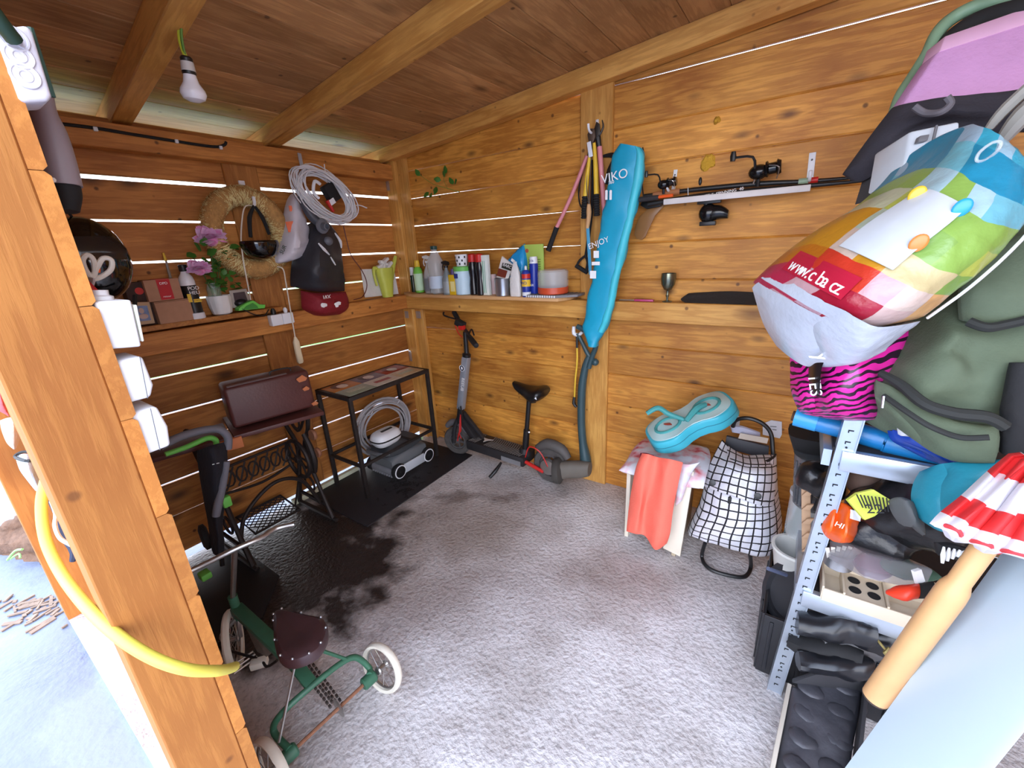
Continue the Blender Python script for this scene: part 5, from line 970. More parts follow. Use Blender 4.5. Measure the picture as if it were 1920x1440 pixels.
# tricycle
GP = mat('old green paint', (52, 98, 74), .45, var=.25, vs=30); RS = mat('rusty axle', (134, 88, 62), .7, var=.4, vs=60); CHR = mat('worn chrome', (176, 172, 168), .28, .85, var=.2, vs=30); CRM = mat('cream rubber', (224, 218, 202), .6)
Rr = W(703, 1264, z=.095); Rl = W(532, 1424, z=.095); Fw = V3((.925, -1.955, .10)); axv = (Rr-Rl).normalized(); md = (Rr+Rl)/2
t = thing('tricycle', 'childs old green metal tricycle with brown saddle and cream tyres, seen from above', 'tricycle', (md.x, md.y, 0))
def wheel(c, ax, R_, lab, w_=.022, nsp=14):
    ax = ax.normalized(); u = ax.orthogonal().normalized(); v = ax.cross(u); wh = thing_part = None
    ty = obj('tyre', MB().lathe([(R_*.84, -w_*.5), (R_*.95, -w_*.62), (R_, -w_*.3), (R_, w_*.3), (R_*.95, w_*.62), (R_*.84, w_*.5), (R_*.82, 0), (R_*.84, -w_*.5)], c, ax=ax, n=40), CRM, t)
    obj('rim', MB().tube([c+(u*math.cos(a)+v*math.sin(a))*R_*.80 for a in [k*math.pi/16 for k in range(32)]], .0045, 6, closed=True), CHR, ty)
    s_ = MB()
    for k in range(nsp):
        a = 2*math.pi*k/nsp; s_.tube([c+ax*(.012 if k % 2 else -.012), c+(u*math.cos(a)+v*math.sin(a))*R_*.8], .0013, 5)
    obj('spokes', s_, CHR, ty, kind='stuff'); obj('hub', MB().lathe([(.012, -.022), (.016, -.018), (.010, -.012), (.010, .012), (.016, .018), (.012, .022)], c, ax=ax, n=14), CHR, ty)
wheel(Rr+axv*.03, V3((-.08, .97, -.20)), .092, ''); wheel(Rl-axv*.035, V3((-.02, .97, -.14)), .098, '')
fax = V3((.50, .86, 0)); fh = V3((Fw.x, Fw.y, .115)); wheel(fh, fax, .115, '', nsp=16)
obj('axle', MB().tube([Rl, Rr], .006, 8), RS, t)
z_ = .19
obj('rear_bow', MB().tube([Rl+axv*.02+V3((0, 0, .02)), W(513, 1370, z=.13), W(528, 1338, z=.18), W(580, 1290, z=.20), W(640, 1243, z=.20), W(668, 1233, z=.18), W(692, 1252, z=.12), Rr-axv*.02+V3((0, 0, .02))], .0105, 10, 6), GP, t)
obj('hub_block', MB().lathe([(.018, 0), (.022, .004), (.022, .045), (.018, .05)], Rl-axv*.01, ax=axv), GP, t); obj('hub_block', MB().lathe([(.018, 0), (.022, .004), (.022, .045), (.018, .05)], Rr-axv*.05, ax=axv), GP, t)
S0 = W(560, 1185, z=.40); J0 = W(585, 1285, z=.20); Hd = W(443, 1140, z=.24); 
obj('main_beam', MB().bar(J0, W(545, 1235, z=.225), .04, .02).bar(W(545, 1235, z=.225), Hd, .045, .028), GP, t, bev=.004)
obj('seat_stay', MB().tube([W(556, 1232, z=.33), W(523, 1392, z=.13)], .004, 8), CHR, t); obj('seat_stay', MB().tube([W(586, 1214, z=.33), W(650, 1236, z=.20)], .006, 8), GP, t)
obj('seat_post', MB().tube([W(560, 1215, z=.24), S0-V3((0, 0, .03))], .012, 10), CHR, t)
# saddle: outline in world plane
So = [(511, 1150), (520, 1140), (545, 1142), (575, 1150), (603, 1156), (612, 1170), (610, 1190), (598, 1212), (580, 1226), (555, 1236), (535, 1236), (520, 1225), (513, 1200), (511, 1170)]
P_ = [W(*p, z=.40) for p in So]; cS = sum(P_, V3())/len(P_); vs = []; fs = []; n = len(P_); P2 = cat([p.copy() for p in P_], 3, True); n = len(P2)
LV = [(.90, -.045), (1.0, -.038), (1.02, -.02), (.97, -.004), (.8, .006), (.5, .004), (.2, -.002)]
for s_, dz in LV: vs += [cS+(p-cS)*s_+V3((0, 0, dz)) for p in P2]
vs.append(cS+V3((0, 0, -.003))); fs = [(i*n+j, i*n+(j+1) % n, (i+1)*n+(j+1) % n, (i+1)*n+j) for i in range(len(LV)-1) for j in range(n)]+[((len(LV)-1)*n+j, (len(LV)-1)*n+(j+1) % n, len(LV)*n) for j in range(n)]+[tuple(range(n))[::-1]]
sd = obj('saddle', MB().add(vs, fs), mat('dark brown saddle vinyl', (62, 40, 42), .35, var=.15), t)
for k in range(0, n, 4): 
    if P2[k].y < cS.y+.12: obj('saddle_rivet', MB().sph(cS+(P2[k]-cS)*.965+V3((0, 0, .0)), .0045, 8), STEEL, sd)
hb = W(440, 1030, z=.60)
obj('head_tube', MB().tube([Hd-V3((0, 0, .05)), Hd+V3((0, 0, .06))], .017, 12), GP, t)
obj('steering_stem', MB().tube([Hd+V3((0, 0, .05)), hb], .0095, 10), CHR, t)
obj('handlebar', MB().tube([W(340, 1078, z=.60), W(375, 1062, z=.60), W(440, 1030, z=.61), W(490, 1008, z=.61), W(515, 992, z=.605), W(552, 983, z=.60)], .0095, 10, 6), CHR, t)
obj('fork', MB().tube([Hd-V3((0, 0, .04)), fh+fax*.03+V3((0, 0, .04)), fh+fax*.028], [.010, .008, .006], 8, 4).tube([Hd-V3((0, 0, .04)), fh-fax*.03+V3((0, 0, .04)), fh-fax*.028], [.010, .008, .006], 8, 4), CHR, t)
obj('leg_guard', MB().prism([W(458, 1150, z=.21), W(512, 1196, z=.21), W(518, 1218, z=.14), W(500, 1232, z=.10), W(482, 1222, z=.10), W(462, 1180, z=.15)], (0, 0, .004)), mat('scuffed tin', (150, 140, 130), .4, .6, var=.4, vs=30), t, bev=.001)
pc = W(452, 1245, z=.09); d1 = (W(480, 1228, z=.09)-W(446, 1252, z=.09)).normalized(); d2 = V3((-d1.y, d1.x, 0))
obj('crank', MB().tube([fh, fh-fax*.06, W(484, 1236, z=.09), W(500, 1250, z=.10), W(520, 1238, z=.13)], .005, 8, 3), mat('black crank', (48, 40, 38), .5, .5), t)
obj('pedal', MB().tube([pc-d1*.03-d2*.02, pc+d1*.05-d2*.02, pc+d1*.05+d2*.02, pc-d1*.03+d2*.02], .004, 6, closed=True).tube([pc-d1*.03, pc+d1*.05], .004, 6), CHR, t); obj('pedal_block', MB().box(W(486, 1243, z=.08), (.06, .035, .03), Matrix.Rotation(.9, 3, 'Z')), CRM, t, bev=.006)
sk = Rl.lerp(Rr, .56); obj('sprocket', MB().lathe([(.03, -.002), (.034, 0), (.03, .002)], sk, ax=axv, n=20), CHR, t)
ca = W(566, 1238, z=.16); cdir = (sk-ca); n_ = 26
ch = MB(); ch2 = MB()
for k in range(n_):
    p = ca+cdir*(k/n_); 
    for o_, c_ in ((.026, ch), (-.026, ch2)): c_.box(p+V3((0, 0, o_*(.4+.6*k/n_)))+axv*(-.006 if k % 2 else .006)+V3((cdir.y, -cdir.x, 0)).normalized()*o_*.6, (.010, .007, .009), Matrix.Rotation(math.atan2(cdir.y, cdir.x), 3, 'Z'))
obj('chain_run', ch, mat('dull chain', (92, 84, 80), .5, .7), t, kind='stuff'); obj('chain_run', ch2, mat('dull chain', (92, 84, 80), .5, .7), t, kind='stuff')

# ================= scooter and trimmer =================
t = thing('electric_scooter', 'dusty black electric kick scooter with a seat leaning along the right wall', 'scooter', (.9, -.15, 0))
DU = mat('dusty black metal', (46, 44, 46), .55, .3, var=.3, vs=20); TY = mat('dusty tyre', (78, 74, 72), .9, var=.25, vs=30, bump=.6, bs=120); SIL = mat('silver grey tube', (150, 156, 166), .35, .3)
def swheel(c, R_, w_, ax):
    ty = obj('tyre', MB().lathe([(R_*.62, -w_*.4), (R_*.9, -w_*.5), (R_, -w_*.25), (R_, w_*.25), (R_*.9, w_*.5), (R_*.62, w_*.4), (R_*.6, 0), (R_*.62, -w_*.4)], c, ax=ax, n=30), TY, t)
    h_ = MB().lathe([(R_*.60, -w_*.3), (R_*.62, w_*.2), (R_*.5, w_*.25), (R_*.5, -w_*.3), (R_*.60, -w_*.3)], c, ax=ax, n=26); ax = V3(ax).normalized(); u = ax.orthogonal().normalized(); v = ax.cross(u)
    for k in range(6): a = k*math.pi/3; h_.bar(c, c+(u*math.cos(a)+v*math.sin(a))*R_*.56, .012, .016, up=ax)
    obj('rim', h_.lathe([(R_*.2, -w_*.35), (R_*.2, w_*.35)], c, ax=ax), mat('rim grey', (120, 118, 120), .4, .6), ty)
f0 = V3((.545, -.15, .118)); r0 = V3((1.37, -.15, .125)); swheel(f0, .115, .05, V3((.25, -1, 0))); swheel(r0, .125, .055, V3((0, -1, .05)))
dk = obj('deck', MB().hexa([(.70, -.235, .115), (1.20, -.235, .095), (1.20, -.235, .165), (.70, -.235, .185), (.70, -.07, .115), (1.20, -.07, .095), (1.20, -.07, .165), (.70, -.07, .185)]), DU, t, bev=.008)
g_ = MB()
for k in range(26):
    x_ = .735+k*.0175
    if .80 < x_ < .87: continue
    g_.bar((x_-.012, -.225, .19-(x_-.7)*.04), (x_+.006, -.152, .19-(x_-.7)*.04), .006, .004); g_.bar((x_+.006, -.152, .19-(x_-.7)*.04), (x_-.012, -.08, .19-(x_-.7)*.04), .006, .004)
obj('grip_ribs', g_, mat('deck ribs', (110, 104, 100), .7), dk, kind='stuff')
st_ = [(math.cos(a)*(.055 if k % 2 == 0 else .016), math.sin(a)*(.04 if k % 2 == 0 else .014)) for k, a in enumerate([.5+q*math.pi/3 for q in range(6)])]
obj('deck_emblem', MB().prism([(.835+a, -.155+b, .1865) for a, b in st_], (0, 0, .003)), mat('emblem grey', (196, 192, 186), .5), dk)
obj('side_plate', MB().bar((1.02, -.237, .125), (1.18, -.237, .118), .003, .035), mat('scuffed plate', (150, 150, 154), .4, .5), dk)
obj('neck', MB().bar((.60, -.15, .33), (.74, -.15, .17), .07, .05).bar((.62, -.15, .37), (.80, -.15, .19), .03, .03), DU, t, bev=.006)
tb = W(863, 778, y=-.17); tt_ = W(875, 664, y=-.13); dt = (tt_-tb).normalized()
obj('fork', MB().tube([f0+V3((0, -.05, 0)), f0+V3((.02, -.045, .13)), tb], [.014, .016, .02], 10, 4).tube([f0+V3((0, .04, 0)), f0+V3((.02, .04, .13)), tb], [.014, .016, .02], 10, 4), DU, t)
obj('front_fender', MB().tube([f0+V3((-.10, 0, .10)), f0+V3((-.04, 0, .145)), f0+V3((.05, 0, .14)), f0+V3((.11, 0, .09))], [.02, .028, .028, .02], 10, 4), mat('dusty grey fender', (104, 102, 106), .6), t)
obj('lower_column', MB().tube([tb-dt*.06, tb+dt*.07], .026, 12), BLK, t)
c1, c2 = tb+dt*.05, tt_-dt*.02
cl = obj('steering_column', MB().bar(c1, c2, .052, .05, up=(0, -1, 0)), SIL, t, bev=.008)
face = V3((0, -1, 0)); rv = dt.cross(face).normalized(); fn = rv.cross(dt)
fn = fn if fn.y < 0 else -fn
cm_ = c1.lerp(c2, .5)+fn*.0275
tx = text('BEEUB', cm_+XX*.012, dt*-1, XX, .036, WTXT, cl, 'logo_letters', ext=.0006)
lg = c1.lerp(c2, .80)+fn*.026; obj('logo_disc', MB().lathe([(.022, 0), (.022, .002)], lg-XX*.008, ax=fn), mat('logo navy', (30, 40, 60), .4), cl); obj('logo_ring', MB().tube([lg-XX*.008+fn*.003+XX*.022*math.cos(a)+ZZ*.022*math.sin(a) for a in [k*math.pi/8 for k in range(16)]], .0025, 6, closed=True).sph(lg-XX*.008+fn*.003, (.008, .003, .012), 8), WHT, cl)
top = W(872, 622, y=-.13); obj('upper_column', MB().tube([c2, c2+dt*.02, top], [.022, .018, .016], 10, 2), BLK, t); obj('clamp', MB().lathe([(.030, 0), (.032, .02), (.02, .03)], c2, ax=dt), BLK, t)
e1 = W(851, 585, y=-.055); e2 = W(893, 648, y=-.30)
obj('handlebar', MB().tube([e1, top+V3((0, 0, .02)), e2], .011, 10), DU, t); obj('grip', MB().tube([e1, e1.lerp(top, .35)], .017, 10), BLKM, t); obj('grip', MB().tube([top.lerp(e2, .35), e2], [.018, .019, .017], 10, 3), BLKM, t)
obj('brake_lever', MB().tube([e1.lerp(top, .4), e1+V3((-.05, -.05, -.02)), e1+V3((-.07, -.03, .0))], .006, 6, 4), BLK, t); obj('brake_lever', MB().tube([top.lerp(e2, .3), top.lerp(e2, .3)+V3((.05, -.02, .05)), top.lerp(e2, .5)+V3((.05, -.02, .03))], .006, 6, 4), BLK, t)
obj('display', MB().box(top+V3((-.02, -.02, .06)), (.07, .05, .04), Matrix.Rotation(.4, 3, 'Y')), BLKM, t, bev=.006); obj('red_switch', MB().box(top+V3((.0, -.03, .035)), (.04, .035, .03)), RED, t, bev=.004)
obj('red_cable', MB().tube([top+V3((-.05, -.04, .05)), top+V3((-.02, -.05, .0)), top+V3((.01, -.045, -.03))], .004, 6, 4), RED, t)
obj('red_cable', MB().tube([tb+V3((.03, -.03, .02)), tb+V3((.035, -.05, -.10)), f0+V3((.07, -.06, .10)), f0+V3((.05, -.06, .03))], .0045, 6, 5).tube([tb+V3((.025, -.03, .0)), tb+V3((.02, -.05, -.12)), f0+V3((.09, -.06, .06))], .004, 6, 5), RED, t)
obj('latch_rod', MB().tube([tb+V3((.05, -.035, -.02)), tb+V3((.045, -.035, .09))], .006, 8), BLK, t)
sb_ = V3((1.165, -.15, .16)); sp0 = W(992, 750, y=-.15)
obj('seat_post', MB().tube([sb_, sb_.lerp(sp0, .45)], .022, 12).tube([sb_.lerp(sp0, .45), sp0], .016, 12), BLK, t); obj('clamp_lever', MB().tube([sb_.lerp(sp0, .42), sb_.lerp(sp0, .46)+V3((.05, -.05, .01))], .006, 8), STEEL, t); obj('post_base', MB().lathe([(.045, 0), (.04, .03), (.028, .05)], sb_-V3((0, 0, .01))), DU, t)
ss = sp0+V3((0, 0, .03))
obj('seat', MB().loft([(ss+V3((-.115, 0, .07)), (0, .02, 0), (0, 0, .015)), (ss+V3((-.09, 0, .055)), (0, .034, 0), (0, 0, .026)), (ss+V3((-.02, 0, .03)), (0, .05, 0), (0, 0, .04)), (ss+V3((.045, 0, .02)), (0, .085, 0), (0, 0, .048)), (ss+V3((.10, 0, .035)), (0, .09, 0), (0, 0, .042)), (ss+V3((.128, 0, .045)), (0, .06, 0), (0, 0, .022))], n=20, pw=2.4, sm=4), mat('black seat vinyl', (18, 18, 20), .35), t); obj('seat_spring', MB().lathe([(.022, 0), (.026, .03)], ss+V3((.03, 0, -.04))), BLK, t); obj('seat_logo', MB().prism([ss+V3((.10, -.094, .03)), ss+V3((.115, -.09, .02)), ss+V3((.11, -.092, .04))], (0, -.002, 0)), WHT, t)
obj('rear_fender', MB().tube([r0+V3((-.10, 0, .10)), r0+V3((-.02, 0, .15)), r0+V3((.08, 0, .135)), r0+V3((.13, 0, .08))], [.025, .036, .036, .024], 10, 4), mat('dusty fender', (84, 80, 78), .65), t)
obj('shock', MB().tube([(1.20, -.20, .125), (1.34, -.20, .085)], .013, 10), RED, t); obj('motor_cover', MB().lathe([(.06, 0), (.055, .02), (.03, .03)], r0+V3((0, -.03, 0)), ax=(0, -1, 0)), CHR, t)
obj('red_cable', MB().tube([(1.20, -.20, .16), (1.25, -.22, .26), (1.33, -.22, .24), (1.38, -.21, .14)], .004, 6, 5), RED, t)
obj('kick_stand', MB().tube([(1.02, -.24, .09), (1.01, -.30, .05), (.985, -.34, .012)], [.008, .014, .012], 10, 3), BLK, t)
# trimmer
TL = mat('dark teal plastic', (52, 76, 82), .42); Y_ = -.085
T_ = lambda px, py, y=Y_: W(px, py, y=y)
t = thing('grass_trimmer', 'dark teal electric grass trimmer leaning upright on the wall post beside the scooter', 'trimmer', T_(1085, 885, -.15))
obj('shaft', MB().tube([T_(1104, 668), T_(1097, 690), T_(1091, 730), T_(1090, 790), T_(1093, 830), T_(1097, 856), T_(1099, 875)], [.016, .022, .026, .025, .026, .036, .04], 14, 5), TL, t)
obj('top_handle', MB().tube([T_(1082, 612, -.12), T_(1098, 620, -.12), T_(1114, 634, -.11), T_(1117, 650, -.10), T_(1109, 672, -.09), T_(1104, 690, -.09)], [.015, .017, .016, .015, .016], 12, 5), TL, t)
obj('second_handle', MB().tube([T_(1083, 625), T_(1093, 645), T_(1103, 665), T_(1115, 678)], [.012, .012, .014, .014], 12, 4).sph(T_(1116, 679), .022, 12), TL, t); obj('yellow_trigger', MB().tube([T_(1102, 633, -.12), T_(1109, 639, -.12)], .009, 8), mat('amber plastic', (220, 180, 80), .4), t)
obj('white_clip', MB().tube([T_(1076, 612), T_(1076, 625), T_(1085, 628), T_(1092, 622)], [.010, .012, .010, .009], 8, 3), WHT, t)
obj('head', MB().loft([(T_(1106, 880, -.12), (0, .035, .0), (.0, 0, .045)), (T_(1095, 880, -.13), (0, .05, 0), (0, 0, .055)), (T_(1070, 880, -.17), (0, .055, 0), (0, 0, .058)), (T_(1052, 882, -.2), (0, .06, 0), (0, 0, .062))], n=20, pw=2.4, sm=3), mat('dusty taupe shroud', (98, 92, 84), .7, var=.2), t)
obj('guard', MB().lathe([(.075, 0), (.085, .015), (.088, .04), (.06, .06)], T_(1046, 884, -.21)-V3((.03, 0, 0)), ax=(1, .3, .1), n=24), mat('dusty dark shroud', (66, 62, 58), .75, var=.2), t)
t = thing('bungee_cord', 'yellow elastic cord with black hooks hanging left of the trimmer', 'cord', T_(1080, 750, -.05)); obj('cord', MB().tube([T_(1082, 650, -.05), T_(1082, 680, -.05), T_(1079, 710, -.05), T_(1077, 745, -.05)], .006, 8, 4), YEL, t); obj('end_hook', MB().tube([T_(1077, 744, -.05), T_(1076, 756, -.05), T_(1081, 763, -.05)], [.008, .012, .008], 8, 3), BLK, t); obj('end_hook', MB().tube([T_(1082, 630, -.05), T_(1082, 652, -.05)], .008, 8), BLK, t)
# ================= stool with cloths, trolley =================
def Q(px, py, y): return W(px, py, y=y)
t = thing('white_stool', 'white-painted wooden stool box under the coral cloth and turquoise case', 'stool', (2.13, -.3, 0))
CRW = mat('cream painted board', (226, 216, 198), .55, var=.06)
for (a, b) in (((1.955, -.45), (1.975, -.10)), ): pass
obj('side_panel', MB().hexa([(2.245, -.475, 0), (2.265, -.475, 0), (2.265, -.455, .40), (2.245, -.455, .40), (2.245, -.12, 0), (2.265, -.12, 0), (2.265, -.12, .40), (2.245, -.12, .40)]), mat('worn wood side', (176, 160, 134), .7, var=.3, vs=20), t, bev=.002)
obj('front_frame', MB().prism([Q(1243, 1028, -.475), Q(1275, 1044, -.475), Q(1301, 885, -.455), Q(1272, 878, -.455)], (0, .018, 0)), CRW, t, bev=.002)
obj('side_panel', MB().hexa([(1.99, -.45, 0), (2.01, -.45, 0), (2.01, -.45, .40), (1.99, -.45, .40), (1.99, -.12, 0), (2.01, -.12, 0), (2.01, -.12, .40), (1.99, -.12, .40)]), CRW, t, bev=.002)
obj('seat_board', MB().box((2.13, -.29, .41), (.31, .36, .02)), CRW, t, bev=.003)
COR = mat('coral cotton', (244, 112, 92), .85, var=.06, bump=.15, bs=120)
o = obj('coral_cloth', MB().puff([[Q(1203, 851, -.545), Q(1216, 853, -.565), Q(1232, 858, -.535), Q(1256, 862, -.575), Q(1280, 868, -.545)], [Q(1191, 880, -.555), Q(1206, 885, -.585), Q(1228, 890, -.555), Q(1248, 895, -.595), Q(1274, 895, -.565)], [Q(1180, 940, -.545), Q(1200, 945, -.585), Q(1211, 950, -.545), Q(1240, 955, -.595), Q(1262, 955, -.565)], [Q(1175, 985, -.545), Q(1192, 990, -.575), Q(1207, 992, -.545), Q(1232, 1002, -.595), Q(1256, 1000, -.565)], [Q(1174, 997, -.545), Q(1190, 1002, -.565), Q(1209, 1006, -.545), Q(1228, 1032, -.575), Q(1250, 1020, -.555)]], (0, .012, 0), sub=7, wr=.006, ws=12), COR); tag(o, 'coral pink cloth draped down the front of the white stool', 'cloth')
def fleck_mat():
    m, t_, b = nodes('pale flowered cotton'); N = t_.nodes.new; tc_ = N('ShaderNodeTexCoord'); v = N('ShaderNodeTexNoise'); v.inputs['Scale'].default_value = 16; v.inputs['Detail'].default_value = 2; r = N('ShaderNodeValToRGB'); e = r.color_ramp.elements
    e[0].position = .42; e[0].color = srgb((222, 222, 230)); e[1].position = .6; e[1].color = srgb((222, 170, 180)); x_ = e.new(.7); x_.color = srgb((206, 90, 100)); t_.links.new(tc_.outputs['Object'], v.inputs['Vector']); t_.links.new(v.outputs[0], r.inputs[0]); t_.links.new(r.outputs[0], b.inputs['Base Color']); b.inputs['Roughness'].default_value = .85; return m
FL = fleck_mat()
t = thing('flowered_cloth', 'pale pink-flecked cloth crumpled over the stool under the turquoise case', 'cloth', (2.13, -.3, .42))
obj('cloth_top', MB().puff([[(1.98, -.12, .46), (2.1, -.12, .475), (2.2, -.12, .48), (2.32, -.13, .48)], [(1.97, -.28, .47), (2.1, -.26, .49), (2.2, -.28, .495), (2.35, -.26, .49)], [(1.975, -.43, .455), (2.08, -.46, .48), (2.2, -.45, .48), (2.36, -.42, .48)], [(1.965, -.50, .44), (2.08, -.52, .45), (2.2, -.515, .445), (2.36, -.47, .44)]], (0, 0, -.03), wr=.01, ws=18), FL, t)
obj('cloth_fall', MB().puff([[Q(1268, 868, -.49), Q(1290, 872, -.50), Q(1312, 868, -.48)], [Q(1268, 905, -.50), Q(1282, 900, -.51), Q(1296, 890, -.49)], [Q(1266, 950, -.50), Q(1272, 945, -.505), Q(1278, 940, -.495)]], (0, .012, 0), wr=.005, ws=20), FL, t)
o = obj('maroon_cloth', MB().puff([[Q(1200, 850, -.485), Q(1212, 850, -.49), Q(1226, 855, -.485)], [Q(1198, 862, -.485), Q(1208, 864, -.49), Q(1220, 864, -.485)], [Q(1197, 872, -.485), Q(1206, 873, -.487), Q(1214, 872, -.485)]], (0, .01, 0)), mat('maroon cloth', (120, 26, 46), .8)); tag(o, 'small maroon cloth corner showing above the coral cloth', 'cloth')
# turquoise case
TQ = mat('turquoise shell', (64, 176, 196), .4, var=.04); TQD = mat('teal padding', (66, 150, 150), .6, var=.1)
t = thing('turquoise_case', 'turquoise figure-eight shaped plastic case lying tilted on the stool', 'case', (2.15, -.3, .47))
cA = W(1258, 808, y=-.36); cB = W(1330, 772, y=-.27); ex = (cB-cA); Ld = ex.length; ex.normalize(); ey = V3((-.25, .93, .20)); ey = (ey-ex*ey.dot(ex)).normalized(); ez = ex.cross(ey); ez = ez if ez.z > 0 else -ez
def eight(s_, n=56):
    out_ = []
    for k in range(n):
        a = 2*math.pi*k/n; c_, si = math.cos(a), math.sin(a); L2 = Ld/2+.115
        wv = .13*(1-.30*math.exp(-((c_*L2)/.05)**2)); xx = math.copysign(abs(c_)**.72, c_)*L2; yy = math.copysign(abs(si)**.6, si)*wv
        out_.append((xx*s_, yy*s_))
    return out_
cm = (cA+cB)/2; vs = []; fs = []; lv = [(.93, -.045), (1.0, -.03), (1.0, .02), (.985, .03), (.95, .033)]; n = 56
for s_, h in lv: vs += [cm+ex*a+ey*b+ez*h for a, b in eight(s_)]
fs = [(i*n+j, i*n+(j+1) % n, (i+1)*n+(j+1) % n, (i+1)*n+j) for i in range(len(lv)-1) for j in range(n)]+[tuple(range(n))[::-1], tuple((len(lv)-1)*n+j for j in range(n))]
obj('shell', MB().add(vs, fs), TQ, t)
vs = [cm+ex*a+ey*b+ez*.034 for a, b in eight(.93)]+[cm+ex*a+ey*b+ez*.0365 for a, b in eight(.91)]
obj('clear_lid', MB().add(vs, [tuple(range(n))[::-1], tuple(n+j for j in range(n))]+[(j, (j+1) % n, n+(j+1) % n, n+j) for j in range(n)]), mat('frosted pale lid', (176, 206, 206), .2, var=.12, vs=6), t)
vs = [cm+ex*a+ey*b-ez*.004 for a, b in eight(1.006)]+[cm+ex*a+ey*b-ez*.0 for a, b in eight(1.006)]; obj('seam', MB().add(vs, [(j, (j+1) % n, n+(j+1) % n, n+j) for j in range(n)]), mat('seam teal', (40, 120, 140), .5), t)
for s_ in (-1, 1):
    c = cm+ex*s_*(Ld/2); obj('padding_ring', MB().tube([c+ex*.062*math.cos(a)+ey*.055*math.sin(a)+ez*.038 for a in [k*math.pi/9 for k in range(18)]], .008, 8, closed=True), TQD, t); obj('red_print', MB().sph(c+ez*.039+ex*.01, (.03, .016, .002), 10, Matrix.Rotation(.6, 3, 'Z')), mat('brick red print', (176, 72, 60), .5), t)
obj('strap', MB().tube([cm-ex*.02-ey*.03+ez*.04, cm-ex*.07+ey*.02+ez*.08, cm-ex*.10+ey*.03+ez*.13, cm-ex*.16+ey*.03+ez*.13], [.010, .013, .013, .011], 8, 5), TQD, t); obj('strap', MB().tube([cm-ex*.02-ey*.05+ez*.045, cm+ex*.05-ey*.02+ez*.06, cm+ex*.10+ey*.0+ez*.045], [.012, .016, .012], 8, 4), TQD, t)
# trolley with check bag
def check_mat(nx_, ny_):
    m, t_, b = nodes('white fabric with black check lines'); N = t_.nodes.new; L_ = t_.links.new; uv = N('ShaderNodeTexCoord'); sx = N('ShaderNodeSeparateXYZ'); L_(uv.outputs['UV'], sx.inputs[0]); prev = None
    for k, (ax_, sc) in enumerate((('X', nx_), ('Y', ny_))):
        mu = N('ShaderNodeMath'); mu.operation = 'MULTIPLY'; mu.inputs[1].default_value = sc; L_(sx.outputs[ax_], mu.inputs[0]); fr = N('ShaderNodeMath'); fr.operation = 'FRACT'; L_(mu.outputs[0], fr.inputs[0]); lt = N('ShaderNodeMath'); lt.operation = 'LESS_THAN'; lt.inputs[1].default_value = .17; L_(fr.outputs[0], lt.inputs[0])
        if prev: mx = N('ShaderNodeMath'); mx.operation = 'MAXIMUM'; L_(prev, mx.inputs[0]); L_(lt.outputs[0], mx.inputs[1]); prev = mx.outputs[0]
        else: prev = lt.outputs[0]
    mc = N('ShaderNodeMixRGB'); mc.inputs[1].default_value = srgb((222, 222, 230)); mc.inputs[2].default_value = srgb((26, 24, 30)); L_(prev, mc.inputs[0]); L_(mc.outputs[0], b.inputs['Base Color']); b.inputs['Roughness'].default_value = .7; return m
CK = check_mat(11, 12); CK2 = check_mat(9, 7)
t = thing('shopping_trolley', 'wheeled shopping trolley with a white bag in black check beside the stool', 'trolley', (2.45, -.4, 0))
obj('bag_body', MB().puff([[Q(1352, 850, -.30), Q(1370, 868, -.38), Q(1405, 880, -.42), Q(1435, 875, -.40), Q(1454, 862, -.32)], [Q(1322, 900, -.36), Q(1350, 915, -.46), Q(1395, 930, -.50), Q(1432, 935, -.47), Q(1457, 930, -.38)], [Q(1308, 950, -.40), Q(1340, 965, -.50), Q(1390, 975, -.54), Q(1432, 975, -.50), Q(1462, 965, -.40)], [Q(1290, 990, -.42), Q(1325, 1000, -.50), Q(1378, 1012, -.54), Q(1430, 1020, -.51), Q(1465, 1005, -.42)], [Q(1283, 1008, -.42), Q(1320, 1022, -.46), Q(1375, 1040, -.48), Q(1420, 1052, -.47), Q(1456, 1056, -.42)]], (0, .14, 0), sub=9, wr=.010, ws=10), CK, t)
obj('flap', MB().puff([[Q(1353, 826, -.22), Q(1370, 842, -.25), Q(1395, 855, -.26), Q(1425, 855, -.26), Q(1454, 855, -.22)], [Q(1335, 860, -.30), Q(1365, 868, -.42), Q(1398, 878, -.46), Q(1430, 880, -.44), Q(1455, 878, -.34)], [Q(1322, 890, -.36), Q(1355, 898, -.48), Q(1392, 908, -.52), Q(1428, 915, -.49), Q(1454, 915, -.40)], [Q(1314, 912, -.39), Q(1348, 925, -.51), Q(1388, 938, -.555), Q(1422, 950, -.525), Q(1450, 952, -.44)]], (0, .03, 0), sub=9, wr=.006, ws=14), CK2, t)
for p in ((1336, 905, -.50), (1421, 930, -.545)): obj('toggle', MB().lathe([(.004, 0), (.014, .002), (.014, .006), (.006, .008)], Q(*p), ax=(0, -1, .3), n=16), BLK, t)
obj('drawcord_toggle', MB().box(Q(1368, 938, -.575), (.014, .012, .03)), BLK, t, bev=.003)
obj('loop_foot', MB().tube([Q(1322, 1018, -.44), W(1316, 1042, z=.02), W(1323, 1060, z=.012), W(1345, 1073, z=.010), W(1385, 1082, z=.010), W(1401, 1078, z=.012), W(1408, 1060, z=.03), Q(1405, 1030, -.46)], .009, 8, 6), BLK, t)
obj('handle', MB().tube([Q(1374, 800, -.16), Q(1380, 788, -.17), Q(1402, 784, -.18), Q(1428, 793, -.18), Q(1445, 812, -.18), Q(1449, 845, -.20), Q(1452, 890, -.26), Q(1452, 1000, -.34)], .010, 8, 6), BLK, t)
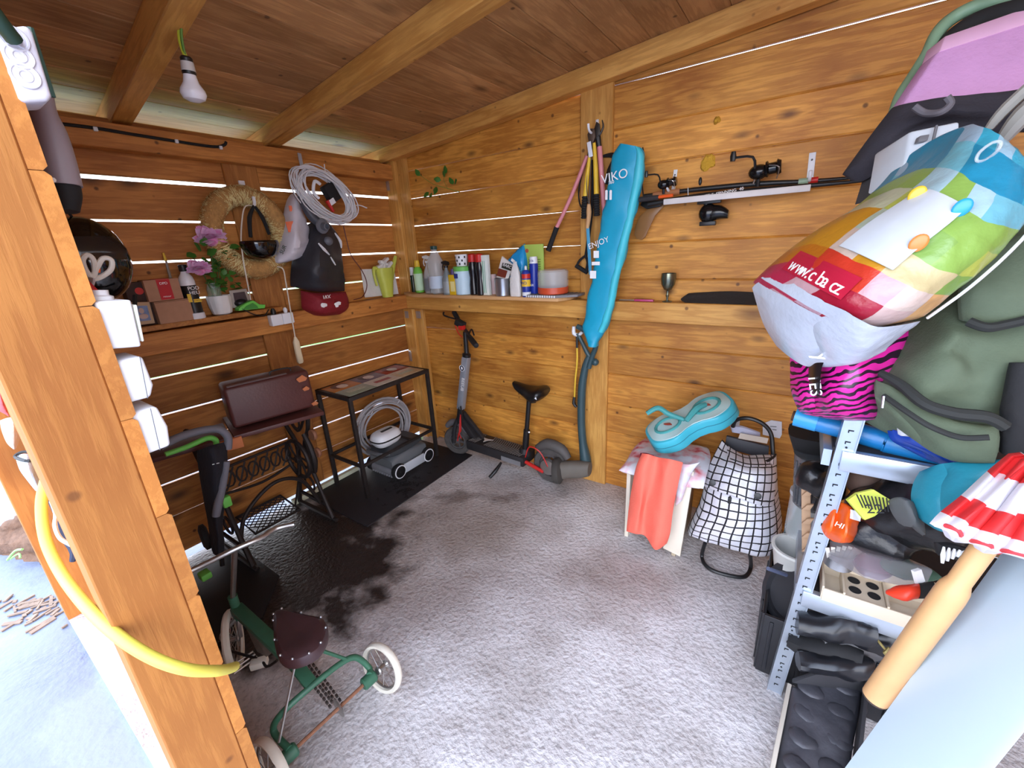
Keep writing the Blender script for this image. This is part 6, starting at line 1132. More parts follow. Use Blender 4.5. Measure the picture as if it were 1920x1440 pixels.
obj('back_panel', MB().prism([Q(1362, 818, -.17), Q(1442, 838, -.17), Q(1440, 862, -.18), Q(1358, 840, -.18)], (0, .02, 0)), mat('dark grey panel', (56, 56, 62), .6), t, bev=.003); obj('handle_sticker', MB().prism([Q(1388, 812, -.195), Q(1441, 822, -.195), Q(1438, 832, -.195), Q(1384, 822, -.195)], (0, .003, 0)), mat('tan sticker', (186, 172, 158), .6), t)
obj('lilac_pouch', MB().puff([[Q(1368, 798, -.15), Q(1392, 800, -.16), Q(1425, 812, -.15)], [Q(1372, 812, -.16), Q(1395, 816, -.17), Q(1425, 822, -.16)]], (0, .02, 0)), mat('lilac grey cloth', (176, 176, 196), .7), t)
obj('wheel', MB().lathe([(.05, 0), (.065, .006), (.065, .024), (.05, .03)], (2.36, -.22, .068), ax=(1, 0, 0)), BLKM, t); obj('wheel', MB().lathe([(.05, 0), (.065, .006), (.065, .024), (.05, .03)], (2.60, -.22, .068), ax=(1, 0, 0)), BLKM, t)
for nm, lab, pts, dd in (('card', 'white printed card standing on the wall behind the trolley handle, left one', ((1363, 777), (1382, 778), (1388, 783), (1386, 800), (1362, 798)), -.012), ('card', 'white printed card behind the trolley handle, right one', ((1430, 795), (1446, 788), (1466, 791), (1466, 815), (1462, 822), (1430, 815)), -.012)):
    t = thing(nm, lab, 'card', Q(*pts[0], dd)); slab('card_body', t, mat('white card', (212, 212, 220), .6), [Q(*p, dd) for p in pts], (0, .004, 0), 0)
    px = sum(p[0] for p in pts)/len(pts); py = sum(p[1] for p in pts)/len(pts); obj('print_line', MB().bar(Q(px-6, py-5, dd-.003), Q(px+6, py-4, dd-.003), .004, .001, up=(0, -1, 0)), GRY, t); obj('print_line', MB().bar(Q(px-2, py+1, dd-.003), Q(px+6, py+2, dd-.003), .004, .001, up=(0, -1, 0)), GRY, t)

# ================= rack and everything on it =================
GZ = mat('galvanised rack', (186, 196, 208), .32, .75, var=.1, vs=30)
t = thing('storage_rack', 'galvanised steel shelving rack with slotted uprights at the right', 'rack', (3.1, -.8, 0))
u0 = V3((2.725, -.985, 0)); u1 = W(1603, 784, y=-.985); du = (u1-u0).normalized(); Lu = (u1-u0).length
up_ = MB(); up_.bar(u0+V3((0, 0, 0)), u1, .042, .002, up=(0, -1, 0)); up_.bar(u0+V3((-.020, .018, 0)), u1+V3((-.020, .018, 0)), .002, .036, up=(0, -1, 0)); up_.bar(u0+V3((.020, -.003, 0)), u1+V3((.020, -.003, 0)), .003, .007, up=(0, -1, 0)); up_.bar(u0+V3((-.020, -.003, 0)), u1+V3((-.020, -.003, 0)), .003, .007, up=(0, -1, 0))
ur = obj('upright', up_, GZ, t)
k = 0; s_ = .04; BH = mat('slot black', (22, 24, 28), .8)
while s_ < Lu-.02:
    p = u0+du*s_+V3((0, -.0018, 0)); obj('slot', MB().box(p, (.012, .0012, .0032)).box(p+V3((-.005, 0, -.0035)), (.0026, .0012, .007)), BH, ur)
    if k % 5 == 2: obj('rivet_hole', MB().lathe([(.0028, 0), (.0028, .0012)], p+du*.017, ax=(0, -1, 0), n=10), BH, ur)
    s_ += .034; k += 1
for x_, y_ in ((2.725, -.50), (3.55, -.985), (3.55, -.50)): obj('upright', MB().box((x_, y_, .6), (.036, .002, 1.2)).box((x_-.018, y_+.017, .6), (.002, .036, 1.2)), GZ, t)
for zt in (.965, .47):
    xs = 2.765 if zt > .9 else 2.745; obj('shelf_beam', MB().box(((xs+3.56)/2, -.985, zt-.03), (3.56-xs, .022, .06)), GZ, t, bev=.003); obj('shelf_beam', MB().box((3.14, -.50, zt-.03), (.82, .022, .06)), GZ, t, bev=.003); obj('shelf_board', MB().box((3.145, -.742, zt-.008), (.80, .46, .012)), mat('black shelf board', (36, 34, 36), .8, var=.3, vs=40), t)
obj('end_beam', MB().box((2.735, -.742, .93), (.02, .47, .05)), GZ, t); obj('end_beam', MB().box((2.735, -.742, .45), (.02, .47, .05)), GZ, t)
def D_(px, py, d): return W(px, py, d=d)
fwd = V3(MR[2])
# blue rolled sheet on the upper shelf
t = thing('blue_roll', 'rolled blue tarpaulin lying along the upper rack shelf, poking out at the left', 'roll', D_(1600, 800, 1.2)); ra, rb = D_(1500, 783, 1.27), D_(1790, 860, 1.06)
rv_ = (rb-ra).normalized(); obj('outer_roll', MB().tube([ra, ra+rv_*.05, ra+rv_*.2, ra.lerp(rb, .6), rb], [.026, .027, .031, .036, .03], 18, 3), mat('blue plastic sheet', (22, 112, 172), .35, bump=.35, bs=14), t); obj('rolled_edge', MB().tube([ra-rv_*.012, ra+rv_*.045], .029, 18), mat('lighter blue sheet', (46, 142, 200), .35), t); obj('inner_tube', MB().tube([ra-rv_*.02, ra-rv_*.005], .016, 14), mat('dark brown core', (70, 46, 30), .8), t)
# blue printed pack
t = thing('blue_pack', 'glossy blue printed plastic pack crushed under the khaki bag', 'packet', D_(1770, 850, 1.0)); obj('film', MB().puff([[D_(1690, 808, 1.03), D_(1740, 815, 1.0), D_(1790, 840, .98)], [D_(1700, 830, 1.03), D_(1750, 845, .99), D_(1810, 870, .97)], [D_(1740, 850, 1.02), D_(1780, 872, 1.0), D_(1835, 886, .97)]], fwd*.05, wr=.01, ws=25), mat('royal blue film', (28, 66, 160), .2, var=.25, vs=30), t)
obj('pale_wave', MB().tube([D_(1770, 850, .975), D_(1795, 852, .965), D_(1815, 868, .96)], .006, 8, 4), mat('pale print', (186, 204, 220), .3), t); obj('clear_corner', MB().puff([[D_(1692, 798, 1.0), D_(1712, 800, .99), D_(1728, 808, 1.0)], [D_(1696, 818, 1.0), D_(1712, 820, .99), D_(1730, 822, 1.0)]], fwd*.02, wr=.006, ws=40), mat('crinkled clear film', (196, 200, 204), .15, var=.4, vs=40), t)
# zebra pink bag
def zebra():
    m, t_, b = nodes('pink and black zebra print'); N = t_.nodes.new; L_ = t_.links.new; tc_ = N('ShaderNodeTexCoord'); mp = N('ShaderNodeMapping'); mp.inputs['Scale'].default_value = (1, 1, 1); mp.inputs['Rotation'].default_value = (0, 0, .22); L_(tc_.outputs['UV'], mp.inputs['Vector']); wv = N('ShaderNodeTexWave'); wv.bands_direction = 'Y'; wv.inputs['Scale'].default_value = 4.2; wv.inputs['Distortion'].default_value = 7; wv.inputs['Detail'].default_value = 1.5; wv.inputs['Detail Scale'].default_value = 1.3; L_(mp.outputs[0], wv.inputs['Vector']); r = N('ShaderNodeValToRGB'); r.color_ramp.interpolation = 'CONSTANT'; r.color_ramp.elements[0].color = srgb((38, 14, 34)); r.color_ramp.elements[1].position = .38; r.color_ramp.elements[1].color = srgb((206, 34, 142)); L_(wv.outputs[0], r.inputs[0]); L_(r.outputs[0], b.inputs['Base Color']); b.inputs['Roughness'].default_value = .3; return m
t = thing('zebra_bag', 'shiny pink bag with black zebra stripes under the checkered shopping bag', 'bag', D_(1590, 790, 1.15))
obj('bag_body', MB().puff([[D_(1518, 640, 1.1), D_(1570, 630, 1.02), D_(1640, 640, 1.02), D_(1735, 590, 1.06)], [D_(1519, 690, 1.14), D_(1560, 695, 1.05), D_(1620, 690, 1.0), D_(1710, 668, 1.06)], [D_(1522, 730, 1.14), D_(1555, 735, 1.05), D_(1610, 735, 1.02), D_(1665, 735, 1.08)], [D_(1535, 765, 1.14), D_(1562, 770, 1.07), D_(1612, 775, 1.05), D_(1664, 770, 1.09)], [D_(1546, 782, 1.14), D_(1580, 788, 1.10), D_(1620, 792, 1.10), D_(1662, 790, 1.12)]], fwd*.10, sub=7, wr=.009, ws=14), zebra(), t)
obj('black_band', MB().puff([[D_(1536, 640, 1.05), D_(1548, 650, 1.03), D_(1556, 662, 1.02)], [D_(1520, 690, 1.10), D_(1530, 690, 1.06), D_(1542, 692, 1.035)], [D_(1524, 740, 1.12), D_(1530, 742, 1.08), D_(1538, 742, 1.055)]], fwd*.01), mat('black satin', (22, 18, 26), .3), t)
text('TES', D_(1527, 722, 1.068), D_(1531, 755, 1.07)-D_(1525, 712, 1.07), D_(1540, 720, 1.06)-D_(1527, 722, 1.07), .036, WTXT, t); text('y', D_(1543, 668, 1.02), D_(1550, 685, 1.03)-D_(1541, 660, 1.03), XX, .05, WTXT, t)
# khaki bag
KH = mat('khaki canvas', (84, 96, 76), .85, var=.12, vs=40, bump=.15, bs=200); KD = mat('black piping', (34, 36, 34), .8)
t = thing('khaki_bag', 'large khaki green bag with black zips slumped on the upper rack shelf', 'bag', D_(1780, 850, 1.0))
obj('bag_body', MB().puff([[D_(1725, 570, 1.06), D_(1790, 480, 1.03), D_(1850, 430, .98), D_(1990, 330, .90)], [D_(1700, 640, 1.04), D_(1770, 600, .97), D_(1850, 560, .93), D_(2010, 480, .85)], [D_(1660, 710, 1.04), D_(1740, 690, .95), D_(1850, 680, .90), D_(2010, 640, .85)], [D_(1655, 750, 1.04), D_(1730, 770, .95), D_(1830, 800, .92), D_(2000, 760, .86)], [D_(1660, 785, 1.05), D_(1740, 830, .99), D_(1840, 870, .95), D_(1960, 850, .88)]], fwd*.13, sub=9, wr=.05, ws=5), KH, t)
# pocket with rim and zips (their own shells just in front)
obj('front_pocket', MB().puff([[D_(1655, 712, 1.0), D_(1720, 748, .94), D_(1790, 785, .905), D_(1890, 800, .87)], [D_(1657, 740, .99), D_(1718, 785, .93), D_(1790, 822, .90), D_(1890, 840, .87)], [D_(1664, 775, 1.01), D_(1740, 830, .95), D_(1800, 866, .92), D_(1880, 872, .88)]], fwd*.04, sub=7, wr=.005, ws=12), KH, t)
obj('pocket_piping', MB().tube([D_(1652, 700, 1.0), D_(1690, 722, .955), D_(1735, 758, .91), D_(1790, 775, .885), D_(1850, 782, .86), D_(1885, 800, .85)], [.009, .012, .013, .012], 8, 6), KD, t)
obj('pocket_zip', MB().tube([D_(1657, 742, .975), D_(1700, 772, .925), D_(1745, 800, .895), D_(1800, 820, .88), D_(1855, 820, .85)], .006, 8, 6), KD, t); obj('zip_pull', MB().tube([D_(1657, 743, .965), D_(1654, 765, .965)], .003, 6), STEEL, t)
obj('upper_flap', MB().puff([[D_(1830, 480, .93), D_(1890, 450, .90), D_(2010, 400, .84)], [D_(1815, 545, .91), D_(1885, 535, .87), D_(2010, 510, .82)], [D_(1818, 600, .915), D_(1880, 606, .88), D_(2010, 590, .82)]], fwd*.03, sub=7, wr=.008, ws=9), KH, t); obj('flap_piping', MB().tube([D_(1816, 603, .905), D_(1850, 614, .885), D_(1890, 608, .87), D_(1990, 585, .82)], .010, 8, 5), KD, t)
obj('side_strap', MB().tube([D_(1920, 680, .86), D_(1912, 770, .87), D_(1900, 850, .89)], [.02, .028, .02], 10, 4), mat('black webbing', (26, 26, 28), .85, bump=.3), t)
# checkered shopping bag: world coloured patchwork by UV cells
def patch_mat():
    m, t_, b = nodes('glossy patchwork print film'); N = t_.nodes.new; L_ = t_.links.new; uv = N('ShaderNodeTexCoord'); sx = N('ShaderNodeSeparateXYZ'); L_(uv.outputs['UV'], sx.inputs[0])
    fl = []
    for ax_, sc in (('X', 6.0), ('Y', 8.0)):
        mu = N('ShaderNodeMath'); mu.operation = 'MULTIPLY'; mu.inputs[1].default_value = sc; L_(sx.outputs[ax_], mu.inputs[0]); f_ = N('ShaderNodeMath'); f_.operation = 'FLOOR'; L_(mu.outputs[0], f_.inputs[0]); fl.append(f_)
    cb = N('ShaderNodeCombineXYZ'); L_(fl[0].outputs[0], cb.inputs[0]); L_(fl[1].outputs[0], cb.inputs[1]); wn = N('ShaderNodeTexWhiteNoise'); wn.noise_dimensions = '2D'; L_(cb.outputs[0], wn.inputs['Vector'])
    ad = N('ShaderNodeMath'); ad.operation = 'MULTIPLY_ADD'; ad.inputs[1].default_value = .16; L_(wn.outputs['Value'], ad.inputs[0])
    vy = N('ShaderNodeMath'); vy.operation = 'DIVIDE'; vy.inputs[1].default_value = 8; L_(fl[1].outputs[0], vy.inputs[0]); v2 = N('ShaderNodeMath'); v2.operation = 'MULTIPLY_ADD'; v2.inputs[1].default_value = -.035; L_(fl[0].outputs[0], v2.inputs[0]); L_(vy.outputs[0], v2.inputs[2]); v3 = N('ShaderNodeMath'); v3.operation = 'ADD'; v3.inputs[1].default_value = .02; L_(v2.outputs[0], v3.inputs[0]); L_(v3.outputs[0], ad.inputs[2])
    r = N('ShaderNodeValToRGB'); r.color_ramp.interpolation = 'CONSTANT'; cr_ = r.color_ramp.elements; cols = [(0, (60, 176, 206)), (.10, (34, 148, 186)), (.18, (120, 196, 214)), (.26, (178, 214, 226)), (.33, (150, 190, 90)), (.42, (196, 208, 96)), (.48, (140, 180, 90)), (.55, (216, 200, 150)), (.60, (214, 150, 40)), (.68, (232, 180, 120)), (.74, (206, 120, 30)), (.80, (214, 60, 40)), (.88, (170, 24, 50)), (.95, (196, 40, 80))]
    cr_[0].position = 0; cr_[0].color = srgb([q*.86 for q in cols[0][1]]); cr_[1].position = cols[1][0]; cr_[1].color = srgb([q*.86 for q in cols[1][1]])
    for p_, c_ in cols[2:]: e = cr_.new(p_); e.color = srgb([q*.86 for q in c_])
    L_(ad.outputs[0], r.inputs[0])
    # pale squares mixed in
    gt = N('ShaderNodeMath'); gt.operation = 'GREATER_THAN'; gt.inputs[1].default_value = .74; ws_ = N('ShaderNodeSeparateColor'); L_(wn.outputs['Color'], ws_.inputs[0]); L_(ws_.outputs[1], gt.inputs[0]); mg_ = N('ShaderNodeMath'); mg_.operation = 'MULTIPLY'; mg_.inputs[1].default_value = .5; L_(gt.outputs[0], mg_.inputs[0]); mx = N('ShaderNodeMixRGB'); mx.inputs[2].default_value = srgb((190, 196, 206)); L_(mg_.outputs[0], mx.inputs[0]); L_(r.outputs[0], mx.inputs[1])
    L_(mx.outputs[0], b.inputs['Base Color']); b.inputs['Roughness'].default_value = .3
    n = N('ShaderNodeTexNoise'); n.inputs['Scale'].default_value = 16; n.inputs['Detail'].default_value = 5; L_(uv.outputs['Object'], n.inputs['Vector']); bp = N('ShaderNodeBump'); bp.inputs['Strength'].default_value = .5; bp.inputs['Distance'].default_value = .012; L_(n.outputs[0], bp.inputs['Height']); L_(bp.outputs[0], b.inputs['Normal']); return m
t = thing('checkered_shopping_bag', 'big glossy shopping bag printed in rainbow squares with a web address', 'bag', D_(1600, 680, .95))
BR = [[(1795, 235, .90), (1840, 215, .86), (1880, 230, .82), (1912, 262, .80), (1935, 300, .80)],
      [(1735, 300, .94), (1790, 300, .84), (1850, 320, .78), (1905, 350, .76), (1945, 390, .79)],
      [(1660, 360, .96), (1725, 365, .84), (1790, 395, .78), (1850, 430, .76), (1925, 440, .79)],
      [(1570, 412, .99), (1640, 425, .86), (1710, 460, .79), (1780, 500, .77), (1850, 515, .81)],
      [(1500, 465, 1.03), (1560, 490, .90), (1635, 525, .82), (1710, 560, .79), (1785, 565, .84)],
      [(1452, 510, 1.06), (1505, 540, .95), (1580, 580, .86), (1650, 610, .84), (1738, 598, .88)],
      [(1478, 590, 1.08), (1520, 615, .98), (1580, 640, .92), (1630, 648, .90), (1700, 625, .92)],
      [(1508, 640, 1.08), (1545, 668, 1.02), (1580, 686, .99), (1620, 680, .97), (1668, 655, .96)]]
BG = [[D_(*q) for q in r_] for r_ in BR]
obj('bag_body', MB().puff(BG[:6], fwd*.14, sub=9, wr=.010, ws=12, edge=.08), patch_mat(), t)
bot = [[a*1 for a in BG[5]]] + BG[6:]
obj('bag_bottom', MB().puff([[p-fwd*.002 for p in BG[5]]]+BG[6:], fwd*.12, sub=9, wr=.008, ws=12, edge=.06), mat('white film', (190, 198, 210), .25, var=.08, bump=.4, bs=18), t)
sg = grid(BG[:6], 9)
def on(u, v, o_=.012):   # point on the bag front
    i = v*(len(sg)-1); j = u*(len(sg[0])-1); p = sg[int(i)][int(j)]; return p-fwd*o_
du_ = (sg[30][34]-sg[30][6]).normalized(); dv_ = (sg[12][20]-sg[34][20]).normalized()
# white patch with plain balloons
wp = [on(u, v, .010) for u, v in ((.12, .62), (.14, .40), (.28, .24), (.48, .30), (.52, .46), (.46, .66), (.34, .80), (.22, .74))]
def patch(uvs, m, nm='printed_patch', o_=.010, th=.002): return obj(nm, MB().prism([on(u, v, o_) for u, v in uvs], fwd*th), m, t)
# curved patches follow the grid
def cpatch(u0, u1, v0, v1, m, nm='printed_patch', o_=.009):
    nu, nv = 8, 8; rows = [[on(u0+(u1-u0)*i/nu, v0+(v1-v0)*j/nv, o_) for i in range(nu+1)] for j in range(nv+1)]; mb = MB(); vs = [p for r_ in rows for p in r_]; n1 = len(vs); vs += [p+fwd*.0015 for p in vs]
    fs = [(j*9+i, j*9+i+1, j*9+i+10, j*9+i+9) for j in range(8) for i in range(8)]; fs += [tuple(n1+k for k in f[::-1]) for f in fs]; mb.add(vs, fs); return obj(nm, mb, m, t)
cpatch(.20, .55, .38, .74, mat('white print', (240, 240, 240), .6, var=0) if False else mat('pale film', (194, 202, 210), .25), 'white_patch')
for u, v, c_ in ((.24, .44, (214, 176, 50)), (.50, .40, (40, 150, 200)), (.50, .60, (206, 126, 60))):
    p = on(u, v, .013); obj('balloon', MB().sph(p, (.013, .004, .017), 14, Matrix.Rotation(.5, 3, 'Y')), mat('balloon %d' % c_[2], c_, .3), t)
cpatch(.03, .46, .83, .965, mat('crimson film', (176, 30, 56), .25), 'crimson_band', .0085)
u_ = .055
for ch_, w_ in zip('www.cba.cz', (.048, .048, .036, .024, .034, .036, .028, .024, .034, .034)):
    u_ += w_; p_ = on(u_, .92, .013); tr_ = (on(u_+.04, .92)-on(u_-.03, .92)); text(ch_, p_, tr_, on(u_, .85)-on(u_, .95), .042, WTXT, t, 'letter')
hp0, hp1 = on(.40, .19, .012), on(.47, .14, .012); hd_ = (hp1-hp0); hs = hd_.cross(fwd).normalized()*.009
obj('carry_loop', MB().tube([hp0-hs, hp0-hd_.normalized()*.012, hp0+hs, hp1+hs, hp1+hd_.normalized()*.012, hp1-hs], .0028, 8, 5, closed=True), CLR, t)
obj('seam_edge', MB().tube([on(.999, v, .004) for v in (.1, .3, .5, .7, .9, .99)], .003, 6, 3), WHT, t)
# dark jacket, pink board, shell behind
t = thing('black_jacket', 'charcoal padded garment draped over the boxes at the upper right', 'jacket', D_(1650, 300, 1.15))
obj('jacket_body', MB().puff([[D_(1690, 190, 1.12), D_(1760, 175, 1.05), D_(1840, 165, 1.0), D_(1990, 150, .95)], [D_(1655, 235, 1.14), D_(1730, 215, 1.06), D_(1820, 205, 1.0), D_(1990, 215, .95)], [D_(1620, 285, 1.17), D_(1672, 262, 1.12), D_(1740, 240, 1.08), D_(1850, 250, 1.02)], [D_(1602, 310, 1.18), D_(1620, 330, 1.17), D_(1650, 320, 1.14), D_(1690, 262, 1.12)]], fwd*.06, sub=7, wr=.012, ws=10), mat('charcoal fleece', (48, 46, 54), .95, var=.15, bump=.2, bs=150), t)
obj('seam_loop', MB().tube([D_(1714, 200, 1.04), D_(1735, 212, 1.03), D_(1765, 210, 1.0), D_(1782, 195, .99), D_(1775, 182, .99)], .008, 8, 5), mat('grey piping', (96, 92, 98), .8), t)
t = thing('pink_foam_board', 'thick mauve-pink foam board leaning at the top right corner', 'board', D_(1760, 120, 1.05)); PF = mat('mauve foam', (196, 146, 192), .8, bump=.25, bs=90); PL = mat('light pink edge', (226, 180, 214), .8)
q = [D_(1695, 192, 1.14), D_(1760, 95, 1.10), D_(1990, 22, 1.0), D_(1990, 215, .98)]; obj('face', MB().prism(q, fwd*.05), PF, t, bev=.006)
q2 = [D_(1772, 68, 1.115), D_(1762, 96, 1.098), D_(1990, 24, .998), D_(1990, -8, 1.02)]; obj('top_edge', MB().prism(q2, fwd*.05), PL, t, bev=.002)
t = thing('green_shell', 'pale green and black rimmed shell around the pink foam board', 'shell', D_(1780, 50, 1.2)); SP = [(1676, 222, 1.22), (1690, 180, 1.2), (1715, 140, 1.2), (1740, 100, 1.18), (1758, 62, 1.17), (1785, 35, 1.16), (1830, 12, 1.13), (1900, -6, 1.08), (1990, -20, 1.05)]
obj('rim', MB().tube([D_(*p) for p in SP], .017, 12, 5), mat('sage green rim', (128, 160, 130), .5), t)
obj('black_lining', MB().tube([D_(p[0]+18, p[1]+24, p[2]-.02) for p in SP], .026, 12, 5), mat('black lining', (30, 30, 30), .9), t)
obj('back_shell', MB().prism([D_(p[0]+8, p[1]+10, p[2]+.03) for p in SP]+[D_(1990, 240, 1.1), D_(1700, 240, 1.2)], fwd*.02), mat('black lining', (30, 30, 30), .9), t)
o = obj('grey_strap', MB().tube([D_(1855, 240, .93), D_(1890, 200, .90), D_(1990, 110, .85)], [.008, .012, .012], 8, 4).tube([D_(1880, 262, .92), D_(1920, 215, .88), D_(1990, 160, .84)], [.012, .020, .024], 8, 4), mat('grey webbing', (150, 148, 142), .8)); tag(o, 'pale grey webbing straps at the right frame edge above the shopping bag', 'strap')
t = thing('white_box', 'white plastic storage box with a clip lid behind the shopping bag', 'box', D_(1720, 300, 1.1)); obj('box_body', MB().prism([D_(1692, 330, 1.00), D_(1706, 246, 1.02), D_(1800, 226, .97), D_(1800, 330, .95)], fwd*.10), mat('cool white plastic', (198, 208, 218), .4), t, bev=.006); obj('clip', MB().prism([D_(1722, 266, .992), D_(1726, 254, .995), D_(1744, 251, .99), D_(1740, 263, .987)], fwd*.012), GRY, t, bev=.002); obj('lid_groove', MB().tube([D_(1744, 290, .975), D_(1756, 236, .985)], .003, 6), GRY, t)
t = thing('dark_fabric', 'dark grey fabric hanging between the fishing rods and the shopping bag', 'cloth', D_(1680, 340, 1.1)); obj('fabric_body', MB().puff([[D_(1655, 290, 1.16), D_(1690, 265, 1.14), D_(1730, 250, 1.10)], [D_(1640, 335, 1.16), D_(1690, 320, 1.10), D_(1760, 300, 1.04)], [D_(1630, 372, 1.16), D_(1665, 362, 1.1), D_(1710, 345, 1.06)]], fwd*.06, wr=.012, ws=14), mat('graphite cloth', (66, 66, 70), .9, var=.2), t)

# ---- left end of the rack: clear jars, tubes, bucket, pan
t = thing('clear_tub', 'tall clear ribbed plastic tub standing at the left end of the rack', 'tub', D_(1530, 950, 1.5)); c = D_(1527, 905, 1.52); obj('tub_body', MB().lathe([(.045, -.10), (.055, -.09), (.075, .10), (.078, .11), (.07, .11)], c, n=26), mat('smoky clear plastic', (96, 100, 104), .15, var=.1, alpha=.75), t); rb_ = MB()
for k in range(9): a = math.radians(-150+k*14); rb_.tube([c+V3((.058*math.cos(a), .058*math.sin(a), -.08)), c+V3((.075*math.cos(a), .075*math.sin(a), .09))], .003, 6)
obj('rib', rb_, mat('smoky rib', (70, 72, 76), .2), t, kind='stuff')
t = thing('clear_jar', 'clear plastic jar below the ribbed tub at the rack end', 'jar', D_(1500, 1000, 1.6)); obj('jar_body', MB().lathe([(.05, -.09), (.055, -.07), (.055, .08), (.045, .095)], D_(1508, 965, 1.6), n=24), CLR, t); obj('lid', MB().lathe([(.058, .085), (.058, .10), (.01, .102)], D_(1508, 965, 1.6), n=24), mat('pale lid', (176, 180, 184), .3), t)
t = thing('green_bottle', 'dusty green glass bottle on the floor behind the rack upright', 'bottle', D_(1497, 1030, 1.65)); obj('bottle_body', MB().lathe([(.04, -.16), (.042, -.14), (.042, .02), (.016, .09), (.015, .14)], D_(1493, 1000, 1.68), n=20), mat('dusty green glass', (62, 82, 74), .25), t)
t = thing('black_pot', 'black plastic pot with dark contents standing behind the end of the rack', 'pot', D_(1540, 820, 1.5)); obj('pot_body', MB().loft([(D_(1532, 850, 1.55), (.07, 0, 0), (0, .07, 0)), (D_(1530, 812, 1.52), (.085, 0, 0), (0, .08, 0))], n=18, pw=4), BLKM, t)
t = thing('peg_rail', 'raw wooden rail with pegs standing upright behind the rack upright', 'rail', D_(1510, 1000, 1.4)); WR = mat('pale raw wood', (190, 156, 124), .75, var=.2, vs=20)
obj('rail_board', MB().bar(D_(1511, 905, 1.42), D_(1512, 1075, 1.5), .026, .014, up=(0, -1, 0)), WR, t, bev=.002)
for k in range(6): p = D_(1503, 930+k*26, 1.415+.012*k); obj('peg', MB().prism([p, p+V3((.012, 0, .022)), p+V3((.03, 0, .03)), p+V3((.022, 0, .004))], (0, .010, 0)), WR, t, bev=.001)
t = thing('white_bucket', 'small white bucket on the floor behind the black pan', 'bucket', D_(1470, 1070, 1.55)); c = D_(1488, 1052, 1.6); obj('bucket_body', MB().lathe([(.055, -.07), (.075, .05), (.08, .055), (.08, .065), (.070, .065), (.05, -.06), (.001, -.06)], c, n=26), mat('off white plastic', (216, 216, 210), .5), t)
t = thing('black_pan', 'round black rubber pan standing on edge beside the rack upright', 'pan', D_(1480, 1150, 1.5)); c = D_(1496, 1115, 1.50); obj('pan_body', MB().lathe([(.115, -.01), (.12, .0), (.118, .02), (.10, .025), (.095, .005), (.001, .0)], c, ax=(-.55, -.55, .6), n=34), mat('dull black rubber', (44, 44, 48), .7), t); obj('handle', MB().tube([D_(1474, 1078, 1.5), D_(1440, 1066, 1.48)], .007, 8), mat('grey blue metal', (120, 130, 160), .4, .5), t)
# black crate left-bottom behind upright
t = thing('ribbed_crate', 'black ribbed plastic crate on the floor under the lower rack shelf', 'crate', D_(1500, 1270, 1.5)); DK = mat('glossy dark crate', (26, 27, 31), .3, var=.4, vs=14)
CRT = [W(1428, 1210, z=.08), W(1420, 1085, z=.30), W(1600, 1130, z=.30), W(1640, 1290, z=.08)]
x0c, x1c, y0c, y1c = 2.66, 3.05, -.93, -.56
obj('crate_base', MB().box(((x0c+x1c)/2, (y0c+y1c)/2, .012), (x1c-x0c, y1c-y0c, .02)), DK, t, bev=.004)
for (cx_, cy_, sx_, sy_) in (((x0c+x1c)/2, y0c, x1c-x0c, .012), ((x0c+x1c)/2, y1c, x1c-x0c, .012), (x0c, (y0c+y1c)/2, .012, y1c-y0c), (x1c, (y0c+y1c)/2, .012, y1c-y0c)): obj('crate_wall', MB().box((cx_, cy_, .14), (sx_, sy_, .26)), DK, t, bev=.003)
for k in range(8): obj('rib', MB().box((x0c+.025+k*.048, y0c-.008, .14), (.012, .006, .22)), DK, t, bev=.002)
for k in range(6): obj('rib', MB().box((x0c-.008, y0c+.03+k*.058, .14), (.006, .012, .22)), DK, t, bev=.002)
t = thing('rubber_boots', 'heap of dark rubber gloves and boots in the ribbed crate', 'boots', (2.9, -.75, .25)); random.seed(21)
for k, (px, py, a, b_, r_) in enumerate(((1560, 1175, .3, .5, .05), (1600, 1205, .8, .3, .045), (1540, 1215, -.3, .6, .04), (1640, 1190, .5, .2, .055), (1600, 1165, .1, .4, .04), (1680, 1215, .2, .3, .05), (1560, 1245, .6, .5, .035))):
    c = D_(px, py, 1.30+.02*(k % 3)); d = V3((math.cos(a), math.sin(a)*.4, b_*.4)).normalized(); s2 = d.cross(ZZ).normalized(); obj('boot_shape', MB().loft([(c-d*.09, s2*r_*.7, V3((0, 0, r_*.6))), (c-d*.03, s2*r_, V3((0, 0, r_*.8))), (c+d*.05, s2*r_*.8, V3((0, 0, r_))), (c+d*.1, s2*r_*.6, V3((0, 0, r_*.7)))], n=14, pw=2.3, wr=.014, ws=16, sm=4), (DK, mat('grey rubber', (84, 84, 86), .5, var=.2), BLKM)[k % 3], t)
o = obj('tan_brush', MB().tube([D_(1622, 1172, 1.27), D_(1660, 1218, 1.22)], .0035, 6).tube([D_(1660, 1218, 1.22), D_(1685, 1238, 1.2)], [.012, .022], 8), mat('olive bristle', (150, 134, 80), .8)); tag(o, 'thin handled brush with olive bristles lying over the dark boots', 'brush')
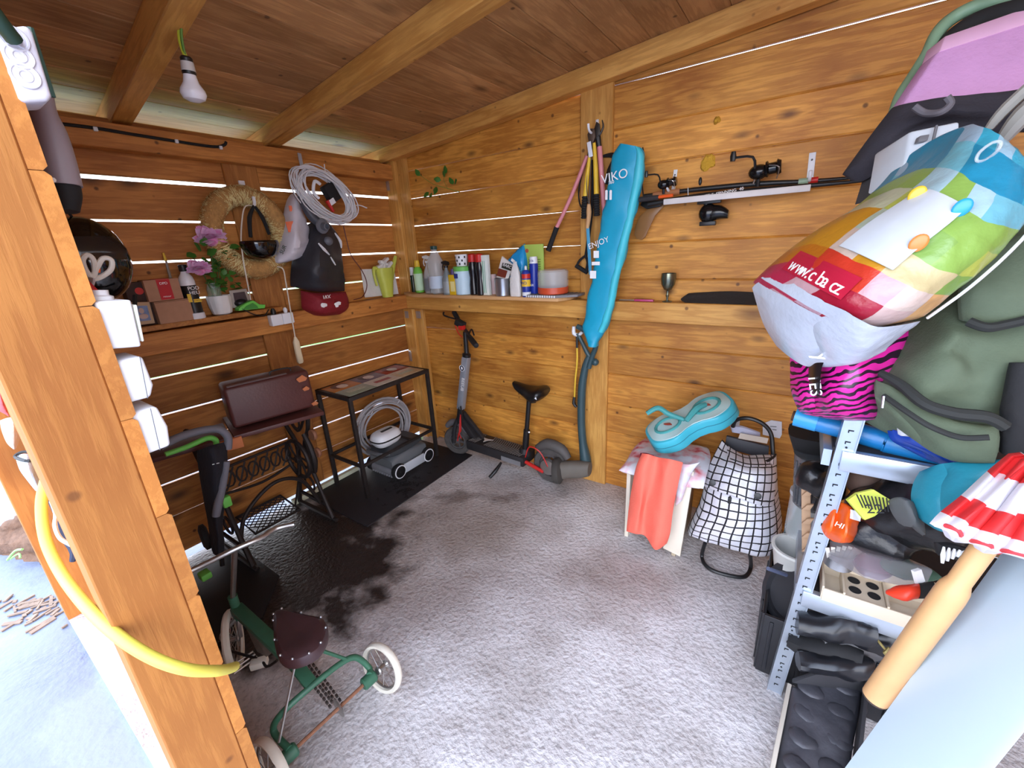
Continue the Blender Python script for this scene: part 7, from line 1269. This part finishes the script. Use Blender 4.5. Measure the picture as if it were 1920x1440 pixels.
# front black panel
t = thing('plastic_tray', 'scuffed black moulded plastic tray with a pale edge at the bottom by the rack foot', 'tray', D_(1540, 1400, 1.2)); PB = [W(1484, 1283, z=.12), W(1628, 1228, z=.20), W(1612, 1336, z=.16), W(1596, 1500, z=.05), W(1440, 1500, z=.02)]
SC = mat('scuffed black plastic', (62, 62, 68), .5, var=.45, vs=9, bump=.7, bs=10)
NB = [[W(1484, 1283, z=.12), W(1530, 1275, z=.13), W(1580, 1262, z=.14), W(1622, 1245, z=.15)], [W(1474, 1340, z=.10), W(1520, 1335, z=.12), W(1565, 1335, z=.12), W(1612, 1332, z=.13)], [W(1462, 1400, z=.08), W(1510, 1400, z=.10), W(1555, 1400, z=.10), W(1600, 1400, z=.11)], [W(1448, 1470, z=.06), W(1500, 1470, z=.08), W(1550, 1470, z=.08), W(1592, 1470, z=.09)]]
obj('tray_face', MB().puff(NB, (0, 0, -.03), sub=8, wr=.008, ws=14), SC, t)
obj('back_wing', MB().prism([W(1484, 1281, z=.125), W(1540, 1262, z=.22), W(1628, 1232, z=.26), W(1640, 1262, z=.20), W(1620, 1300, z=.13)], (0, .02, 0)), mat('matte charcoal panel', (52, 52, 56), .7), t, bev=.004)
for k in range(4):
    for j in range(2): c = sum([NB[0][1+j]*(1-(k+.5)/4), NB[3][1+j]*((k+.5)/4)], V3()); obj('raised_pad', MB().sph(c+V3((-.01+.02*j, 0, .002)), (.038, .030, .009), 12, wr=.005, ws=30), SC, t)
obj('pale_edge', MB().bar(W(1479, 1290, z=.09), W(1440, 1480, z=.05), .012, .05), mat('pale beige strip', (186, 178, 164), .7), t, bev=.002)
obj('right_wall', MB().bar(W(1622, 1290, z=.14), W(1600, 1480, z=.10), .01, .10), mat('matte charcoal panel', (52, 52, 56), .7), t, bev=.002)
# ---- lower shelf things (shelf top z = .47)
t = thing('bottle_tray', 'cream moulded plastic tray with round holes on the front of the lower rack shelf', 'tray', (3.0, -.96, .47)); TB = mat('cream tray plastic', (206, 192, 170), .5, var=.06)
ty0, ty1, tx0, tx1 = -1.005, -.885, 2.79, 3.30; tz = .50
obj('tray_front', MB().box(((tx0+tx1)/2, ty0, .492), (tx1-tx0, .006, .044)), TB, t, bev=.001)
obj('tray_back', MB().box(((tx0+tx1)/2, ty1, .515), (tx1-tx0, .012, .085)), TB, t, bev=.002)
obj('tray_floor', MB().box(((tx0+tx1)/2, (ty0+ty1)/2, .478), (tx1-tx0, ty1-ty0, .008)), TB, t)
for x_ in (tx0, tx0+.05, tx0+.15, tx0+.33, tx0+.43): obj('divider', MB().box((x_, (ty0+ty1)/2, .497), (.005, ty1-ty0, .046)), TB, t)
for xb in (tx0+.10, tx0+.38):
    obj('hole_plate', MB().box((xb, (ty0+ty1)/2, .508), (.092, ty1-ty0-.008, .006)), TB, t)
    for dx in (-.022, .022):
        for dy in (-.022, .022): obj('hole', MB().lathe([(.0145, 0), (.0155, .0015), (.0125, .0018), (.0125, .0004), (.0003, .0004)], (xb+dx, (ty0+ty1)/2+dy, .511), n=20), BH, t)
obj('trough_board', MB().box((tx0+.24, ty0+.03, .492), (.17, .04, .02)), TB, t, bev=.002)
t = thing('steel_cup', 'short steel cup holding pale wooden sticks on the lower shelf', 'cup', (2.83, -.85, .47)); c = D_(1576, 1034, 1.27); obj('cup_body', MB().lathe([(.034, -.05), (.038, -.046), (.039, .0), (.041, .003), (.037, .003), (.035, -.04), (.001, -.04)], c, n=28), STEEL, t)
t = thing('stick_bundle', 'bundle of pale flat wooden plant sticks fanned out in the steel cup', 'sticks', c)
for k in range(8):
    a = -.035+k*.0105; bq = D_(1551+k*11+(14 if k > 6 else 0), 1024+abs(k-3)*1.0, 1.24); obj('stick', MB().bar(c+V3((a*.6, -.01, -.04)), bq, .0105, .0022, up=(0, -1, .3)), mat('pale stick', (206, 202, 192), .7), t, bev=.001)
t = thing('orange_packet', 'orange and white plastic packet standing behind the steel cup', 'packet', D_(1590, 1000, 1.2)); obj('film', MB().puff([[D_(1577, 945, 1.20), D_(1597, 948, 1.17), D_(1618, 958, 1.20)], [D_(1568, 975, 1.20), D_(1592, 978, 1.15), D_(1614, 985, 1.20)], [D_(1560, 998, 1.20), D_(1586, 1006, 1.15), D_(1606, 1008, 1.20)], [D_(1572, 1020, 1.20), D_(1582, 1022, 1.18), D_(1592, 1018, 1.20)]], fwd*.05, wr=.006, ws=25), mat('glossy orange film', (232, 92, 24), .25), t); obj('white_corner', MB().prism([D_(1600, 957, 1.155), D_(1616, 960, 1.16), D_(1613, 978, 1.155), D_(1599, 974, 1.145)], fwd*.01), WTXT, t); text('HI', D_(1574, 985, 1.15), (1, 0, -.2), ZZ, .022, WTXT, t)
t = thing('striped_card', 'lime yellow folded card with black markings among the dark sacks', 'card', D_(1630, 950, 1.050)); obj('card_body', MB().prism([D_(1590, 938, 1.070), D_(1608, 925, 1.070), D_(1638, 918, 1.060), D_(1674, 940, 1.040), D_(1640, 968, 1.040), D_(1622, 975, 1.050)], fwd*.008), mat('lime yellow card', (188, 196, 70), .6), t)
for k in range(9): obj('black_stripe', MB().tube([D_(1606+k*7, 927+k*.8, 1.045-.001*k), D_(1618+k*6, 952+k*1.0, 1.030)], .0016, 5), BH, t)
text('22', D_(1640, 955, 1.025), (1, 0, .35), (-.3, 0, 1), .035, BH, t)
SK = mat('black sack film', (24, 24, 26), .3, var=.3, bump=.5, bs=18)
for k, (px, py, d, r_, lab) in enumerate(((1720, 960, 1.12, (.13, .10, .10), 'shiny black sack heaped on the lower shelf beneath the khaki bag'), (1660, 1000, 1.2, (.09, .08, .06), 'smaller black sack bulging left of the bigger one on the lower shelf'), (1545, 905, 1.35, (.06, .07, .06), 'black sack at the left end of the lower shelf behind the upright'))):
    c = D_(px, py, d); o = obj('black_sack', MB().sph(c, r_, 26, wr=.03, ws=11), SK); tag(o, lab, 'sack', 'black sacks on the lower rack shelf')
o = obj('grey_glove', MB().puff([[D_(1680, 945, 1.02), D_(1700, 935, 1.0), D_(1725, 945, 1.02)], [D_(1690, 970, 1.02), D_(1712, 965, .99), D_(1735, 975, 1.02)], [D_(1705, 990, 1.02), D_(1720, 990, 1.0), D_(1742, 1010, 1.02)]], fwd*.03, wr=.008, ws=20), mat('washed grey cloth', (78, 80, 80), .8)); tag(o, 'washed grey work glove lying on the black sack', 'glove')
o = obj('tan_sack', MB().sph(D_(1622, 905, 1.25), (.05, .05, .05), 16, wr=.015, ws=14), mat('tan cloth', (120, 96, 84), .85)); tag(o, 'small tan cloth bundle under the upper shelf beam', 'bundle')
t = thing('food_box', 'clear plastic box with purple and green contents on the lower shelf', 'box', D_(1680, 1080, 1.1)); c0_ = [D_(1618, 1085, 1.12), D_(1735, 1110, 1.06), D_(1755, 1068, 1.08), D_(1622, 1035, 1.15)]; obj('box_wall', MB().prism(c0_, fwd*.13), mat('hazy clear plastic', (150, 146, 150), .12, var=.1, alpha=.45), t, bev=.008)
obj('purple_content', MB().sph(D_(1640, 1062, 1.2), (.045, .04, .03), 14, wr=.01, ws=20), mat('dull purple', (110, 66, 90), .6), t); obj('green_content', MB().sph(D_(1705, 1068, 1.14), (.06, .04, .022), 14, wr=.012, ws=20), mat('dark green cloth', (56, 86, 70), .8), t); obj('white_scrap', MB().prism([D_(1715, 1072, 1.04), D_(1728, 1068, 1.04), D_(1735, 1090, 1.04), D_(1722, 1097, 1.04)], fwd*.01), WTXT, t)
t = thing('red_glove', 'bright orange-red glove tip lying on the cream tray', 'glove', D_(1700, 1112, 1.05)); obj('glove_body', MB().loft([(D_(1661, 1110, 1.06), V3((0, .004, 0)), V3((0, 0, .003))), (D_(1680, 1110, 1.045), V3((0, .018, 0)), V3((0, 0, .014))), (D_(1702, 1111, 1.03), V3((0, .022, 0)), V3((0, 0, .018))), (D_(1724, 1108, 1.03), V3((0, .018, 0)), V3((0, 0, .016)))], n=16, sm=4, wr=.003, ws=40), mat('orange red rubber', (216, 56, 30), .45), t); obj('cuff', MB().loft([(D_(1722, 1108, 1.03), V3((0, .02, 0)), V3((0, 0, .017))), (D_(1748, 1106, 1.03), V3((0, .022, 0)), V3((0, 0, .020)))], n=16), BLKM, t)
# teal cloth, striped cloth
o = obj('teal_sheet', MB().puff([[D_(1760, 890, .98), D_(1800, 872, .93), D_(1880, 868, .88), D_(1960, 860, .85)], [D_(1741, 915, .98), D_(1785, 915, .92), D_(1850, 905, .88), D_(1960, 890, .85)], [D_(1738, 950, .98), D_(1775, 955, .92), D_(1820, 955, .88), D_(1900, 950, .85)], [D_(1755, 985, .98), D_(1775, 1000, .94), D_(1800, 1005, .90), D_(1850, 1000, .87)]], fwd*.05, wr=.008, ws=12), mat('teal vinyl', (34, 132, 152), .45, var=.08, bump=.15)); tag(o, 'teal vinyl sheet folded below the khaki bag', 'sheet')
t = thing('zebra_cloth', 'black and white striped cloth corner hanging beside the parasol pole', 'cloth', D_(1790, 1040, .98)); 
obj('cloth_body', MB().puff([[D_(1762, 1020, .98), D_(1790, 1020, .97), D_(1822, 1030, .96)], [D_(1768, 1045, .98), D_(1790, 1050, .97), D_(1815, 1058, .96)]], fwd*.02), BLKM, t)
for k in range(5): obj('white_stripe', MB().tube([D_(1770+k*10, 1025+k*2, .955), D_(1767+k*9, 1056-k*4, .955)], [.002, .005, .003], 6, 2), WTXT, t)
# ---- leaning white panel
t = thing('leaning_board', 'large smooth pale blue-white panel leaning in the bottom right corner', 'panel', W(1750, 1400, d=.8)); a0 = W(1605, 1440, d=1.02); b0 = W(1925, 1005, d=.90); e0 = (b0-a0); a1 = a0-e0*.55; b1 = b0+e0*.10; c0 = W(1868, 1440, d=.76); d0 = c0+e0*.75; c1 = c0-e0*.5
obj('panel_body', MB().prism([a1, b1, d0, c1], fwd*.02), mat('pale blue white laminate', (190, 208, 220), .3, var=.02), t, bev=.004)
# ---- parasol
t = thing('parasol', 'closed red and white striped parasol with a thick wooden pole, lying diagonally', 'parasol', W(1640, 1315, d=1.05)); pa = W(1641, 1308, d=1.06); pb = W(1835, 1040, d=.88); pdv = (pb-pa).normalized()
WP = mat('varnished pole wood', (204, 160, 110), .4, var=.08, vs=20)
L1 = (pb-pa).length; obj('pole', MB().lathe([(.0255, 0), (.0275, .002), (.0275, L1*.75), (.026, L1*.80), (.020, L1*.84), (.020, L1*1.1)], pa, ax=pdv, n=26), WP, t); obj('pole_cap', MB().lathe([(.0262, 0), (.0262, -.004), (.02, -.006)], pa, ax=pdv, n=26), mat('dark cap', (60, 48, 42), .7), t)
def stripe():
    m, t_, b = nodes('red and white striped canvas'); N = t_.nodes.new; L_ = t_.links.new; uv = N('ShaderNodeTexCoord'); sx = N('ShaderNodeSeparateXYZ'); L_(uv.outputs['UV'], sx.inputs[0]); ma = N('ShaderNodeMath'); ma.operation = 'MULTIPLY'; ma.inputs[1].default_value = 2.0; L_(sx.outputs['Y'], ma.inputs[0]); fr = N('ShaderNodeMath'); fr.operation = 'FRACT'; L_(ma.outputs[0], fr.inputs[0]); lt = N('ShaderNodeMath'); lt.operation = 'GREATER_THAN'; lt.inputs[1].default_value = .52; L_(fr.outputs[0], lt.inputs[0]); mx = N('ShaderNodeMixRGB'); mx.inputs[1].default_value = srgb((220, 216, 222)); mx.inputs[2].default_value = srgb((216, 44, 46)); L_(lt.outputs[0], mx.inputs[0]); L_(mx.outputs[0], b.inputs['Base Color']); b.inputs['Roughness'].default_value = .7; return m
PS = stripe()
RW = [[(1765, 992, .86), (1790, 1002, .84), (1800, 1020, .87), (1822, 1022, .83), (1850, 1030, .81), (1858, 1042, .84), (1880, 1040, .79), (1915, 1048, .77), (1960, 1062, .77)],
      [(1788, 968, .85), (1810, 978, .82), (1822, 992, .85), (1842, 996, .81), (1868, 1004, .79), (1880, 1014, .82), (1900, 1012, .77), (1935, 1022, .75), (1985, 1030, .75)],
      [(1830, 935, .84), (1848, 945, .81), (1858, 958, .83), (1876, 958, .79), (1900, 965, .77), (1912, 975, .79), (1930, 970, .75), (1965, 975, .74), (2000, 980, .74)],
      [(1880, 890, .82), (1892, 900, .79), (1902, 908, .81), (1918, 908, .77), (1940, 910, .76), (1955, 918, .77), (1970, 912, .74), (1995, 915, .73), (2020, 915, .73)],
      [(1930, 850, .80), (1940, 856, .78), (1950, 860, .79), (1962, 860, .76), (1980, 862, .75), (1995, 864, .76), (2005, 862, .73), (2020, 862, .73), (2030, 862, .73)]]
obj('canopy', MB().puff([[D_(*q) for q in r_] for r_ in RW], fwd*.03, sub=6, edge=.02), PS, t)
obj('hem_band', MB().tube([D_(q[0]+7, q[1]-7, q[2]-.006) for q in RW[0]], .0045, 6, 5), mat('red hem', (206, 60, 66), .7), t)
